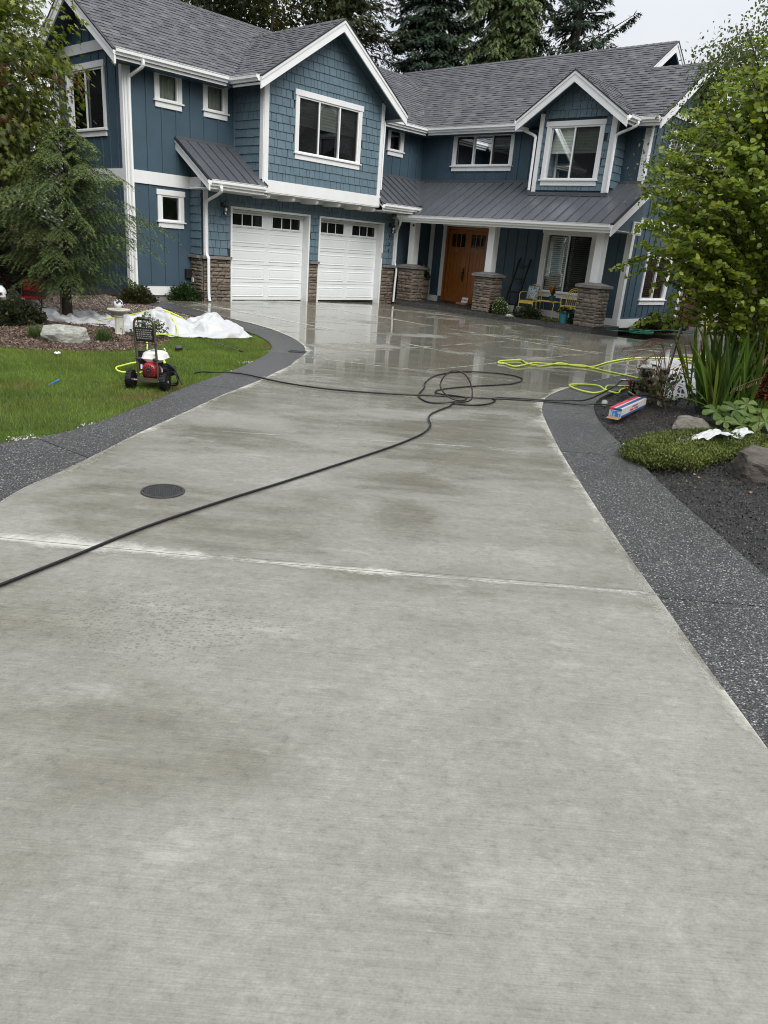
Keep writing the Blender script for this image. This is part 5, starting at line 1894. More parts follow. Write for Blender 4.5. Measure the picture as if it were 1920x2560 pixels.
# ---- porch pillars
for (y0, y1, sd) in ((14.80, 15.33, 21), (11.96, 12.49, 22), (8.76, 9.29, 23)):
    x0, x1 = 17.06, 17.57
    m = MB()
    m.box((x0, y0, 0.05), (x1, y1, 1.0))
    pil = m.build('porch_pillar', 'mortar', house)
    stones(pil, Face('x', x0), y0 - 0.03, y1 + 0.01, 0.075, 0.99, sd)
    stones(pil, Face('y', y0), x0 - 0.03, x1, 0.075, 0.99, sd + 30)
    c = MB()
    a, b_, c0, c1 = x0 - 0.10, x1 + 0.06, y0 - 0.09, y1 + 0.08
    mx_, my_ = (x0 + x1) / 2, (y0 + y1) / 2
    c.box((a, c0, 0.995), (b_, c1, 1.06))
    c.add([(a, c0, 1.0605), (b_, c0, 1.0605), (b_, c1, 1.0605), (a, c1, 1.0605), (mx_ - .1, my_ - .1, 1.125), (mx_ + .1, my_ - .1, 1.125), (mx_ + .1, my_ + .1, 1.125), (mx_ - .1, my_ + .1, 1.125)],
          [(0, 1, 5, 4), (1, 2, 6, 5), (2, 3, 7, 6), (3, 0, 4, 7), (4, 5, 6, 7)])
    c.build('cap', 'cap', pil, bevel=0.006)
    p = MB()
    p.box((mx_ - 0.115, my_ - 0.105, 1.12), (mx_ + 0.115, my_ + 0.105, 2.34))
    p.build('post', 'white', pil, bevel=0.004)

# ---- outlets, number, lamps
FL.piece('meter_box', 'black', house, 10.12, 10.27, 0.02, 0.10, 0.50, 0.70)
FR.piece('outlet_cover', 'bone', house, 15.80, 15.86, 0.09, 0.12, 0.42, 0.52)
def text(s, size, mat, parent, loc, rot, name='digit', ext=0.004):
    cu = bpy.data.curves.new(name, 'FONT')
    cu.body = s
    cu.size = size
    cu.extrude = ext
    cu.align_x = 'CENTER'
    cu.materials.append(M[mat])
    o = bpy.data.objects.new(name, cu)
    COL.objects.link(o)
    if parent is not None:
        o.parent = parent
        loc = V3(loc) - org(parent)
    bpy.context.view_layer.update()
    me = bpy.data.meshes.new_from_object(o)                 # real mesh digits
    bpy.data.objects.remove(o)
    o = bpy.data.objects.new(name, me)
    COL.objects.link(o)
    if parent is not None:
        o.parent = parent
    o.location = loc
    o.rotation_euler = rot
    return o
num = bpy.data.objects.new('house_number', None)
COL.objects.link(num)
num.parent = house
for s, z in (('7', 1.755), ('0', 1.575), ('4', 1.395)):
    text(s, 0.165, 'black', num, (16.715, 15.522, z), (math.pi / 2, 0, 0))

def wall_lamp(label, x, z):
    t = thing('wall_lamp', label, 'wall lamp', (x, 15.53, z), group='lamps beside the garage doors')
    m = MB()
    m.lathe([(0.0, 0.0), (0.058, 0.0), (0.058, 0.018), (0.03, 0.03), (0.0, 0.03)], (x, 15.53, z), 16, (0, -1, 0))
    m.build('backplate', 'black', t)
    a = MB()
    a.tube(catmull([(x, 15.51, z + 0.01), (x, 15.46, z + 0.06), (x, 15.41, z + 0.075), (x, 15.385, z + 0.05), (x, 15.38, z - 0.01)], 5), 0.007, 8)
    a.build('arm', 'black', t)
    h = MB()
    h.lathe([(0.0, 0.0), (0.02, 0.0), (0.052, -0.015), (0.056, -0.05), (0.05, -0.06), (0.0, -0.06)], (x, 15.38, z), 16)
    h.build('holder', 'black', t)
    g = MB()
    g.lathe([(0.046, -0.055), (0.05, -0.08), (0.062, -0.12), (0.066, -0.21), (0.05, -0.225), (0.0, -0.228)], (x, 15.38, z), 16)
    g.build('jar_shade', 'glass', t, smooth=True)
    bl = MB()
    bl.lathe([(0.0, -0.14), (0.018, -0.13), (0.02, -0.11), (0.01, -0.06)], (x, 15.38, z), 10)
    bl.build('bulb', 'vinyl', t, smooth=True)
wall_lamp('black jar lantern on the blue shakes left of the left garage door', 10.86, 2.20)
wall_lamp('black jar lantern above the house number right of the right garage door', 16.72, 2.16)

# ---- porch floor
ps = MB()
ps.box((17.0, 8.75, -0.2), (18.5, 15.52, 0.07))
porch = struct(ps.build('porch_floor', 'agg_step'))
ORG[porch.name] = V3((0, 0, 0))
# ================================================================== PLANTS
LEAF_ROUND = ([(0, 0, 0), (0.42, 0.18, 0.05), (0.5, 0.52, 0.06), (0.26, 0.86, 0.03), (0, 1, -0.02), (-0.26, 0.86, 0.03), (-0.5, 0.52, 0.06), (-0.42, 0.18, 0.05)],
              [(0, 1, 2, 3, 4), (0, 4, 5, 6, 7)])
LEAF_OVAL = ([(0, 0, 0), (0.3, 0.35, 0.05), (0.24, 0.72, 0.03), (0, 1, -0.05), (-0.24, 0.72, 0.03), (-0.3, 0.35, 0.05)], [(0, 1, 2, 3), (0, 3, 4, 5)])
LEAF_MAPLE = ([(0, 0, 0), (0.30, 0.05, -0.06), (0.16, 0.24, 0.02), (0.52, 0.42, -0.10), (0.22, 0.46, 0.02), (0.30, 0.78, -0.08), (0.10, 0.60, 0.03), (0, 1.05, -0.10),
               (-0.10, 0.60, 0.03), (-0.30, 0.78, -0.08), (-0.22, 0.46, 0.02), (-0.52, 0.42, -0.10), (-0.16, 0.24, 0.02), (-0.30, 0.05, -0.06)],
              [(0, 1, 2), (2, 3, 4), (4, 5, 6), (6, 7, 8), (8, 9, 10), (10, 11, 12), (12, 13, 0), (0, 2, 4, 6), (0, 6, 8), (0, 8, 10, 12)])
FROND = ([(0, 0, 0), (0.5, 0.35, -0.04), (0, 1, -0.16), (-0.5, 0.35, -0.04)], [(0, 1, 2), (0, 2, 3)])
SPRAY = ([(0, 0, 0), (.16, .2, -.02), (.05, .25, -.02), (.30, .45, -.06), (.06, .5, -.05), (.24, .75, -.12), (.03, .72, -.1), (0, 1, -.18), (-.05, .68, -.1), (-.24, .70, -.12), (-.05, .46, -.05), (-.30, .42, -.06), (-.05, .22, -.02), (-.16, .2, -.02)], [(0, 1, 2, 12, 13), (2, 3, 4, 10, 11, 12), (4, 5, 6, 8, 9, 10), (6, 7, 8)])
NEEDLE = ([(-0.5, 0, 0), (0.5, 0, 0), (0, 1, -0.1)], [(0, 1, 2)])

def branch_tree(P0, height, nlimb, spread, z0, seed, lean=(0, 0), taper=0.5, gnarl=0.25):
    """limbs as polylines rising from P0: returns list of (points, radius)"""
    r = random.Random(seed)
    out = []
    for i in range(nlimb):
        az = 2 * math.pi * (i + r.uniform(-.3, .3)) / nlimb
        p = V3(P0)
        d = V3((math.cos(az) * spread * r.uniform(.3, 1), math.sin(az) * spread * r.uniform(.3, 1), 1)).normalized()
        L_ = height * r.uniform(.75, 1.05)
        pts = [p.copy()]
        k = 9
        for j in range(k):
            d = (d + V3((r.uniform(-gnarl, gnarl) + lean[0] * .05, r.uniform(-gnarl, gnarl) + lean[1] * .05, r.uniform(-.05, .15))) * 0.5).normalized()
            p = p + d * (L_ / k)
            pts.append(p.copy())
        out.append(pts)
    return out

def limbs_mesh(name, lists, r0, r1, mat, parent, k=6):
    m = MB()
    for pts in lists:
        n_ = len(pts)
        m.tube(pts, [r0 + (r1 - r0) * (i / (n_ - 1)) for i in range(n_)], k)
    return m.build(name, mat, parent, smooth=True, recalc=False)

# ---------------------------------------------------------------- conifers far behind the house
def far_conifer(label, base, height, radius, seed, cols, density=1.0, bare=0.0, zmin=3.5, droop=0.25, shape=0.8, arms=(), ragged=0.35, fr=(0.13, 0.30)):
    t = thing('conifer_tree', label, 'tree', (base[0], base[1], 0.0), group='trees behind the house')
    bx, by = base
    m = MB()
    m.tube([(bx, by, -0.3), (bx, by, height * .5), (bx, by, height)], [height * .016, height * .010, 0.02], 8)
    m.build('trunk', 'bark', t, smooth=True)
    g = np.random.default_rng(seed)
    Pp, Dd, Ss, Tt, br = [], [], [], [], MB()
    z = zmin
    while z < height - 0.2:
        f = 1 - (z / height)
        R_ = radius * (f ** shape) * 1.05 + 0.15
        n_ = max(3, int(5 + 3 * f))
        for i in range(n_):
            az = g.uniform(0, 2 * math.pi)
            ln = R_ * g.uniform(1 - ragged, 1.12)
            if g.random() < bare:
                continue
            zz = z + g.uniform(-.25, .25)
            k = max(5, int(ln * 15 * density))
            s = np.sort(g.uniform(0.12, 1.0, k))
            up0 = g.uniform(-.1, .25)
            rr = ln * s
            zb = zz + up0 * rr - droop * rr * rr / max(0.8, ln)
            px = bx + np.cos(az) * rr
            py = by + np.sin(az) * rr
            br.tube([(bx, by, zz), (bx + math.cos(az) * ln * .5, by + math.sin(az) * ln * .5, zz + up0 * ln * .5 - droop * ln * .25), (bx + math.cos(az) * ln, by + math.sin(az) * ln, zz + up0 * ln - droop * ln)], [0.03, 0.02, 0.006], 4, False)
            for q in range(3):
                w = (1.08 - s) * ln * 0.42
                off = g.uniform(-1, 1, k) * w
                P_ = np.stack([px - np.sin(az) * off, py + np.cos(az) * off, zb - np.abs(off) * .18 + g.normal(0, .05, k)], 1)
                D_ = np.stack([np.cos(az) * .7 - np.sin(az) * np.sign(off) * .7 + g.normal(0, .25, k), np.sin(az) * .7 + np.cos(az) * np.sign(off) * .7 + g.normal(0, .25, k), -0.25 - droop + g.normal(0, .25, k)], 1)
                Pp.append(P_); Dd.append(D_)
                Ss.append(g.uniform(*fr, k))
        z += 0.30 / max(.7, density)
    for (az, zz, ln, up0) in arms:
        k = int(ln * 130)
        s = np.sort(g.uniform(0.1, 1.0, k))
        rr = ln * s
        off = g.normal(0, 1, k) * (1.15 - s) * 0.34
        zb = zz + up0 * rr + 0.12 * (s ** 3) * ln
        Pp.append(np.stack([bx + np.cos(az) * rr - np.sin(az) * off, by + np.sin(az) * rr + np.cos(az) * off, zb - np.abs(off) * .5], 1))
        Dd.append(np.stack([np.cos(az) + g.normal(0, .5, k), np.sin(az) + g.normal(0, .5, k), -0.25 + g.normal(0, .45, k)], 1))
        Ss.append(g.uniform(0.14, 0.34, k))
        br.tube([(bx, by, zz), (bx + math.cos(az) * ln, by + math.sin(az) * ln, zz + up0 * ln + 0.12 * ln)], [0.05, 0.01], 4, False)
    bo = br.build('branches', 'bark', t, recalc=False)
    bo['kind'] = 'stuff'
    P_, D_, S_ = np.concatenate(Pp), np.concatenate(Dd), np.concatenate(Ss)
    X, Y, Z = frames(D_, jitter=0.35)
    c = np.array(cols)
    tint = c[g.integers(0, len(c), len(P_))] * g.normal(1, .25, (len(P_), 1))
    scatter('crown', *SPRAY, P_, X, Y, Z, np.stack([S_ * .8, S_, S_], 1), np.clip(tint, .002, .6), 'needle', t)
    return t

DARK = [(0.030, 0.054, 0.034), (0.041, 0.070, 0.042), (0.057, 0.086, 0.049), (0.022, 0.041, 0.026)]
OLIVE = [(0.068, 0.100, 0.035), (0.089, 0.121, 0.041), (0.051, 0.081, 0.032), (0.115, 0.140, 0.054)]
def right_of(base):                                     # direction to the right as seen from the drive, for long side arms
    return math.atan2(-base[0], base[1]) + math.pi * 0 if False else math.atan2(-base[0] / math.hypot(*base), base[1] / math.hypot(*base))
far_conifer('tall conifer behind the garage gable with tips reaching into open sky', (23.3, 24.75), 19.0, 4.3, 31, [(0.040, 0.050, 0.024), (0.056, 0.066, 0.030), (0.030, 0.040, 0.020), (0.085, 0.085, 0.040)], 1.25, 0.15, 5.0, 0.12, 0.75, ragged=0.55)
far_conifer('dark dense spruce behind the roof right of the sky gap', (25.75, 22.2), 17.0, 3.5, 32, DARK, 1.7, 0.0, 5.0, 0.22, 0.9, ragged=0.25)
far_conifer('olive drooping cedar in the middle of the roof ridge', (27.7, 20.2), 20.0, 3.6, 33, OLIVE, 1.6, 0.04, 5.0, 0.55, 0.85, fr=(0.14, 0.34))
far_conifer('thin fir with a bare trunk and one long branch pointing right', (29.0, 17.75), 19.0, 2.0, 34, DARK, 1.2, 0.22, 5.0, 0.2, 0.45, ragged=0.5,
            arms=((-1.05, 9.3, 2.2, 0.5), (-0.7, 10.6, 1.3, 0.05), (2.33, 8.3, 2.2, -0.1), (-0.9, 7.7, 1.6, 0.2), (-1.0, 9.2, 1.5, 0.1)))
far_conifer('dark conifer top rising far behind the left gable end', (9.5, 30.5), 21.0, 5.5, 35, DARK, 1.1, 0.0, 4.0, 0.25, 0.9)

def far_broadleaf(label, base, height, radius, seed, cols, n, gaps=0.0, size=(0.18, 0.34), zmin=4.5, blobs=26):
    t = thing('broadleaf_tree', label, 'tree', (base[0], base[1], 0.0), group='trees behind the house')
    g = np.random.default_rng(seed)
    bx, by = base
    L_ = branch_tree((bx, by, 0), height * .9, 6, .5, 0, seed)
    limbs_mesh('trunk', L_, 0.16, 0.02, 'bark', t)
    C_ = np.stack([bx + g.uniform(-1, 1, blobs) * radius * .85, by + g.uniform(-1, 1, blobs) * radius * .85, g.uniform(zmin, height, blobs)], 1)
    i = g.integers(0, blobs, n)
    d = unitv(g.normal(0, 1, (n, 3))) * (g.random((n, 1)) ** .4) * g.uniform(.6, 1.0, (n, 1)) * radius * (.42 - .15 * gaps)
    P_ = C_[i] + d
    D_ = g.normal(0, 1, (n, 3)); D_[:, 2] -= .6
    X, Y, Z = frames(D_, jitter=.5)
    S_ = g.uniform(*size, n)
    c = np.array(cols)
    lum = g.normal(1, .15, (blobs, 1))[i]
    tint = c[g.integers(0, len(c), n)] * lum * g.normal(1, .2, (n, 1))
    scatter('crown', *LEAF_OVAL, P_, X, Y, Z, S_, np.clip(tint, .002, .6), 'leaf', t)
far_broadleaf('dark broad leaved tree above the left half of the garage roof', (19.0, 27.6), 13.5, 4.2, 41, [(0.030, 0.042, 0.020), (0.045, 0.057, 0.027), (0.065, 0.078, 0.036)], 42000, 0.0, (0.11, 0.24), 5.0, 60)
far_broadleaf('airy yellowing tree between the dark tree and the tall conifer', (21.2, 26.6), 13.0, 2.6, 42, [(0.10, 0.10, 0.03), (0.14, 0.125, 0.035), (0.075, 0.08, 0.03), (0.20, 0.165, 0.045)], 14000, 0.45, (0.07, 0.15), 5.5, 44)

# the wood across the street behind the camera: it stands in the window reflections
def treeline():
    g = np.random.default_rng(99)
    n = 26000
    az = g.uniform(math.radians(77), math.radians(345), n)          # measured from +X anticlockwise
    az = np.where(az > math.radians(345), az, az)
    r_ = g.uniform(30, 42, n)
    top = 9.5 + 2.2 * np.sin(az * 9) + 1.4 * np.sin(az * 23 + 1) + np.clip((2.4 - az) * 9, 0, 5)
    z = top * g.random(n) ** .8
    P_ = np.stack([r_ * np.cos(az), r_ * np.sin(az), z], 1)
    D_ = g.normal(0, 1, (n, 3)); D_[:, 2] -= .5
    X, Y, Z = frames(D_, jitter=.5)
    c = np.array([(.02, .03, .014), (.03, .042, .018), (.014, .022, .011)])
    o = scatter('treeline', *LEAF_OVAL, P_, X, Y, Z, g.uniform(.7, 1.7, n), c[g.integers(0, 3, n)] * g.normal(1, .2, (n, 1)), 'needle', kind='stuff')
treeline()

# ---------------------------------------------------------------- hemlock on the left bed
def hemlock():
    B_ = V3((5.63, 12.54, 0.0))
    t = thing('hemlock_tree', 'small feathery hemlock with a dark trunk on the left mulch bed', 'tree', B_)
    m = MB()
    m.tube([B_ + V3((0, 0, -.1)), B_ + V3((0.02, 0, .5)), B_ + V3((0.07, -.04, 1.4)), B_ + V3((.12, -.08, 2.3)), B_ + V3((.2, -.12, 3.1))], [.095, .075, .05, .028, .006], 9)
    m.build('trunk', 'bark', t, smooth=True)
    st = MB()
    st.tube([B_ + V3((-.13, -.05, -.02)), B_ + V3((-.10, -.05, .5))], .014, 6)
    st.build('stake', 'cedar', t)
    g = np.random.default_rng(5)
    P_, D_, S_, T_, W_ = [], [], [], [], []
    br = MB()
    tiers = 17
    per = 7
    for i in range(tiers * per):
        tier = i // per
        f = (tier + .5) / tiers
        z = .44 + 2.55 * f + g.uniform(-.035, .035)
        az = tier * 1.1 + (i % per) * 2 * math.pi / per + g.uniform(-.3, .3)
        Rz = (1.66 - .55 * abs(f - .30) / .30 if f < .30 else 1.66 * (1 - (f - .30) / .70) ** .92 + .08)
        ln = Rz * g.uniform(.55, 1.12)
        c0 = B_ + V3((.12 * f, -.1 * f, z))
        up0 = .60 + .35 * g.random()
        k = 15
        pts = []
        d = V3((math.cos(az), math.sin(az), 0))
        for j in range(k + 1):
            s = j / k
            pts.append(c0 + d * (ln * s) + V3((0, 0, ln * (up0 * s - (.34 + .32 * s) * s * s))) + V3((-d.y, d.x, 0)) * (.06 * math.sin(3 * s + i)))
        br.tube(pts[::3], [.012, .009, .006, .004, .002, .0015][:len(pts[::3])], 4, False)
        # side twigs along the branch, each carrying flat sprays of short needles
        for j in range(2, k + 1):
            s = j / k
            for sd in (-1, 1):
                tl = ln * .34 * (1.12 - s) * g.uniform(.7, 1.2) + .07
                td = (d * .75 + V3((-d.y, d.x, 0)) * sd * .75 + V3((0, 0, -.22 - .25 * g.random()))).normalized()
                n_ = max(4, int(tl / .016))
                q = np.linspace(.06, 1, n_)
                pp = np.array(pts[j])[None] + np.array(td)[None] * (q * tl)[:, None] + np.array([0, 0, -1])[None] * (q ** 2 * tl * .38)[:, None]
                sdv = np.array([-td.y, td.x, 0])
                for side in (-1, 1):
                    P_.append(pp + g.normal(0, .004, pp.shape))
                    D_.append(np.array(td)[None] * .65 + sdv[None] * side * .8 + g.normal(0, .18, pp.shape) - np.array([0, 0, .15]))
                    S_.append(g.uniform(.026, .048, n_))
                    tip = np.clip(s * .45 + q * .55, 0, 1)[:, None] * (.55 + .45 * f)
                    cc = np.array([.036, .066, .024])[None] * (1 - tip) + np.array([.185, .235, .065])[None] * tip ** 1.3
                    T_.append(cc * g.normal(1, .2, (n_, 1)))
    br.build('branches', 'bark', t, recalc=False)
    P_, D_, S_, T_ = map(np.concatenate, (P_, D_, S_, T_))
    X, Y, Z = frames(D_, jitter=.4)
    scatter('needles', *NEEDLE, P_, X, Y, Z, np.stack([S_ * .36, S_, S_], 1), np.clip(T_, .003, .5), 'needle', t)
hemlock()

# ---------------------------------------------------------------- maple at the left edge
def maple():
    B_ = V3((4.9, 14.5, 0.0))
    t = thing('maple_tree', 'vine maple with a few reddening leaf sprays beside the left gable end', 'tree', B_)
    L_ = branch_tree(B_, 5.2, 6, .32, 0, 71, gnarl=.3)
    limbs_mesh('trunk', L_, .06, .008, 'bark', t)
    g = np.random.default_rng(8)
    nb = 330
    C_ = []
    while len(C_) < nb:
        p = g.uniform(-1, 1, 3)
        if (p[0] ** 2 + p[1] ** 2 + p[2] ** 2) > 1 or (p ** 2).sum() < .18:
            continue
        C_.append(np.array([4.95, 14.1, 3.95]) + p * np.array([1.50, 1.3, 2.25]))
    C_ = np.array(C_)
    tw = MB()
    for c in C_[:140]:
        o = V3((5.0, 14.3, c[2] - .5)).lerp(V3(c), .15)
        tw.tube([o, (V3(c) + o) / 2 + V3((0, 0, .12)), V3(c)], [.01, .006, .002], 4, False)
    tw.build('twigs', 'bark', t, recalc=False)
    n = 17000
    i = g.integers(0, nb, n)
    off = g.normal(0, 1, (n, 3)) * np.array([.24, .24, .09])
    P_ = C_[i] + off
    out = unitv(P_ - np.array([5.0, 14.1, 3.6]))
    D_ = out * .6 + g.normal(0, .45, (n, 3)); D_[:, 2] -= .75
    U_ = np.tile([0, 0, 1.0], (n, 1)) + out * .6 + g.normal(0, .35, (n, 3))
    X, Y, Z = frames(D_, up=U_)
    S_ = g.uniform(.075, .125, n)
    base = np.array([(.120, .150, .026), (.150, .180, .032), (.190, .205, .040), (.080, .110, .024)])
    red = np.array([(.16, .035, .02), (.20, .06, .028), (.12, .05, .02), (.10, .07, .02)])
    isr = (g.random(nb) < .055) & (C_[:, 2] > 2.6)
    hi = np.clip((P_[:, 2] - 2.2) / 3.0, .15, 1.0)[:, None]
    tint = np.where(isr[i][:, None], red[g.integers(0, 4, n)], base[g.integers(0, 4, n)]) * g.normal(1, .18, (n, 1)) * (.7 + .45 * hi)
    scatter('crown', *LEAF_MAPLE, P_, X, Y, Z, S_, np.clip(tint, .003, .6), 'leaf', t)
maple()

# ---------------------------------------------------------------- dark shrubbery behind the maple, along the fence
def shrub(label, base, rad, h, cols, n, seed, name='shrub', cat='shrub', size=(.03, .06), tmpl=LEAF_OVAL, mat='leaf', twig='bark', group=None, upr=0.0, inner=.35, flowers=None):
    t = thing(name, label, cat, base, group=group)
    g = np.random.default_rng(seed)
    B_ = np.array(base)
    rad = rad if isinstance(rad, tuple) else (rad, rad)
    m = MB()
    for k in range(14):
        a = g.uniform(0, 2 * math.pi)
        e = B_ + np.array([math.cos(a) * rad[0] * .7, math.sin(a) * rad[1] * .7, h * g.uniform(.5, .9)])
        m.tube([V3(B_ + np.array([math.cos(a) * .02, math.sin(a) * .02, -.03])), V3((B_ + e) / 2 + np.array([0, 0, h * .12])), V3(e)], [.006, .004, .002], 4, False)
    m.build('stems', twig, t, recalc=False)
    d = unitv(g.normal(0, 1, (n, 3)))
    d[:, 2] = np.abs(d[:, 2])
    lump = 1 + .22 * np.sin(d[:, 0] * 5 + seed) * np.cos(d[:, 1] * 6 - seed) + .12 * np.sin(d[:, 2] * 9 + d[:, 0] * 7)
    r_ = (inner + (1 - inner) * g.random(n) ** .5) * lump
    P_ = B_ + d * r_[:, None] * np.array([rad[0], rad[1], h])
    D_ = d * np.array([1, 1, .8]) + g.normal(0, .55, (n, 3)) + np.array([0, 0, upr])
    X, Y, Z = frames(D_, jitter=.6)
    S_ = g.uniform(*size, n)
    c = np.array(cols)
    tint = c[g.integers(0, len(c), n)] * g.normal(1, .22, (n, 1))
    scatter('foliage', *tmpl, P_, X, Y, Z, S_, np.clip(tint, .003, .7), mat, t)
    if flowers:
        fc, fn, fs = flowers
        d = unitv(g.normal(0, 1, (fn, 3))); d[:, 2] = np.abs(d[:, 2]) + .1
        P_ = B_ + unitv(d) * np.array([rad[0], rad[1], h]) * g.uniform(.92, 1.1, (fn, 1))
        X, Y, Z = frames(g.normal(0, 1, (fn, 3)), jitter=.3)
        star = ([(0, 0, .25), (.5, 0, 0), (.25, .43, 0), (-.25, .43, 0), (-.5, 0, 0), (-.25, -.43, 0), (.25, -.43, 0)], [(0, 1, 2), (0, 2, 3), (0, 3, 4), (0, 4, 5), (0, 5, 6), (0, 6, 1)])
        c = np.array(fc)
        scatter('blossoms', *star, P_, X, Y, Z, g.uniform(*fs, fn), np.clip(c[g.integers(0, len(c), fn)] * g.normal(1, .08, (fn, 1)), 0, .9), 'leaf', t)
    return t
GR = [(.034, .054, .018), (.05, .078, .024), (.075, .105, .03)]
DK = [(.016, .027, .013), (.024, .037, .016), (.034, .048, .021)]
shrub('tall dark shrubbery filling the corner behind the maple', (4.6, 16.0, 0), (1.9, .9), 3.6, DK, 7000, 12, size=(.09, .17), inner=.2)
shrub('tall dark evergreen shrub beside the end of the left gable wall', (6.9, 18.6, 0), (1.2, 1.2), 6.2, DK, 7000, 13, size=(.10, .18), inner=.2)
shrub('twiggy grey green lavender like bush at the left end of the mulch bed', (4.62, 12.0, .02), (.36, .34), .42, [(.03, .04, .024), (.05, .055, .03), (.04, .05, .035), (.06, .06, .025)], 5000, 14, size=(.02, .06), tmpl=NEEDLE, upr=.5)
shrub('low brownish green heather against the white baseboard of the left wall', (8.5, 15.35, 0), (.42, .32), .36, [(.05, .052, .02), (.035, .045, .02), (.07, .06, .03)], 5000, 15, size=(.02, .05), tmpl=NEEDLE, upr=.5)
shrub('glossy dark green shrub in the corner beside the garage stone', (9.95, 15.72, 0), (.42, .26), .36, [(.02, .042, .014), (.03, .06, .018), (.045, .08, .026)], 3000, 16, size=(.03, .06))
shrub('small straggly plant with grey leaves beside the birdbath', (5.98, 10.48, 0.0), (.26, .22), .30, [(.09, .11, .06), (.12, .14, .085), (.06, .08, .045)], 600, 17, size=(.03, .055), inner=.5)
shrub('long low strip of brown green heather below the right end wall', (20.1, 8.35, -.05), (1.5, .42), .36, [(.028, .032, .014), (.045, .046, .02), (.06, .055, .026)], 9000, 18, size=(.04, .09), tmpl=NEEDLE, upr=.6)
shrub('white flowering bush at the foot of the middle stone pillar', (17.16, 11.62, .07), (.16, .28), .40, [(.05, .085, .03), (.07, .11, .035), (.12, .16, .04)], 2600, 19, 'flowering_plant', 'plant', (.025, .05), flowers=([(.82, .82, .78)], 230, (.018, .028)))
shrub('leafy green bush spilling over the porch edge in front of the yellow chair', (17.15, 10.72, .07), (.16, .40), .30, [(.03, .042, .018), (.05, .06, .026), (.04, .05, .028)], 2600, 20, 'porch_plant', 'plant', (.03, .06))
shrub('dark red leaved plant tucked beside the middle stone pillar', (17.16, 11.90, .07), (.10, .10), .28, [(.03, .008, .012), (.045, .012, .016)], 500, 21, 'porch_plant', 'plant', (.03, .05))
shrub('yellow green creeping plant on the porch edge beside the teal pot', (17.08, 10.02, .07), (.10, .24), .07, [(.12, .15, .04), (.09, .12, .03)], 320, 22, 'porch_plant', 'plant', (.03, .05))

# grass tufts
def tuft(label, base, n, h, seed, cols=((.05, .085, .02), (.075, .12, .03), (.04, .07, .018)), sp=.55):
    t = thing('grass_tuft', label, 'grass tuft', base, group='grass tufts on the mulch bed')
    g = np.random.default_rng(seed)
    P_ = np.array(base) + np.stack([g.normal(0, .05, n), g.normal(0, .05, n), np.zeros(n)], 1)
    D_ = np.stack([g.normal(0, sp, n), g.normal(0, sp, n), np.ones(n)], 1)
    X, Y, Z = frames(D_, jitter=.5)
    S_ = g.uniform(.5, 1.0, n) * h
    scatter('blades', [(-.5, 0, 0), (.5, 0, 0), (.3, .6, 0), (0, 1, .3), (-.3, .6, 0)], [(0, 1, 2, 4), (4, 2, 3)], P_, X, Y, Z, np.stack([np.full(n, .008), S_, S_], 1), np.clip(np.array(cols)[g.integers(0, len(cols), n)] * g.normal(1, .2, (n, 1)), .003, .6), 'blade', t)
tuft('grass tuft left of the pale boulder on the mulch bed', (4.38, 10.80, .0), 260, .21, 1)
tuft('grass tuft right of the pale boulder on the mulch bed', (5.16, 10.36, -.01), 280, .21, 2)

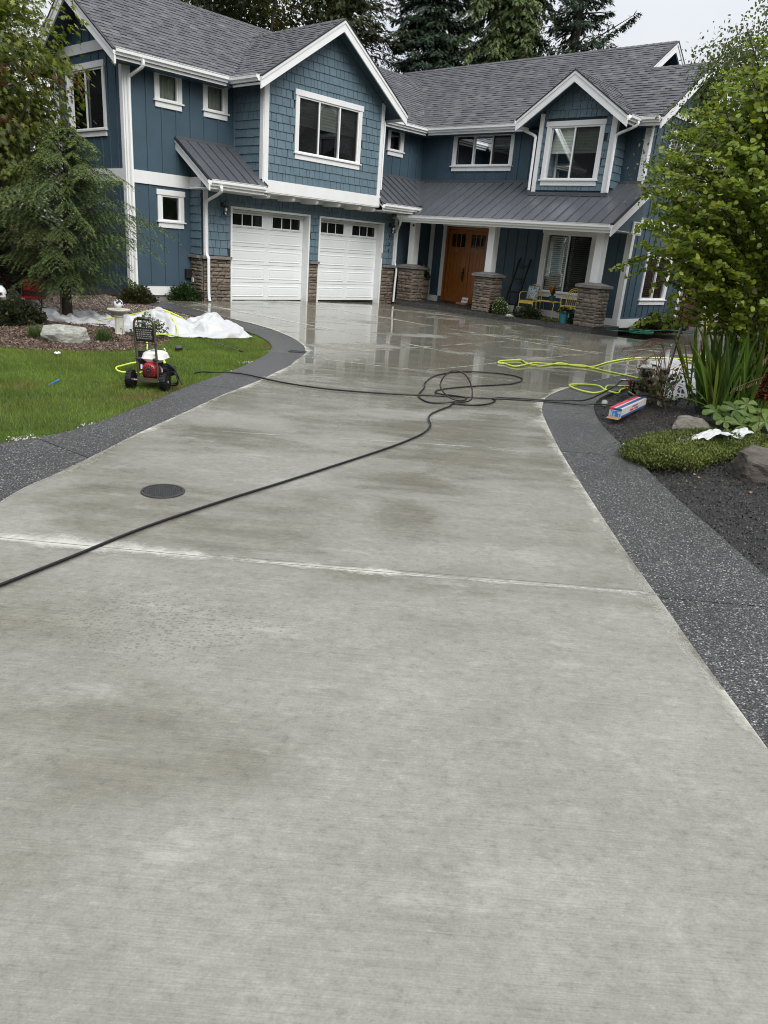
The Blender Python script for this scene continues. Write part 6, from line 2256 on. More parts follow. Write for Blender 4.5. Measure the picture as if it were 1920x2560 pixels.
# ---------------------------------------------------------------- the two trees on the right
def big_leaf_tree():
    B_ = V3((10.3, 2.65, 0.0))
    t = thing('katsura_tree', 'katsura tree with round green leaves overhanging the right edge of the drive', 'tree', B_)
    L_ = branch_tree(B_, 4.6, 11, .40, 0, 91, gnarl=.22)
    limbs_mesh('trunk', L_, .032, .006, 'bark', t)
    g = np.random.default_rng(17)
    cam_r = np.array([.683, -.726, 0]); cam_f = np.array([.748, .664, 0])
    C0 = np.array([9.55, 2.75, 2.58])
    # long arching sprays: leaves sit in pairs along them
    sprays = []
    ns = 760
    for i in range(ns):
        while True:
            p = g.uniform(-1, 1, 3)
            if .25 < (p ** 2).sum() < 1:
                break
        wd = 1.92 if p[2] < .35 else 1.92 * (1 - .40 * (p[2] - .35) / .65)
        e = C0 + cam_r * p[0] * wd + cam_f * p[1] * 1.25 + np.array([0, 0, p[2] * 1.95 + .15])
        if e[2] < .75 or p[0] < -.86 + .60 * max(0, p[2]):
            continue
        o = np.array([10.0, 2.65, 0]) * .55 + C0 * .45
        o = np.array([o[0], o[1], max(.6, e[2] - .55 - .3 * g.random())])
        o = o + (e - o) * g.uniform(.25, .6)
        sprays.append((o, e))
    for (e, k) in (((8.50, 4.22, 1.55), .9), ((8.55, 4.15, 1.62), .9), ((8.58, 4.05, 1.50), .8), ((8.75, 3.85, 1.0), .7), ((8.72, 3.95, .92), .7), ((8.85, 3.6, .95), .7), ((8.60, 4.05, 1.68), 1.0), ((8.62, 4.1, 2.0), .9), ((8.6, 4.1, 2.35), .9), ((8.64, 4.06, 2.6), .9)):
        e = np.array(e)
        sprays.append((e + np.array([.55, -.75, .12]) * 1.15 * k, e))
    tw = MB()
    P_, D_, S_, I_ = [], [], [], []
    for si, (o, e) in enumerate(sprays):
        mid = (o + e) / 2 + np.array([0, 0, .16])
        tw.tube([V3(o), V3(mid), V3(e)], [.007, .004, .0015], 4, False)
        ln = np.linalg.norm(e - o)
        k = max(5, int(ln / .029))
        s = np.linspace(.12, 1.02, k)[:, None]
        pts = o * (1 - s) ** 2 + 2 * mid * s * (1 - s) + e * s ** 2
        d = unitv((e - o)[None])[0]
        sd = np.cross(d, [0, 0, 1]); sd /= np.linalg.norm(sd)
        for side in (-1, 1):
            P_.append(pts + g.normal(0, .014, pts.shape))
            D_.append(sd[None] * side * .9 + d[None] * .3 + g.normal(0, .3, pts.shape) - np.array([0, 0, .45]))
            S_.append(g.uniform(.036, .068, k))
            I_.append(np.full(k, si))
    tw.build('twigs', 'bark', t, recalc=False)
    nf = 4200                                               # loose leaves filling between the sprays
    q = unitv(g.normal(0, 1, (nf, 3))) * (g.uniform(.35, 1.02, (nf, 1)))
    q[:, 2] = np.maximum(q[:, 2], -.82)
    q = q[(q[:, 0] > -.70 + .50 * np.clip(q[:, 2], 0, 1))]; nf = len(q)
    wd = np.where(q[:, 2] < .35, 1.92, 1.92 * (1 - .40 * (q[:, 2] - .35) / .65))
    P_.append(C0 + cam_r * (q[:, :1] * wd[:, None]) + cam_f * q[:, 1:2] * 1.25 + np.array([0, 0, 1.0]) * (q[:, 2:3] * 1.95 + .15))
    D_.append(g.normal(0, .8, (nf, 3)) - np.array([0, 0, .5])); S_.append(g.uniform(.034, .066, nf)); I_.append(g.integers(0, len(sprays), nf))
    P_, D_, S_, I_ = map(np.concatenate, (P_, D_, S_, I_))
    n = len(P_)
    U_ = np.tile([0, 0, .8], (n, 1)) + g.normal(0, .42, (n, 3)) - cam_f * .95
    X, Y, Z = frames(D_, up=U_)
    base = np.array([(.165, .225, .024), (.185, .245, .026), (.21, .265, .030), (.14, .205, .028), (.24, .27, .034)])
    red = np.array([(.42, .07, .05), (.36, .12, .07), (.30, .16, .08)])
    tint = base[g.integers(0, 5, n)] * g.normal(1, .09, (n, 1)) * g.normal(1, .10, (len(sprays), 1))[I_]
    rel = (P_ - C0) @ cam_r
    isr = (np.abs(P_[:, 2] - 3.05) < .15) & (rel > -.26) & (rel < .2) & (g.random(n) < .65)
    tint[isr] = red[g.integers(0, 3, isr.sum())]
    yel = g.random(n) < .03
    tint[yel] = np.array([.16, .15, .03])
    # the leaves nearest the camera are single pieces, the rest one mass
    dist = np.linalg.norm(P_ - np.array([0, 0, 1.62]), axis=1)
    order = np.argsort(dist / (S_ / .066))
    first, rest = order[:300], order[300:]
    cr = scatter('crown', *LEAF_ROUND, P_[rest], X[rest], Y[rest], Z[rest], S_[rest], np.clip(tint[rest], .003, .6), 'leaf', t)
    cr['kind'] = 'stuff'
    mats = []
    for k in range(6):
        me = bpy.data.meshes.new('leaf')
        v, f = LEAF_ROUND
        me.from_pydata([(x * (1 + .08 * k - .2), y, z) for x, y, z in v], [], f)
        a = me.attributes.new('tint', 'FLOAT_COLOR', 'FACE')
        c = base[k % 5]
        a.data.foreach_set('color', [*c, 1, *c, 1])
        me.materials.append(M['leaf'])
        me.update()
        mats.append(me)
    for j, q in enumerate(first):
        o = bpy.data.objects.new('leaf', mats[j % 6])
        COL.objects.link(o)
        o.parent = t
        mm = Matrix(((X[q][0], Y[q][0], Z[q][0]), (X[q][1], Y[q][1], Z[q][1]), (X[q][2], Y[q][2], Z[q][2])))
        o.matrix_local = Matrix.Translation(V3(P_[q]) - org(t)) @ mm.to_4x4() @ Matrix.Scale(float(S_[q]), 4)
big_leaf_tree()

def birch():
    B_ = V3((16.6, 5.75, 0.0))
    t = thing('birch_tree', 'pale stemmed birch with small leaves in front of the right gable end', 'tree', B_)
    m = MB()
    for dx, dy, h, r_, tx, ty in ((0, 0, 5.2, .075, .25, -.2), (.10, -.22, 5.6, .07, .5, -.5), (-.06, .18, 4.4, .055, -.2, .3), (.2, -.45, 5.0, .06, .9, -.9)):
        m.tube([B_ + V3((dx, dy, -.1)), B_ + V3((dx + tx * .15, dy + ty * .15, 1.0)), B_ + V3((dx + tx * .5, dy + ty * .5, 2.6)), B_ + V3((dx + tx, dy + ty, h))], [r_, r_ * .85, r_ * .55, .01], 8)
    m.build('trunk', 'pale_bark', t, smooth=True)
    g = np.random.default_rng(23)
    nb = 170
    C_ = []
    while len(C_) < nb:
        p = g.uniform(-1, 1, 3)
        if not .08 < (p ** 2).sum() < 1:
            continue
        top = max(0.2, 1 - .45 * max(0, p[2]))
        C_.append(np.array([16.75, 5.40, 4.1]) + np.array([.683, -.726, 0]) * p[0] * 2.45 * top + np.array([.73, .68, 0]) * p[1] * 1.4 * top + np.array([0, 0, p[2] * 2.8]))
    C_ = np.array(C_)
    tw = MB()
    for c in C_:
        o = V3((16.75, 5.5, max(.8, c[2] - .9)))
        tw.tube([o, (o + V3(c)) / 2 + V3((0, 0, .15)), V3(c)], [.014, .008, .002], 4, False)
    tw.build('twigs', 'bark', t, recalc=False)
    n = 34000
    i = g.integers(0, nb, n)
    P_ = C_[i] + g.normal(0, 1, (n, 3)) * np.array([.24, .24, .22])
    D_ = g.normal(0, .7, (n, 3)); D_[:, 2] -= .7
    X, Y, Z = frames(D_, jitter=.7)
    S_ = g.uniform(.045, .08, n)
    base = np.array([(.085, .118, .040), (.10, .132, .046), (.13, .155, .06), (.052, .076, .030)])
    red = np.array([(.10, .025, .02), (.07, .03, .02)])
    tint = base[g.integers(0, 4, n)] * g.normal(1, .2, (n, 1))
    r2 = ((P_ - np.array([16.9, 5.25, 3.9])) @ np.array([.683, -.726, 0]) > 1.1) & (P_[:, 2] > 5.2) & (g.random(n) < .5)
    tint[r2] = red[g.integers(0, 2, r2.sum())]
    scatter('crown', *LEAF_OVAL, P_, X, Y, Z, S_, np.clip(tint, .003, .6), 'leaf', t)
birch()
shrub('dense dark hedge plant behind the sword leaved clump at the right edge', (14.2, 2.6, 0), (1.8, 1.1), 1.9, DK + GR, 6000, 25, size=(.06, .11), inner=.25)
shrub('tall dark thicket beyond the birch at the far right edge', (20.5, 3.0, 0), (3.2, 1.6), 4.6, DK, 9000, 26, size=(.12, .2), inner=.25)

# ---------------------------------------------------------------- sword-leaved clump, dried stems, flowers
def blade_leaf(m, base, tip, w, bend, side):
    b0, b1 = V3(base), V3(tip)
    d = b1 - b0
    n_ = 7
    sdv = V3(side).normalized()
    L_ = []
    for i in range(n_ + 1):
        s = i / n_
        p = b0 + d * s + V3((0, 0, bend * 4 * s * (1 - s)))
        ww = w * (0.55 + 0.9 * s) * (1 - s ** 4) * (1.0 if s < .55 else (1 - (s - .55) / .45) ** .65) + .001
        L_.append((p - sdv * ww, p + V3((0, 0, 0)) - d.cross(sdv).normalized() * ww * .22, p + sdv * ww))
    for i in range(n_):
        a, b = L_[i], L_[i + 1]
        m.face([a[0], a[1], b[1], b[0]])
        m.face([a[1], a[2], b[2], b[1]])

def leaf_obj(m, name, parent, col, rnd):
    o = m.build(name, 'leaf', parent, recalc=False, smooth=True)
    me = o.data
    a = me.attributes.new('tint', 'FLOAT_COLOR', 'FACE')
    c = [max(.003, x * rnd) for x in col]
    a.data.foreach_set('color', [*c, 1.0] * len(me.polygons))
    return o

def swords():
    t = thing('crocosmia_clump', 'clump of tall sword shaped green leaves at the right edge of the compost bed', 'plant', (9.3, 2.85, 0))
    r = random.Random(77)
    rv = V3((.683, -.726, 0)); fv = V3((.73, .68, 0))
    C0 = V3((9.27, 2.75, .02))
    for i in range(250):
        lat = r.uniform(-.45, .85)
        dep = r.uniform(-.25, .55)
        base = C0 + rv * lat * .75 + fv * dep
        lean = lat * .9 + r.gauss(0, .32)
        if lean < -.9: lean = -.9
        h = r.uniform(.65, 1.25) * (1 - .22 * abs(lean))
        tip = base + rv * lean * .75 * h + fv * r.gauss(0, .2) + V3((0, 0, h))
        m = MB()
        blade_leaf(m, base, tip, r.uniform(.013, .028), r.uniform(0, .10), rv * r.uniform(.4, 1) + fv * r.uniform(-.8, .8))
        leaf_obj(m, 'leaf', t, r.choice([(.060, .120, .016), (.080, .150, .020), (.10, .175, .025), (.046, .090, .016), (.14, .175, .03)]), r.uniform(.8, 1.2))
    for (tx, tz, bx) in ((-.98, .42, -.25), (-1.05, .12, -.2), (-.75, .86, -.3), (-.6, .95, -.3), (-.82, .70, -.3), (.1, 1.30, .05), (.45, 1.38, .3), (-.15, 1.18, -.1)):
        m = MB()
        base = C0 + rv * bx + fv * -.1
        blade_leaf(m, base, C0 + rv * tx + V3((0, 0, tz)) - fv * .15, .020, .10, rv * .5 + fv * .6)
        leaf_obj(m, 'leaf', t, (.085, .145, .022), 1.0)
    for k, (x0, z0, x1, z1) in enumerate(((.35, .55, -.28, .36), (.55, .72, .05, .52), (.65, .62, .02, .40), (.30, .78, -.02, .70), (.75, .9, .4, .75))):
        m = MB()
        a, b = C0 + rv * x0 + V3((0, 0, z0)) - fv * .35, C0 + rv * x1 + V3((0, 0, z1)) - fv * .45
        pts = catmull([a, (a + b) / 2 + V3((0, 0, .05)), b], 5)
        m.tube(pts, .003, 4)
        for q in range(16):
            s = .35 + .65 * q / 15
            p = a.lerp(b, s) + V3((0, 0, .05 * (1 - s)))
            e = p + V3((r.uniform(-.02, .02), r.uniform(-.02, .02), -.035 - r.random() * .02))
            m.tube([p, e], [.003, .007], 5)
        o = m.build('seed_stem', 'dry', t)
swords_ready = True
M['dry'] = paint('dry_seed_stem', (0.16, 0.10, 0.06), 0.7, 0.3, 30)
M['dry_red'] = paint('dry_red_stem', (0.13, 0.055, 0.035), 0.7, 0.3, 30)
swords()

def dried():
    t = thing('dried_stems', 'arching dried reddish flower stems over the hoses beside the hidden engine', 'plant', (8.95, 3.5, 0))
    r = random.Random(5)
    rv = V3((.683, -.726, 0))
    B_ = V3((8.93, 3.55, .02))
    for i in range(26):
        m = MB()
        a = B_ + V3((r.gauss(0, .06), r.gauss(0, .06), 0))
        if i < 9:
            tip = B_ + rv * r.uniform(-.55, -.12) + V3((0, 0, r.uniform(.50, .78)))
            mid = a.lerp(tip, .55) + rv * .12 + V3((0, 0, .28))
        else:
            tip = B_ + rv * r.uniform(-.3, .35) + V3((r.gauss(0, .1), r.gauss(0, .1), r.uniform(.2, .55)))
            mid = a.lerp(tip, .5) + V3((r.gauss(0, .05), r.gauss(0, .05), .05))
        pts = catmull([a, mid, tip], 7)
        m.tube(pts, [.0035] * (len(pts) - 1) + [.0015], 4)
        if i < 9:
            for q in range(7):
                p = pts[-1 - q // 2]
                m.tube([p, p + rv * r.uniform(-.10, -.02) + V3((0, 0, r.uniform(-.08, 0)))], [.003, .0025], 4)
        m.build('stem', 'dry_red' if i < 14 else 'dry', t)
    g = np.random.default_rng(4)
    n = 420
    P_ = np.array(B_) + np.stack([g.normal(0, .17, n), g.normal(0, .17, n), g.uniform(.02, .42, n)], 1)
    X, Y, Z = frames(g.normal(0, 1, (n, 3)), jitter=.5)
    c = np.array([(.06, .075, .035), (.08, .09, .05), (.045, .07, .02), (.10, .08, .05)])
    scatter('foliage', *LEAF_OVAL, P_, X, Y, Z, g.uniform(.03, .07, n), np.clip(c[g.integers(0, 4, n)] * g.normal(1, .2, (n, 1)), .003, .6), 'leaf', t)
dried()

def susans():
    t = thing('coneflower_plant', 'black eyed yellow daisies in front of the white plastic film on the right', 'plant', (9.05, 3.42, 0))
    pts = [(9.04, 3.52, .49), (9.08, 3.42, .51), (9.05, 3.48, .45), (9.08, 3.40, .46), (9.09, 3.38, .48), (9.08, 3.40, .41), (9.0, 3.36, .53)]
    M['petal'] = paint('yellow_petal', (.60, .30, .02), .6, .15)
    r = random.Random(3)
    for p in pts:
        p = V3(p)
        s = MB()
        s.tube(catmull([V3((9.05 + r.gauss(0, .04), 3.42 + r.gauss(0, .04), 0)), (V3((9.05, 3.42, .0)) + p) / 2 + V3((0, .03, 0)), p], 4), .003, 4)
        s.build('stem', 'dry', t)
        f = MB()
        for k in range(10):
            a = 2 * math.pi * k / 10 + r.uniform(-.1, .1)
            d = V3((math.cos(a), math.sin(a), 0)); q = V3((-d.y, d.x, 0))
            f.face([p + d * .005, p + d * .018 + q * .007 - V3((0, 0, .004)), p + d * .033 - V3((0, 0, .014)), p + d * .018 - q * .007 - V3((0, 0, .004))])
        f.build('petals', 'petal', t, recalc=False)
        c = MB(); c.lathe([(0, .012), (.008, .008), (.009, -.002), (0, -.004)], p, 8)
        c.build('eye', 'black', t, smooth=True)
susans()

# ---------------------------------------------------------------- big leaves, groundcover, red plume
def bigleaf():
    t = thing('rodgersia_plant', 'plant with big light green lobed leaves beside the heather', 'plant', (8.6, 2.35, 0))
    r = random.Random(9)
    spots = [(8.40, 2.66, .16, .15), (8.52, 2.50, .20, .17), (8.38, 2.36, .07, .20), (8.55, 2.28, .12, .17), (8.72, 2.18, .22, .15), (8.60, 2.66, .10, .13), (8.85, 2.30, .18, .15), (8.70, 2.45, .25, .13), (8.45, 2.15, .15, .16), (8.62, 2.02, .12, .15), (8.25, 2.5, .10, .10)]
    for (x, y, z, s) in spots:
        m = MB()
        c = V3((x, y, z))
        nrm = V3((r.gauss(-.25, .2), r.gauss(-.3, .2), 1)).normalized()
        ax = nrm.cross(V3((r.gauss(0, 1), r.gauss(0, 1), 0))).normalized(); ay = nrm.cross(ax)
        k = 5
        for q in range(k):
            a = 2 * math.pi * q / k + r.uniform(-.1, .1)
            d = ax * math.cos(a) + ay * math.sin(a); e = nrm.cross(d)
            P = [c, c + d * s * .45 + e * s * .25 + nrm * .012, c + d * s * .85 + e * s * .34 - nrm * .006, c + d * s * 1.02 + e * s * .12 - nrm * .02, c + d * s * 1.0 - e * s * .10 - nrm * .02, c + d * s * .85 - e * s * .34 - nrm * .006, c + d * s * .45 - e * s * .25 + nrm * .012]
            mid = c + d * s * .55 - nrm * .012
            for i in range(len(P)):
                m.face([mid, P[i], P[(i + 1) % len(P)]])
        lf = leaf_obj(m, 'leaf', t, r.choice([(.13, .20, .05), (.165, .235, .065), (.105, .175, .045)]), r.uniform(.85, 1.1))
        st = MB(); st.tube([c, V3((8.6, 2.4, -.02)).lerp(c, .3), V3((8.6, 2.4, -.04))], .005, 5)
        st.build('stalk', 'dry', t)
bigleaf()

def groundcover():
    poly = [(5.98, 2.38), (6.08, 2.62), (6.40, 2.72), (6.85, 2.72), (7.35, 2.62), (7.75, 2.35), (7.85, 1.95), (7.4, 1.75), (6.95, 1.98), (6.65, 2.05), (6.35, 2.07), (6.12, 2.18)]
    t = thing('heather_groundcover', 'low mat of dense green heather on the compost bed, white film caught in it', 'ground cover', (6.8, 2.3, 0))
    g = np.random.default_rng(6)
    P = sample_poly(poly, 2600)
    pa = np.array(poly)
    d = np.min(np.linalg.norm(P[:, None] - np.concatenate([pa, (pa + np.roll(pa, -1, 0)) / 2])[None], axis=2), 1)
    hh = .03 + .11 * np.clip(d / .22, 0, 1) ** .6 + .055 * fbm(P[:, 0], P[:, 1], 5.0, 2.0) + .03 * fbm(P[:, 0], P[:, 1], 13.0, 6.0)
    keep = fbm(P[:, 0], P[:, 1], 4.0, 11.0) > -.62
    P, d, hh = P[keep], d[keep], np.maximum(.02, hh[keep])
    Pp, Dd, Ss, Tt = [], [], [], []
    for rep in range(26):
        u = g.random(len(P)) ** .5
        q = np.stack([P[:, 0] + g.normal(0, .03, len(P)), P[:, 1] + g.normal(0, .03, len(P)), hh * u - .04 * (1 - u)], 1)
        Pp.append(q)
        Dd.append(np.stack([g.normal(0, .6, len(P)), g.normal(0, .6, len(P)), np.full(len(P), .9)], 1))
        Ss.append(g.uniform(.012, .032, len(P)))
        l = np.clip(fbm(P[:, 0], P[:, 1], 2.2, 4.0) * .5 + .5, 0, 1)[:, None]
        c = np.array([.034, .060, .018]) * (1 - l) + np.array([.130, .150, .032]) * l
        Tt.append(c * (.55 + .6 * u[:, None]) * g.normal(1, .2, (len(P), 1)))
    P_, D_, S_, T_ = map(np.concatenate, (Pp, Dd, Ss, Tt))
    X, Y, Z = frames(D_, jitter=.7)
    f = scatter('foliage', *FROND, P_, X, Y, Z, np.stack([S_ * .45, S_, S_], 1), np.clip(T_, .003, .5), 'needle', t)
    f['kind'] = 'stuff'
groundcover()

def plume():
    t = thing('astilbe_plume', 'rust red fluffy seed plume at the right edge above the big leaves', 'plant', (8.25, 2.17, 0))
    g = np.random.default_rng(2)
    s = MB(); s.tube([(8.28, 2.15, 0), (8.24, 2.17, .35), (8.22, 2.17, .68)], [.005, .004, .002], 5)
    s.build('stem', 'dry_red', t)
    n = 1600
    z = g.uniform(.40, .70, n)
    rr = .075 * np.sqrt(np.clip((.71 - z) / .30, 0, 1)) * g.random(n) ** .5
    a = g.uniform(0, 6.28, n)
    P_ = np.stack([8.23 + rr * np.cos(a), 2.17 + rr * np.sin(a), z], 1)
    D_ = np.stack([np.cos(a), np.sin(a), g.normal(.3, .4, n)], 1)
    X, Y, Z = frames(D_, jitter=.5)
    c = np.array([(.09, .025, .012), (.14, .045, .02), (.06, .018, .01)])
    scatter('plume', *NEEDLE, P_, X, Y, Z, g.uniform(.012, .03, n), np.clip(c[g.integers(0, 3, n)], .003, .5), 'needle', t)
plume()
# ================================================================== THINGS ON THE GROUND
def hose(name, label, cat, pts, r, mat, closed=False, n_=6, group=None):
    m = MB()
    P = [V3((p[0], p[1], (p[2] if len(p) > 2 else 0.0) + gz(p[0]) + r + 0.004)) for p in pts]
    m.tube(catmull(P, n_), r, 8)
    o = m.build(name, mat, None, smooth=True, recalc=False)
    return tag(o, label, cat, group)

# black high pressure hose: from the left edge of the frame, up the drive, into the loose coil and off to the right
h1 = [(0.2, 3.03), (0.6, 3.14), (1.06, 3.27), (1.45, 3.38), (1.93, 3.52), (2.5, 3.63), (3.17, 3.73), (3.97, 3.86), (4.42, 3.94), (4.81, 4.03), (5.12, 4.13), (5.39, 4.28), (5.6, 4.48), (5.83, 4.62),
      (6.27, 4.75), (6.44, 4.81), (6.61, 4.65, .0), (6.85, 4.62), (7.07, 4.69), (7.16, 4.78), (7.38, 4.70), (7.68, 4.36, .01), (7.91, 4.20, .015), (8.15, 4.08, .03), (8.55, 3.98, .16), (8.8, 4.02, .20), (8.98, 4.06, .20)]
hose('pressure_hose', 'black pressure hose running from the lower left up to the hidden engine', 'hose', h1, .0095, 'rubber', group='black pressure hoses')
h2 = [(4.92, 7.62, -.03), (4.98, 7.55, -.005), (5.05, 7.47), (5.34, 7.25), (5.45, 6.62), (5.68, 6.08), (6.16, 5.56), (6.65, 5.19), (7.05, 4.86), (7.44, 4.56), (7.72, 4.27), (7.91, 4.02), (8.02, 3.92, .02), (8.15, 3.72, .04),
      (8.32, 3.60, .14), (8.50, 3.55, .15), (8.85, 3.48, .08), (9.05, 3.45, .03)]
hose('pressure_hose', 'black pressure hose from the lawn edge across the drive to the white carton', 'hose', h2, .0088, 'rubber', group='black pressure hoses')
lp_ = [(6.44, 4.81, .022), (6.24, 4.98), (6.39, 5.29), (6.87, 5.61), (7.16, 5.84), (7.72, 6.12), (8.26, 6.18), (8.66, 6.01), (8.87, 5.68), (8.72, 5.39), (8.24, 5.26), (7.45, 5.41), (7.0, 5.44), (6.79, 5.37),
       (6.70, 5.23, .01), (6.74, 5.06, .02), (6.78, 4.94, .02), (6.70, 4.84, .02), (6.56, 4.84, .02), (6.47, 4.93, .06), (6.44, 5.03, .16), (6.50, 5.03, .27), (6.60, 4.97, .335), (6.69, 4.88, .29), (6.72, 4.80, .17), (6.66, 4.74, .05), (6.55, 4.76, .022), (6.44, 4.81, .026)]
hose('pressure_hose', 'loose coil of black hose with one loop standing upright on the drive', 'hose', lp_, .0088, 'rubber', group='black pressure hoses')

yh = [(9.72, 6.36, 0), (9.66, 6.44), (9.88, 6.55), (10.33, 6.48), (10.07, 6.18, .012), (10.16, 5.98), (10.50, 5.98), (10.73, 5.97, .012), (10.79, 5.73), (11.03, 5.56), (11.45, 5.62), (11.95, 5.71), (12.8, 5.77), (13.5, 5.68), (14.2, 5.4), (14.8, 4.9)]
hose('garden_hose', 'yellow green hose lying knotted across the drive on the right', 'hose', yh, .012, 'hose_yellow', group='yellow green hoses')
yhb = [(9.72, 6.36, 0), (9.63, 6.12), (9.95, 6.12, .012), (10.3, 6.21), (10.38, 6.04, .012), (10.73, 5.88), (10.92, 5.68, .01), (10.9, 5.44), (10.84, 5.21), (10.70, 4.58), (10.0, 4.2, .05), (9.3, 3.98, .2), (9.15, 3.95, .24)]
hose('garden_hose', 'yellow green hose leading from the knot down to the hidden engine', 'hose', yhb, .012, 'hose_yellow', group='yellow green hoses')
yl = [(9.06, 3.98, .17), (9.3, 4.15, .07), (9.75, 4.4, .0), (9.55, 4.52), (9.23, 4.40), (8.95, 4.33), (8.78, 4.37), (8.80, 4.58), (8.93, 4.76), (9.08, 4.83), (9.33, 4.71), (9.28, 4.52, .018), (9.18, 4.36, .0), (9.13, 4.17, .0), (9.3, 4.2, .03), (9.35, 4.05, .08), (9.1, 3.92, .1)]
hose('garden_hose', 'short loop of yellow green hose lying on the dark border at the bed corner', 'hose', yl, .0115, 'hose_yellow', group='yellow green hoses')

g = MB()
rg = random.Random(4)
pts = [(17.72, 8.72, 0.02), (17.85, 8.5, .02)]
for k in range(5):
    for j in range(12):
        a = 2 * math.pi * j / 12 + k * .2
        pts.append((18.25 + .36 * math.cos(a) * (1 + .22 * rg.uniform(-1, 1)), 8.02 + .27 * math.sin(a) * (1 + .1 * rg.uniform(-1, 1)), .015 + .012 * k + rg.uniform(0, .012)))
pts += [(18.8, 7.9, .08), (19.4, 7.6, .1), (19.6, 7.0, .04), (19.2, 6.8, .02)]
hose('garden_hose', 'coiled green garden hose beside the driveway near the right stone pillar', 'hose', [(p[0], p[1], p[2] + .05) for p in pts], .009, 'hose_green', n_=3)

# ---------------------------------------------------------------- drain covers
def manhole():
    c = V3((2.355, 4.03, 0.0))
    t = thing('drain_cover', 'round cast iron drain cover set in the concrete left of the black hose', 'drain cover', c)
    m = MB()
    m.lathe([(0.0, .004), (.118, .004), (.118, .007), (.0, .0072)], c, 40)
    m.build('cover', 'iron', t)
    f = MB()
    f.lathe([(.122, .001), (.122, .0085), (.138, .0085), (.140, .001)], c, 40)
    f.build('frame', 'iron', t)
    p = MB()
    s = .0155
    for i in range(-8, 9):
        for j in range(-8, 9):
            x, y = (i + .5 * (j % 2)) * s, j * s * .866
            if x * x + y * y < .110 ** 2:
                p.lathe([(.0055, .0), (.0048, .0035), (0, .0038)], c + V3((x, y, .0070)), 6)
    st = p.build('studs', 'iron', t, recalc=False)
    st['kind'] = 'stuff'
manhole()
def grate():
    c = V3((7.28, 8.47, 0))
    t = thing('drain_grate', 'small black slotted drain grate at the bend of the left border', 'drain grate', c)
    ax, ay = V3((.70, -.71, 0)), V3((.71, .70, 0))
    m = MB()
    m.obox(c + V3((0, 0, -.02)), ax * .13, ay * .075, V3((0, 0, .018)))
    m.build('tray', 'black', t)
    f = MB()
    for s in (-1, 1):
        f.obox(c + ay * s * .07 + V3((0, 0, .001)), ax * .135, ay * .008, V3((0, 0, .006)))
        f.obox(c + ax * s * .13 + V3((0, 0, .001)), ax * .006, ay * .062, V3((0, 0, .006)))
    f.build('frame', 'iron', t)
    for k in range(12):
        b = MB()
        b.obox(c + ax * (-.115 + .23 * k / 11) + V3((0, 0, .001)), ax * .005, ay * .062, V3((0, 0, .005)))
        b.build('bar', 'iron', t)
grate()

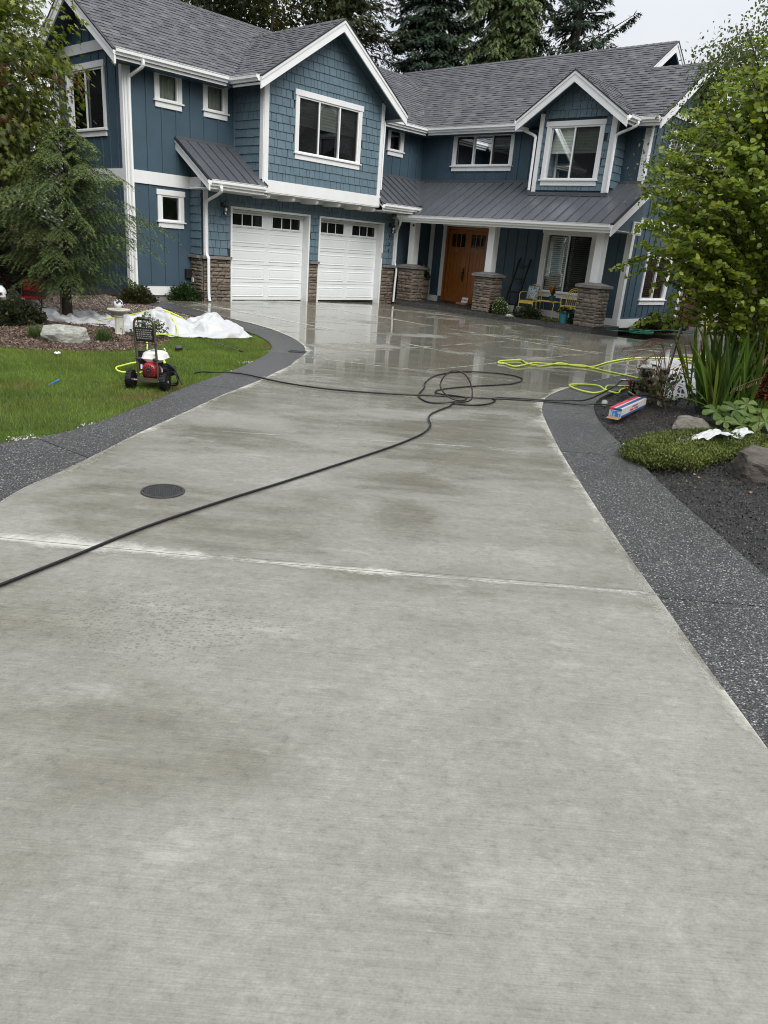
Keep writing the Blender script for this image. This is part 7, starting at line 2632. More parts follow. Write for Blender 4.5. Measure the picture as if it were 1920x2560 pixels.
# ---------------------------------------------------------------- pressure washer on the lawn (built in its own axes: x along the axle, y away from the drive camera)
def washer():
    t = thing('pressure_washer', 'pressure washer with red engine and white fuel tank standing on the lawn', 'pressure washer', (3.99, 7.06, -0.035), math.atan2(-.77, .63), local=True)
    L_ = lambda x, y, z: V3((x, y, z))
    for s, rim in ((-1, 0), (1, 0)):
        w = MB()
        c = L_(.185 * s, 0, .098)
        w.lathe([(.045, -.034), (.075, -.036), (.093, -.030), (.098, -.014), (.098, .014), (.093, .030), (.075, .036), (.045, .034)], c, 28, (1, 0, 0))
        for k in range(22):                                   # tread blocks
            a = 2 * math.pi * k / 22
            d = V3((0, math.cos(a), math.sin(a))); e = V3((0, -math.sin(a), math.cos(a)))
            for q in (-1, 1):
                w.obox(c + d * .099 + V3((.017 * q, 0, 0)), V3((.013, 0, 0)), e * .008, d * .005)
        wh = w.build('wheel', 'rubber', t)
        r_ = MB()
        r_.lathe([(.0, -.02), (.016, -.038), (.018, -.02), (.044, -.018), (.047, -.034), (.047, .034), (.044, .018), (.018, .02), (.016, .040), (0, .042)], c, 20, (1, 0, 0))
        r_.build('rim', 'steel', wh, smooth=True)
    ax = MB(); ax.tube([L_(-.2, 0, .098), L_(.2, 0, .098)], .010, 8); ax.build('axle', 'steel', t)
    # bent tube handle
    hd = MB()
    W_ = .105
    left = [L_(-W_, .02, .085), L_(-W_, -.005, .30), L_(-W_, -.03, .52), L_(-W_, -.055, .68), L_(-W_ + .012, -.06, .725), L_(-W_ + .045, -.062, .748)]
    right = [L_(-q.x, q.y, q.z) for q in reversed(left)]
    hd.tube(catmull(left + right, 5), .0125, 10)
    hd.build('handle_frame', 'bronze_tube', t, smooth=True)
    gp = MB(); gp.tube([L_(-.062, -.062, .748), L_(.062, -.062, .748)], .0165, 12); gp.build('grip', 'plastic_black', t, smooth=True)
    for s in (-1, 1):
        k = MB(); k.lathe([(0, -.03), (.016, -.028), (.020, -.01), (.020, .01), (.008, .018), (.008, .034), (0, .034)], L_(W_ * s - .012 * s, -.008, .325), 10, (s, 0, 0)); k.build('knob', 'plastic_black', t)
    pn = MB()
    pn.obox(L_(0, -.047, .585), V3((.098, 0, 0)), V3((0, .006, 0)), V3((0, -.014, .072)))
    panel = pn.build('label_panel', 'plastic_black', t, bevel=.003)
    r = random.Random(3)
    for j in range(5):                                        # worn white instruction lines and pictograms
        z = .635 - .022 * j
        x = -.082
        while x < .075:
            w = r.uniform(.008, .022)
            q = MB(); yy = -.047 + (z - .585) * -.194 - .0068
            hh = .006 if j not in (2,) else .008
            q.obox(L_(x + w / 2, yy, z), V3((w / 2, 0, 0)), V3((0, .0006, 0)), V3((0, -.001, hh)))
            q.build('pictogram', 'found', panel)
            x += w + r.uniform(.004, .009)
    rd = MB(); rd.tube([L_(-.10, -.05, .505), L_(.13, -.05, .495)], .005, 6); rd.build('lance_rest', 'plastic_black', t)
    # chassis
    ch = MB()
    ch.obox(L_(0, .0, .105), V3((.115, 0, 0)), V3((0, .010, 0)), V3((0, 0, .022)))
    ch.obox(L_(0, .20, .098), V3((.12, 0, 0)), V3((0, .19, 0)), V3((0, 0, .006)))
    ch.build('base_plate', 'bronze_tube', t, bevel=.002)
    ft = MB(); ft.tube([L_(-.08, .36, .10), L_(-.08, .37, .01), L_(.08, .37, .01), L_(.08, .36, .10)], .011, 8); ft.build('foot', 'plastic_black', t)
    # engine
    en = MB(); en.obox(L_(0, .19, .19), V3((.10, 0, 0)), V3((0, .09, 0)), V3((0, 0, .085))); en.build('engine_block', 'plastic_black', t, bevel=.012)
    rc = MB()
    rc.lathe([(0, .075), (.035, .075), (.060, .068), (.082, .048), (.092, .018), (.094, -.03), (0, -.03)], L_(.012, .075, .205), 30, (0, -1, 0))
    rec = rc.build('recoil_cover', 'red', t, smooth=True)
    gr = MB(); gr.lathe([(0, .006), (.030, .006), (.034, 0), (0, 0)], L_(.012, -.001, .205), 20, (0, -1, 0)); gr.build('starter_badge', 'plastic_black', rec)
    for k in range(16):
        a = 2 * math.pi * k / 16
        q = MB()
        d = V3((math.cos(a), 0, math.sin(a))); e = V3((-math.sin(a), 0, math.cos(a)))
        q.obox(L_(.012, .0065, .205) + d * .050, d * .010, V3((0, .008, 0)), e * .0035)
        q.build('cooling_slot', 'black', rec)
    wb = MB(); wb.obox(L_(-.078, .035, .235), V3((.010, 0, 0)), V3((0, .002, 0)), V3((0, 0, .024))); wb.build('warning_sticker', 'paper', rec)
    bd = MB(); bd.obox(L_(.012, -.0075, .207), V3((.018, 0, 0)), V3((0, .0005, 0)), V3((0, 0, .002))); bd.build('badge_line', 'steel', rec)
    tk = MB()
    P0, P1, P2 = .288, .325, .395
    def ring(w, d, z):
        c = .03
        return [L_(.035 + x, .15 + y, z) for x, y in ((-w + c, -d), (w - c, -d), (w, -d + c), (w, d - c), (w - c, d), (-w + c, d), (-w, d - c), (-w, -d + c))]
    R_ = [ring(.088, .098, P0), ring(.118, .122, P1 - .006), ring(.124, .128, P1), ring(.118, .122, P1 + .008), ring(.105, .108, P2 - .018), ring(.080, .085, P2)]
    vs_ = [p for q in R_ for p in q]
    fs_ = [tuple(range(8))[::-1], tuple(range(40, 48))] + [(i * 8 + j, i * 8 + (j + 1) % 8, (i + 1) * 8 + (j + 1) % 8, (i + 1) * 8 + j) for i in range(5) for j in range(8)]
    tk.add(vs_, fs_)
    tank = tk.build('fuel_tank', 'tank', t, bevel=.004)
    cp = MB(); cp.lathe([(.032, 0), (.034, .004), (.034, .014), (.028, .020), (0, .021)], L_(.02, .15, P2), 18); cp.build('fuel_cap', 'steel', tank)
    ln = MB(); ln.obox(L_(.08, .0305, .372), V3((.020, 0, 0)), V3((0, .002, .0)), V3((0, .001, .0022))); ln.build('tank_mark', 'black', tank)
    ac = MB(); ac.obox(L_(-.105, .19, .325), V3((.055, 0, 0)), V3((0, .085, 0)), V3((0, 0, .062))); acl = ac.build('air_cleaner', 'plastic_black', t, bevel=.014)
    a2 = MB(); a2.obox(L_(-.10, .17, .225), V3((.045, 0, 0)), V3((0, .06, 0)), V3((0, 0, .04))); a2.build('carburettor', 'iron', t, bevel=.01)
    # pump and fittings on the right
    pp = MB()
    pp.lathe([(.034, -.05), (.04, -.03), (.04, .05), (.03, .07), (0, .07)], L_(.155, .16, .215), 14, (1, 0, 0))
    pp.obox(L_(.20, .15, .20), V3((.035, 0, 0)), V3((0, .035, 0)), V3((0, 0, .05)))
    pp.build('pump', 'iron', t, bevel=.004)
    for k in range(5):
        fn = MB(); fn.obox(L_(.215, .13, .165 + .018 * k), V3((.038, 0, 0)), V3((0, .042, 0)), V3((0, 0, .004))); fn.build('cooling_fin', 'plastic_black', t)
    ft = MB(); ft.tube([L_(.10, .09, .245), L_(.13, .06, .225), L_(.14, .05, .17)], .012, 8); ft.build('fitting', 'steel', t)
    for pts in ([(.15, .10, .285), (.23, .08, .26), (.30, .05, .20), (.345, .02, .125), (.37, 0, .09)], [(.17, .10, .25), (.25, .08, .235), (.305, .06, .18), (.30, .05, .10), (.255, .05, .08), (.22, .05, .12), (.235, .06, .19), (.27, .06, .20), (.30, .05, .15), (.31, .04, .09), (.26, .06, .055), (.20, .08, .07)],
                [(.11, .12, .27), (.17, .10, .275), (.21, .09, .25)]):
        h = MB(); h.tube(catmull([L_(*p) for p in pts], 5), .008, 8); h.build('whip_hose', 'rubber', t, smooth=True)
    yc = MB(); yc.tube([L_(.135, .09, .325), L_(.165, .07, .285)], .014, 10); yc.build('hose_coupling', 'hose_yellow', t)
washer()

def engine_right():
    t = thing('pressure_washer', 'second pressure washer half hidden by plants at the corner of the right bed', 'pressure washer', (9.16, 3.76, 0.0), math.atan2(-.726, .683), local=True)
    L_ = lambda x, y, z: V3((x, y, z))
    b = MB(); b.obox(L_(-.10, -.05, .075), V3((.07, 0, 0)), V3((0, .05, 0)), V3((0, 0, .028))); b.build('base_plate', 'steel', t, bevel=.004)
    e = MB(); e.obox(L_(.04, .05, .17), V3((.12, 0, 0)), V3((0, .12, 0)), V3((0, 0, .10))); e.build('engine_block', 'plastic_black', t, bevel=.015)
    tk = MB(); tk.obox(L_(.03, .10, .37), V3((.15, 0, 0)), V3((0, .11, 0)), V3((0, 0, .05))); tk.build('fuel_tank', 'tank', t, bevel=.02)
    for x, w in ((-.095, .075), (.125, .055)):
        m = MB(); m.obox(L_(x, .0, .345), V3((w * .95, 0, 0)), V3((0, .06, 0)), V3((0, 0, .055)))
        mf = m.build('muffler_box', 'plastic_black', t, bevel=.012)
        h = MB(); h.lathe([(0, .002), (.018, .002), (.022, .006), (.026, .006), (.028, 0)], L_(x + .015, -.062, .34), 14, (0, -1, 0)); h.build('outlet', 'black', mf)
    cap = MB(); cap.lathe([(.03, 0), (.03, .02), (0, .022)], L_(.03, .1, .42), 14); cap.build('fuel_cap', 'black', t)
    c = MB(); c.obox(L_(.0, -.02, .27), V3((.05, 0, 0)), V3((0, .03, 0)), V3((0, 0, .022))); c.build('carburettor', 'steel', t, bevel=.01)
    p = MB(); p.obox(L_(-.21, .0, .185), V3((.075, 0, 0)), V3((0, .05, 0)), V3((0, 0, .055))); pm = p.build('pump', 'plastic_black', t, bevel=.01)
    M['brass'] = M.get('brass') or paint('brass', (.30, .21, .09), .35, .1, 8, metal=.8)
    for i in range(3):
        for j in range(3):
            q = MB(); q.lathe([(0, .012), (.011, .010), (.012, 0), (0, 0)], L_(-.26 + .045 * i, -.051, .15 + .035 * j), 6, (0, -1, 0)); q.build('valve_cap', 'brass', pm)
    k = MB(); k.tube([L_(-.30, -.01, .235), L_(-.335, -.01, .235)], .018, 10); k.build('red_coupling', 'red', t)
    k = MB(); k.tube([L_(-.335, -.01, .235), L_(-.41, -.01, .237)], .010, 8); k.build('hose_end', 'steel', t)
    k = MB(); k.tube([L_(-.29, -.03, .165), L_(-.39, -.03, .160)], .010, 8); k.build('inlet_coupling', 'brass', t)
    k = MB(); k.tube([L_(-.20, -.09, .05), L_(-.30, -.08, .10)], .013, 8); k.build('frame_stub', 'steel', t)
    h = MB(); h.tube([L_(.15, .14, .02), L_(.22, .12, .25), L_(.265, .1, .88)], .016, 10); hh = h.build('handle_pole', 'bronze_tube', t, smooth=True)
    h = MB(); h.tube([L_(.2565, .1035, .80), L_(.268, .10, .91)], .0175, 10); h.build('pole_end', 'steel', hh)
    for s in (-.16, .2):
        w = MB(); w.lathe([(.04, -.03), (.09, -.03), (.1, 0), (.09, .03), (.04, .03)], L_(s, .2, .10), 22, (1, 0, 0)); w.build('wheel', 'rubber', t)
engine_right()

M['carton_white'] = paint('carton_white', (0.50, 0.49, 0.48), 0.55, 0.08, 6, dirt=0.3)
# ---------------------------------------------------------------- carton on the compost
def carton():
    ang = math.atan2(3.66 - 3.45, 8.92 - 7.62)
    t = thing('carton_box', 'long white carton with red and blue print lying on the dark compost', 'carton', (7.62, 3.465, 0.0), ang, local=True)
    L_, w, h = 1.0, .070, .115
    b = MB(); b.box((0, -w, .012), (L_, w, h)); b.build('carton', 'carton_white', t, bevel=.003)
    def strip(name, mat, a, c):
        pbox(name, mat, t, a, c)
    strip('red_band', 'box_red', (.002, .022, h), (L_ - .002, w - .002, h + .0012))
    strip('blue_band', 'box_navy', (.002, -.045, h), (L_ - .002, .0, h + .0012))
    strip('navy_edge', 'box_navy', (.002, -w - .0012, .013), (L_ - .002, -w, .038))
    strip('end_red', 'box_red', (-.0012, .02, h - .022), (0, w - .002, h - .001))
    strip('end_navy', 'box_navy', (-.0012, -w + .002, h - .022), (0, .018, h - .001))
    strip('end_label', 'box_blue', (-.0014, -w + .010, .022), (0, w - .022, h - .026))
    strip('label_patch', 'paper', (-.0024, -w + .014, .062), (-.0014, -w + .044, h - .03))
    r = random.Random(11)
    for k in range(4):
        strip('label_rule', 'grey_print', (-.003, -w + .018, .067 + .007 * k), (-.0024, -w + .040, .070 + .007 * k))
    for k in range(9):                                       # small white marks running up the label
        z = .026 + .0072 * k
        strip('label_mark', 'paper', (-.0022, w - .034 - r.uniform(0, .006), z), (-.0014, w - .028, z + .0042))
        if k % 2 == 0:
            strip('label_mark', 'paper', (-.0022, w - .062 - r.uniform(0, .012), z), (-.0014, w - .05, z + .0036))
    for k in range(6):
        strip('label_mark', 'paper', (-.0022, -w + .022, .024 + .005 * k), (-.0014, -w + .029, .0275 + .005 * k))
    # blurred words on the long side: a short grey line above a longer red one
    x = .40
    for k in range(11):
        ww = r.uniform(.010, .016)
        hh = r.choice((.016, .016, .022))
        strip('side_print', 'grey_print', (x, -w - .0012, .083), (x + ww, -w, .083 + hh))
        x += ww + .006
    x = .33
    for k, ch in enumerate('CLEAR'):
        ww = .022
        strip('side_print', 'box_red', (x, -w - .0012, .046), (x + ww, -w, .046 + (.030 if k == 0 else .024)))
        x += ww + .006
    x += .02
    strip('side_print', 'box_red', (x, -w - .0012, .046), (x + .018, -w, .074))
    x += .045
    for k in range(5):
        strip('side_print', 'box_red', (x, -w - .0012, .046), (x + .02, -w, .046 + (.030 if k == 0 else .024)))
        x += .026
    f = MB(); f.add([(0, -w, .012), (0, w, .012), (-.055, w + .012, .004), (-.06, -w + .015, .002), (0, -w, .009), (0, w, .009), (-.055, w + .012, .001), (-.06, -w + .015, -.001)], [(0, 1, 2, 3), (7, 6, 5, 4), (0, 3, 7, 4), (3, 2, 6, 7), (2, 1, 5, 6)])
    f.build('flap', 'cardboard', t)
carton()

# ---------------------------------------------------------------- plastic film
def film(label, V):
    n_, m_ = V.shape[:2]
    i = (np.arange(n_ - 1)[:, None] * m_ + np.arange(m_ - 1)[None]).ravel()
    F_ = np.stack([i, i + 1, i + m_ + 1, i + m_], 1)
    o = fast_mesh('plastic_sheet', V.reshape(-1, 3), F_.ravel(), np.full(len(F_), 4), 'sheet', smooth=True)
    sd = o.modifiers.new('smooth', 'SUBSURF')
    sd.levels = sd.render_levels = 1
    return tag(o, label, 'plastic sheet')
def film_piece(label, i0, i1, j0, j1, at, rz, length, width, height):
    """another scrap of the same kind of film: a cut of the sheet, turned and laid elsewhere"""
    V = FILM[i0:i1, j0:j1].copy()
    V -= np.array([V[..., 0].mean(), V[..., 1].mean(), V[..., 2].min()])
    e = V[-1].mean(0) - V[0].mean(0)
    a = -math.atan2(e[1], e[0])
    x = V[..., 0] * math.cos(a) - V[..., 1] * math.sin(a)
    y = V[..., 0] * math.sin(a) + V[..., 1] * math.cos(a)
    x, y, z = x / np.ptp(x) * length, y / np.ptp(y) * width, V[..., 2] / np.ptp(V[..., 2]) * height
    return film(label, np.stack([x * math.cos(rz) - y * math.sin(rz), x * math.sin(rz) + y * math.cos(rz), z], 2) + np.array(at))
film('heap of crumpled white plastic film between the hemlock and the left border', FILM)
film_piece('sheet of white plastic film behind the yellow daisies on the right', 2, 60, 2, 50, (11.45, 4.35, .0), math.radians(26), 4.2, .85, .10)
film_piece('scrap of white plastic film snagged in the low heather', 40, 100, 14, 36, (7.15, 2.20, .10), math.radians(-22), 1.05, .20, .13)
film_piece('small corner of white plastic film sticking out onto the right border', 70, 90, 20, 40, (6.24, 2.50, .0), .75, .34, .10, .03)

# ---------------------------------------------------------------- hose over the film
from mathutils.bvhtree import BVHTree
sheet0 = bpy.data.objects['plastic_sheet']
bvh = BVHTree.FromPolygons([v.co.copy() for v in sheet0.data.vertices], [tuple(p.vertices) for p in sheet0.data.polygons])
y2 = [(4.05, 7.20, .30), (4.12, 7.36, .14), (4.26, 7.66, .02), (4.12, 7.68, .02), (4.03, 7.76, .03), (4.08, 7.92, .04), (4.22, 8.06, .03), (4.42, 8.22, .02), (4.70, 8.38, .02), (5.0, 8.86, .02), (5.35, 9.45, .02), (5.52, 9.78, .05), (5.66, 10.10, .05), (5.9, 10.22, .05), (6.12, 10.18, .05)]
for (x, y) in ((6.36, 10.30), (6.52, 10.60), (6.58, 10.9), (6.60, 11.15), (6.75, 11.22), (6.92, 11.10), (6.90, 10.92), (6.72, 10.86), (6.45, 11.0), (6.2, 11.5), (5.95, 12.2)):
    hit = bvh.ray_cast(V3((x, y, 3)), V3((0, 0, -1)))
    y2.append((x, y, (hit[0].z if hit[0] else 0.0) + .006))
hose('garden_hose', 'yellow green hose from the washer over the lawn and the white film', 'hose', y2, .0105, 'hose_yellow', group='yellow green hoses')

# ---------------------------------------------------------------- birdbath and the ball on it
def birdbath():
    c = V3((5.66, 10.81, -0.02))
    t = thing('bird_bath', 'small pale stone bird bath on a fluted pedestal', 'bird bath', c)
    m = MB()
    k = 32
    prof = [(.085, 0), (.088, .02), (.078, .03), (.072, .05), (.066, .16), (.064, .27), (.070, .285), (.070, .30), (.062, .305)]
    vs_, fs_ = [], []
    for r, h in prof:
        for j in range(k):
            fl = (.93 if j % 4 == 0 else 1.0) if .04 < h < .28 else 1.0
            a = 2 * math.pi * j / k
            vs_.append(c + V3((r * fl * math.cos(a), r * fl * math.sin(a), h)))
    for i in range(len(prof) - 1):
        for j in range(k):
            fs_.append((i * k + j, i * k + (j + 1) % k, (i + 1) * k + (j + 1) % k, (i + 1) * k + j))
    m.add(vs_, fs_)
    m.build('pedestal', 'bone', t)
    b = MB(); b.lathe([(.05, .30), (.075, .315), (.12, .345), (.165, .375), (.172, .392), (.166, .398), (.15, .392), (.10, .368), (0, .355)], c, 36); b.build('bowl', 'bone', t, smooth=True)
    h = MB(); h.tube(catmull([c + V3((-.01, -.095, .01)), c + V3((-.01, -.10, .10)), c + V3((-.03, -.105, .125)), c + V3((-.045, -.10, .11)), c + V3((-.04, -.098, .095))], 4), .0035, 5); h.build('scroll_hook', 'black', t)
birdbath()
def ball():
    c = V3((5.66, 10.81, .395))
    t = thing('garden_ball', 'white ceramic ball with black blotches sitting in the bird bath', 'ornament', c)
    k = 20
    prof = [(max(0.0, .066 * math.sin(math.pi * i / 14)), .066 * (1 - math.cos(math.pi * i / 14)) - .005) for i in range(15)]
    m = MB(); m.lathe(prof, c, k); m.build('ball', 'paper', t, smooth=True)
    for (az, el, s) in ((-2.3, .35, .022), (-1.7, .7, .026), (-2.9, .8, .018), (-1.2, .2, .017), (-2.0, 1.2, .02)):
        d = V3((math.cos(az) * math.cos(el), math.sin(az) * math.cos(el), math.sin(el)))
        b = MB(); b.lathe([(s, -.003), (s * .9, .001), (0, .0025)], c + V3((0, 0, .061)) + d * .0655, 9, d); b.build('blotch', 'black', t)
ball()

# ---------------------------------------------------------------- rocks
M['rock_mid'] = mat_rock('mid_rock', [(0.3, (0.09, 0.082, 0.07)), (0.5, (0.17, 0.155, 0.13)), (0.72, (0.24, 0.22, 0.19))])
def rock(label, c, size, mat, seed, rz=0.0, sub=4, rough=.20, flat=.35):
    bm = bmesh.new()
    bmesh.ops.create_icosphere(bm, subdivisions=sub, radius=1)
    r = random.Random(seed)
    planes = [V3((r.gauss(0, 1), r.gauss(0, 1), r.gauss(.2, .8))).normalized() for _ in range(13)]
    cut = [r.uniform(.55, .88) for _ in planes]
    for v in bm.verts:
        p = v.co.copy()
        for n, d in zip(planes, cut):                         # facets
            q = p.dot(n)
            if q > d:
                p -= n * (q - d) * .92
        a = (np.array([p.x * 1.3 + p.z]), np.array([p.y * 1.3 - p.z * .7]))
        p *= 1 + rough * .35 * float(fbm(a[0], a[1], 2.2, seed)[0]) + rough * .12 * float(fbm(a[0], a[1], 9.0, seed + 2)[0])
        if p.z < -flat:
            p.z = -flat
        v.co = V3((p.x * size[0], p.y * size[1], (p.z + flat * .6) * size[2]))
    me = bpy.data.meshes.new('boulder')
    bm.to_mesh(me); bm.free()
    me.materials.append(M[mat])
    for p in me.polygons:
        p.use_smooth = r.random() < .0
    o = bpy.data.objects.new('boulder', me)
    COL.objects.link(o)
    o.location = c
    o.rotation_euler = (0, 0, rz)
    return tag(o, label, 'boulder')
rock('pale grey green boulder on the mulch bed under the hemlock', (4.62, 10.42, -.02), (.44, .24, .22), 'rock_pale', 3, math.atan2(-.726, .683))
rock('large brown wet boulder at the right edge of the dark compost', (6.80, 1.58, -.06), (.48, .36, .26), 'rock_brown', 12, -.6)
rock('flat brown grey boulder behind the low heather below the carton', (8.15, 2.82, -.05), (.26, .18, .13), 'rock_mid', 8, -.7)

rock('small grey stone in the compost between the border and the carton', (8.38, 3.98, -.02), (.075, .05, .05), 'rock_pale', 9, .3, 3)

# ---------------------------------------------------------------- litter
def crumple(name, label, cat, c, s, mat, seed, h=.5):
    bm = bmesh.new()
    bmesh.ops.create_icosphere(bm, subdivisions=2, radius=1)
    r = random.Random(seed)
    for v in bm.verts:
        v.co = V3((v.co.x * s * r.uniform(.55, 1.3), v.co.y * s * r.uniform(.4, 1.1), (v.co.z + .5) * s * h * r.uniform(.4, 1.2)))
    me = bpy.data.meshes.new(name)
    bm.to_mesh(me); bm.free()
    me.materials.append(M[mat])
    o = bpy.data.objects.new(name, me); COL.objects.link(o)
    o.location = c
    return tag(o, label, cat)
crumple('paper_scrap', 'crumpled white paper scrap on the lawn in front of the mulch bed', 'litter', (4.03, 9.34, 0.0), .045, 'paper', 1)
crumple('paper_scrap', 'tiny white paper scrap on the compost beside the right border', 'litter', (6.55, 2.83, 0.0), .028, 'paper', 2)
m = MB(); m.tube([(3.11, 7.48, .01), (3.2, 7.56, .018), (3.29, 7.64, .02)], [.003, .007, .012], 7)
tag(m.build('plastic_wrapper', 'box_blue', None), 'small blue twisted wrapper lying on the lawn', 'litter')
m = MB(); m.tube([(5.36, 8.98, .022), (5.40, 9.07, .03)], [.003, .003], 5); m.lathe([(0, -.012), (.011, -.004), (.011, .006), (0, .014)], (5.41, 9.10, .033), 8)
tag(m.build('plastic_spoon', 'paper', None), 'white plastic spoon on the lawn behind the washer', 'litter')
m = MB(); m.lathe([(0, -.06), (.035, -.06), (.04, -.03), (.034, .04), (.0, .05)], (5.68, 9.16, .03), 10, (.7, -.6, .1)); m.tube([(5.72, 9.06, .02), (5.68, 8.95, .02)], .004, 5)
tag(m.build('nozzle_can', 'iron', None), 'dark grey can lying on the lawn right of the washer', 'litter')
t = thing('spray_wand', 'thin metal spray wand lying on the lawn below the white film', 'spray wand', (6.40, 9.0, 0))
m = MB(); m.tube([(6.47, 9.47, .03), (6.40, 9.0, .034), (6.35, 8.64, .03)], .007, 7); m.build('lance', 'steel', t)
m = MB(); m.tube([(6.35, 8.66, .03), (6.335, 8.57, .03)], .012, 7); m.build('tip', 'plastic_black', t)
for (x, y, lb) in ((6.19, 2.01, 'leftmost of the fallen orange leaves on the dark compost'), (6.13, 1.95, 'middle of the fallen orange leaves on the dark compost'), (6.09, 1.52, 'fallen orange leaf on the compost near the right edge')):
    m = MB()
    M['leaf_fallen'] = M.get('leaf_fallen') or paint('fallen_leaf', (.30, .15, .075), .6, .15)
    m.add([(x - .025, y, -.012), (x, y + .014, -.004), (x + .028, y + .004, -.012), (x, y - .014, -.006), (x, y, -.004)], [(0, 3, 4), (3, 2, 4), (2, 1, 4), (1, 0, 4)])
    tag(m.build('fallen_leaf', 'leaf_fallen', None), lb, 'leaf')
def residue(pts, seed):
    g = np.random.default_rng(seed)
    P = np.concatenate([np.stack([g.normal(x, s, n_), g.normal(y, s * .6, n_), np.full(n_, -.018)], 1) for x, y, s, n_ in pts])
    N = len(P)
    X, Y, Z = frames(g.normal(0, 1, (N, 3)), jitter=.4)
    s = g.uniform(.004, .014, N)
    scatter('cement_crumbs', tet, tetf, P, X, Y, Z, np.stack([s, s * 1.4, s * .7], 1), np.full((N, 3), .55) * g.normal(1, .15, (N, 1)), 'chip', kind='stuff')
residue([(2.20, 5.73, .08, 110), (6.07, 8.05, .07, 60), (7.0, 8.74, .05, 30), (2.75, 5.92, .06, 20), (5.5, 7.62, .05, 14), (1.75, 5.66, .06, 20)], 5)

# ---------------------------------------------------------------- porch things
Z0 = .07
def ladder():
    t = thing('ladder', 'narrow black decorative ladder leaning on the wall beside the porch window', 'ladder', (18.2, 12.0, Z0))
    p = lambda u, s: V3((18.14 + .31 * s, u, Z0 + 1.47 * s))
    for u0, u1 in ((12.22, 12.04), (11.82, 11.69)):
        m = MB(); m.bar(p(u0, 0), p(u1, 1.0), .035, .05, (1, 0, 0)); m.build('rail', 'black', t)
    for s in (.15, .38, .62, .86):
        a, b = 12.22 + (12.04 - 12.22) * s, 11.82 + (11.69 - 11.82) * s
        m = MB(); m.bar(p(a, s), p(b, s), .03, .05, (0, 0, 1)); m.build('rung', 'black', t)
ladder()
def chair(label, loc, rz):
    t = thing('patio_chair', label, 'chair', loc, rz, 'yellow metal porch chairs', local=True)
    r = .011
    for s in (-1, 1):
        m = MB(); m.tube(catmull([V3((.22 * s, -.22, 0)), V3((.22 * s, -.21, .40)), V3((.23 * s, -.20, .56)), V3((.235 * s, -.12, .61)), V3((.235 * s, .12, .62)), V3((.22 * s, .2, .60))], 5), r, 7); m.build('leg', 'yellow', t, smooth=True)
        m = MB(); m.tube([(.2 * s, .2, 0), (.21 * s, .2, .40), (.215 * s, .21, .62)], r, 7); m.build('leg', 'yellow', t, smooth=True)
    m = MB(); m.box((-.215, -.215, .385), (.215, .2, .405)); m.build('seat', 'yellow', t, bevel=.006)
    m = MB(); m.box((-.215, -.222, .33), (.215, -.212, .384)); m.build('apron', 'yellow', t)
    b = MB()
    for rr, zz in ((.215, 0), (.18, -.035)):
        b.tube([V3((rr * math.cos(a), .205, .60 + zz * .3 + (rr + .02) * math.sin(a))) for a in (math.pi * k / 14 for k in range(15))], r, 7)
    b.build('back_arch', 'yellow', t, smooth=True)
    for k in range(7):
        x = -.16 + .32 * k / 6
        q = MB(); q.tube([(x, .2, .40), (x, .207, .60 + math.sqrt(max(0, .2 ** 2 - x * x)))], .006, 6); q.build('back_bar', 'yellow', t)
    return t
ca = chair('yellow metal armchair with the blue cushion left of the porch table', (17.86, 11.15, Z0), math.radians(-90))
cb_ = chair('yellow metal armchair partly hidden behind the right stone pillar', (17.80, 9.85, Z0), math.radians(-78))
def cushion():
    bm = bmesh.new()
    bmesh.ops.create_grid(bm, x_segments=10, y_segments=10, size=.5)
    top = []
    V_, F_ = [], []
    for sgn in (1, -1):
        o = len(V_)
        for j in range(11):
            for i in range(11):
                x, y = -1 + .2 * i, -1 + .2 * j
                puff = (1 - abs(x) ** 3) * (1 - abs(y) ** 3)
                pin = 1 - .06 * (1 - abs(x * y))
                V_.append((x * .19 * pin, sgn * .065 * puff ** .6, y * .19 * pin))
        for j in range(10):
            for i in range(10):
                F_.append((o + j * 11 + i, o + j * 11 + i + 1, o + (j + 1) * 11 + i + 1, o + (j + 1) * 11 + i))
    bm.free()
    m = MB(); m.add(V_, F_)
    c = m.build('cushion', 'cushion', None, smooth=True)
    c.location = (17.93, 11.14, Z0 + .61); c.rotation_euler = (math.radians(-14), 0, math.radians(-90))
    tag(c, 'square blue and white floral cushion on the yellow chair', 'cushion')
cushion()
def table():
    t = thing('side_table', 'small yellow metal side table between the two porch chairs', 'table', (17.80, 10.52, Z0))
    x0, x1, y0, y1, z = 17.58, 18.02, 10.23, 10.83, Z0 + .46
    m = MB(); m.box((x0, y0, z - .018), (x1, y1, z)); m.build('tabletop', 'yellow', t, bevel=.005)
    for x in (x0 + .03, x1 - .03):
        for y, d in ((y0 + .03, 1), (y1 - .03, -1)):
            m = MB(); m.tube(catmull([V3((x, y + d * .07, z - .018)), V3((x, y, z - .06)), V3((x, y + d * .02, z - .25)), V3((x, y - d * .01, Z0))], 5), .009, 7); m.build('leg', 'yellow', t, smooth=True)
table()
def pot(label, c, r, h, mat, name='flower_pot', rim=1.12, taper=.72):
    t = thing(name, label, 'flower pot', c)
    m = MB(); m.lathe([(r * taper, 0), (r * .97, h * .86), (r * rim, h * .87), (r * rim, h), (r * .95, h), (r * .9, h * .9), (0, h * .9)], c, 24); m.build('pot', mat, t)
    return t
pot('dark green pot with red and orange foliage on the yellow side table', V3((17.78, 10.44, Z0 + .46)), .085, .14, 'green_pot')
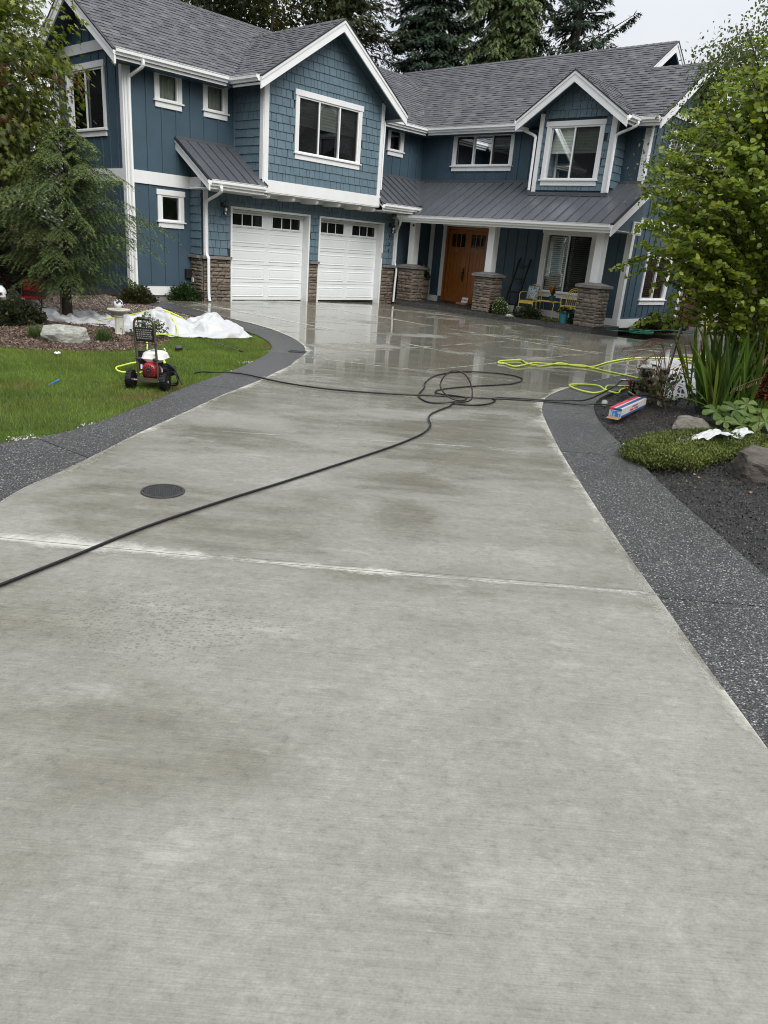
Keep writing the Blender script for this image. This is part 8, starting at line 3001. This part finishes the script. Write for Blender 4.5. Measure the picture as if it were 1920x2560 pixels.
def croton():
    c = V3((17.78, 10.44, Z0 + .58))
    t = thing('potted_plant', 'plant with tall red and orange leaves in the pot on the side table', 'plant', c)
    r = random.Random(14)
    for k in range(26):
        a = r.uniform(0, 6.28); sp = r.uniform(.03, .17)
        tip = c + V3((math.cos(a) * sp, math.sin(a) * sp, r.uniform(.1, .33)))
        col = (.05, .11, .03) if tip.z < c.z + .17 else ((.16, .012, .018) if tip.y < 10.44 else (.42, .17, .02))
        m = MB(); blade_leaf(m, c + V3((0, 0, -.02)), tip, .028, .02, V3((-math.sin(a), math.cos(a), .2)))
        leaf_obj(m, 'leaf', t, col, r.uniform(.8, 1.15))
croton()
pot('teal glazed pot standing on the porch edge beside the right pillar', V3((17.22, 9.70, Z0)), .125, .29, 'teal')
def mums():
    c = V3((17.22, 9.70, Z0 + .26))
    shrub('trailing plant with pale yellow flowers in the teal pot', c, (.17, .19), .12, [(.035, .05, .018), (.05, .065, .025), (.03, .04, .02)], 800, 31, 'potted_plant', 'plant', (.025, .05), flowers=([(.60, .50, .22), (.5, .42, .2)], 46, (.018, .034)))
    shrub('vine trailing down beside the teal pot', (17.28, 9.50, Z0), (.09, .08), .34, [(.05, .075, .02), (.035, .05, .018)], 500, 32, 'potted_plant', 'plant', (.03, .05))
mums()
def barrel():
    c = V3((17.92, 15.18, Z0))
    t = thing('barrel_planter', 'old oak half barrel planter in the shade left of the front door', 'planter', c)
    prof = [(.215, 0), (.245, .18), (.255, .34), (.25, .52), (.225, .70), (.205, .70), (.205, .66)]
    n_ = 18
    for k in range(n_):
        a0, a1 = 2 * math.pi * k / n_ + .01, 2 * math.pi * (k + 1) / n_ - .01
        m = MB()
        v, f = [], []
        for r, h in prof[:5]:
            for a in (a0, a1):
                v.append(c + V3((r * math.cos(a), r * math.sin(a), h)))
        for i in range(4):
            f.append((2 * i, 2 * i + 1, 2 * i + 3, 2 * i + 2))
        o = len(v)
        for r, h in prof[:5]:
            for a in (a0, a1):
                v.append(c + V3(((r - .03) * math.cos(a), (r - .03) * math.sin(a), h)))
        for i in range(4):
            f.append((o + 2 * i + 2, o + 2 * i + 3, o + 2 * i + 1, o + 2 * i))
            f += [(2 * i, 2 * i + 2, o + 2 * i + 2, o + 2 * i), (2 * i + 1, o + 2 * i + 1, o + 2 * i + 3, 2 * i + 3)]
        f.append((8, 9, o + 9, o + 8))
        m.add(v, f)
        m.build('stave', 'barrel', t)
    for z, r in ((.05, .228), (.22, .254), (.44, .260), (.63, .24)):
        m = MB(); m.lathe([(r - .006, -.025), (r, -.025), (r, .025), (r - .006, .025)], c + V3((0, 0, z)), 24); m.build('hoop', 'barrel_band', t)
    s = MB(); s.lathe([(.2, .6), (0, .62)], c, 16); s.build('soil', 'terra', t)
barrel()
shrub('white flowering plant growing in the oak barrel planter', (17.92, 15.18, Z0 + .62), (.26, .26), .42, [(.02, .036, .018), (.03, .05, .022), (.04, .06, .03)], 1500, 33, 'potted_plant', 'plant', (.03, .06), flowers=([(.62, .63, .58)], 150, (.016, .028)))
def parcel():
    t = thing('parcel', 'brown paper parcel with a white shipping label on the doormat', 'parcel', (18.22, 13.72, Z0 + .02), math.radians(-80), local=True)
    m = MB(); m.box((-.17, -.12, 0), (.17, .12, .06)); m.build('wrap', 'cardboard', t, bevel=.01)
    m = MB(); m.obox((0.02, .10, .13), V3((.10, 0, 0)), V3((0, .012, 0)), V3((0, .03, .075))); bx = m.build('white_box', 'paper', t, bevel=.004)
    for k in range(3):
        q = MB(); q.lathe([(.022, 0), (.022, .002), (.014, .002), (.014, 0)], (-.04 + .055 * k, .086, .13), 12, (0, -1, .35)); q.build('ring_mark', 'grey_print', bx)
parcel()
m = MB(); m.box((17.95, 13.25, Z0 + .002), (18.42, 14.75, Z0 + .016))
tag(m.build('doormat', 'barrel_band', None), 'dark brown doormat in front of the wooden double door', 'doormat')
rock('flat slate piece leaning on the porch edge between the flowers', (17.05, 11.18, Z0 - .02), (.10, .20, .06), 'rock_pale', 19, .1, 3)
t = thing('porch_camera', 'small round black camera high on the left porch post', 'camera', (17.19, 15.0, 2.18))
m = MB(); m.lathe([(0, .035), (.02, .03), (.034, .012), (.034, 0), (0, 0)], (17.198, 15.03, 2.20), 14, (-1, -.2, 0)); m.build('dome', 'black', t, smooth=True)

# ---------------------------------------------------------------- fences and clutter at the sides
def fence(label, p, q, h, name='board_fence', rail=True):
    t = thing(name, label, 'fence', (*p, 0))
    a, b = V3((*p, 0)), V3((*q, 0))
    d = (b - a); n_ = int(d.length / .145); e = d.normalized(); s = V3((-e.y, e.x, 0))
    rr = random.Random(2)
    ang = math.atan2(e.y, e.x)
    for k in range(n_):
        c = a + e * (.0725 + .145 * k)
        hh = h + rr.uniform(-.01, .01)
        link('board', unit_box('fence'), t, c + V3((0, 0, hh / 2)) + s * rr.uniform(-.003, .003), (0, 0, ang), (.139, .02, hh))
    for z in (.25, h - .2):
        c = (a + b) / 2 - s * -.035
        link('rail', unit_box('fence'), t, c + V3((0, 0, z)), (0, 0, ang), (d.length, .04, .09))
    if rail:
        link('cap_rail', unit_box('cedar'), t, (a + b) / 2 + V3((0, 0, h + .03)), (0, 0, ang), (d.length, .13, .035))
    k = 0.0
    while k <= d.length + .01:
        link('post', unit_box('fence'), t, a + e * k + s * .08 + V3((0, 0, (h + .1) / 2)), (0, 0, ang), (.1, .1, h + .1))
        k += 2.4
fence('dark red board fence with a cedar cap rail behind the hemlock', (2.6, 17.3), (6.75, 15.9), 1.62)
fence('dark red board fence running off from the right end of the house', (22.4, 8.7), (25.6, 5.2), 1.9, rail=False)

def jug_table():
    t = thing('garden_table', 'low slatted wooden table behind the lavender bush at the left edge', 'table', (4.62, 12.75, 0))
    for k in range(5):
        m = MB(); m.box((4.3, 12.52 + .10 * k, .335), (4.95, 12.61 + .10 * k, .36)); m.build('slat', 'barrel', t)
    for x in (4.34, 4.91):
        for y in (12.55, 12.95):
            m = MB(); m.box((x - .02, y - .02, -.03), (x + .02, y + .02, .334)); m.build('leg', 'barrel', t)
jug_table()
def jug():
    c = V3((4.64, 12.62, .361))
    t = thing('plastic_jug', 'white plastic jug with a dark printed label on the low table', 'jug', c)
    m = MB(); m.lathe([(.062, 0), (.07, .015), (.07, .10), (.05, .145), (.025, .17), (.025, .19), (0, .19)], c, 18); b = m.build('bottle', 'paper', t, smooth=True)
    m = MB(); m.lathe([(.028, .185), (.028, .215), (0, .215)], c, 12); m.build('cap', 'black', t)
    for k in range(3):
        m = MB(); m.obox(c + V3((-.035 - .012 * 0 + .022 * k - .01, -.068 + .004 * k, .062)), V3((.007, -.003, 0)), V3((0, .004, 0)), V3((0, 0, .022))); m.build('label_mark', 'black', b)
jug()
def red_chair():
    t = thing('folding_chair', 'dark framed folding garden chair with red slats behind the hemlock', 'chair', (5.2, 13.05, 0))
    a = V3((5.02, 12.95, 0)); rv = V3((.683, -.726, 0)); fv = V3((.73, .68, 0))
    for s in (0, .34):
        m = MB(); m.tube([a + rv * s, a + rv * (s - .03) + fv * .25 + V3((0, 0, .62))], .011, 7); m.build('leg', 'black', t)
        m = MB(); m.tube([a + rv * (s + .0) + fv * .32, a + rv * s - fv * .02 + V3((0, 0, .34))], .010, 7); m.build('leg', 'black', t)
    for z, k in ((.34, 0), (.29, 1), (.24, 2)):
        pass
    for k in range(3):
        m = MB(); m.obox(a + rv * .155 + fv * (.22 + .01 * k) + V3((0, 0, .46 + .065 * k)), rv * .17, fv * .006, V3((0, 0, .024))); m.build('back_slat', 'red', t)
    for k in range(3):
        m = MB(); m.obox(a + rv * .17 + fv * (.02 + .085 * k) + V3((0, 0, .335)), rv * .17, fv * .032, V3((0, 0, .008))); m.build('seat_slat', 'red', t)
    m = MB(); m.tube([a + fv * .03 + V3((0, 0, .12)), a + rv * .34 + fv * .03 + V3((0, 0, .12))], .008, 6); m.build('stretcher', 'black', t)
red_chair()

def sawhorse():
    t = thing('folding_trestle', 'yellow folding trestle with white items on top beyond the birch trunks', 'trestle', (20.4, 6.4, 0))
    rv = V3((.683, -.726, 0)); fv = V3((.73, .68, 0)); c = V3((20.0, 6.75, -.05))
    m = MB(); m.obox(c + V3((0, 0, .62)), rv * .42, fv * .04, V3((0, 0, .06))); m.build('beam', 'yellow', t)
    for s in (-.36, .36):
        for q in (-1, 1):
            m = MB(); m.bar(c + rv * s + V3((0, 0, .6)), c + rv * (s * 1.12) + fv * .28 * q, .05, .03); m.build('leg', 'yellow', t)
    m = MB(); m.obox(c + rv * .05 + V3((0, 0, .71)), rv * .2, fv * .12, V3((0, 0, .03))); m.build('tray', 'paper', t, bevel=.01)
    m = MB(); m.obox(c + rv * -.05 + V3((0, 0, .80)), rv * .14, fv * .1, V3((0, 0, .02))); m.build('lid', 'plastic_black', t, bevel=.008)
sawhorse()
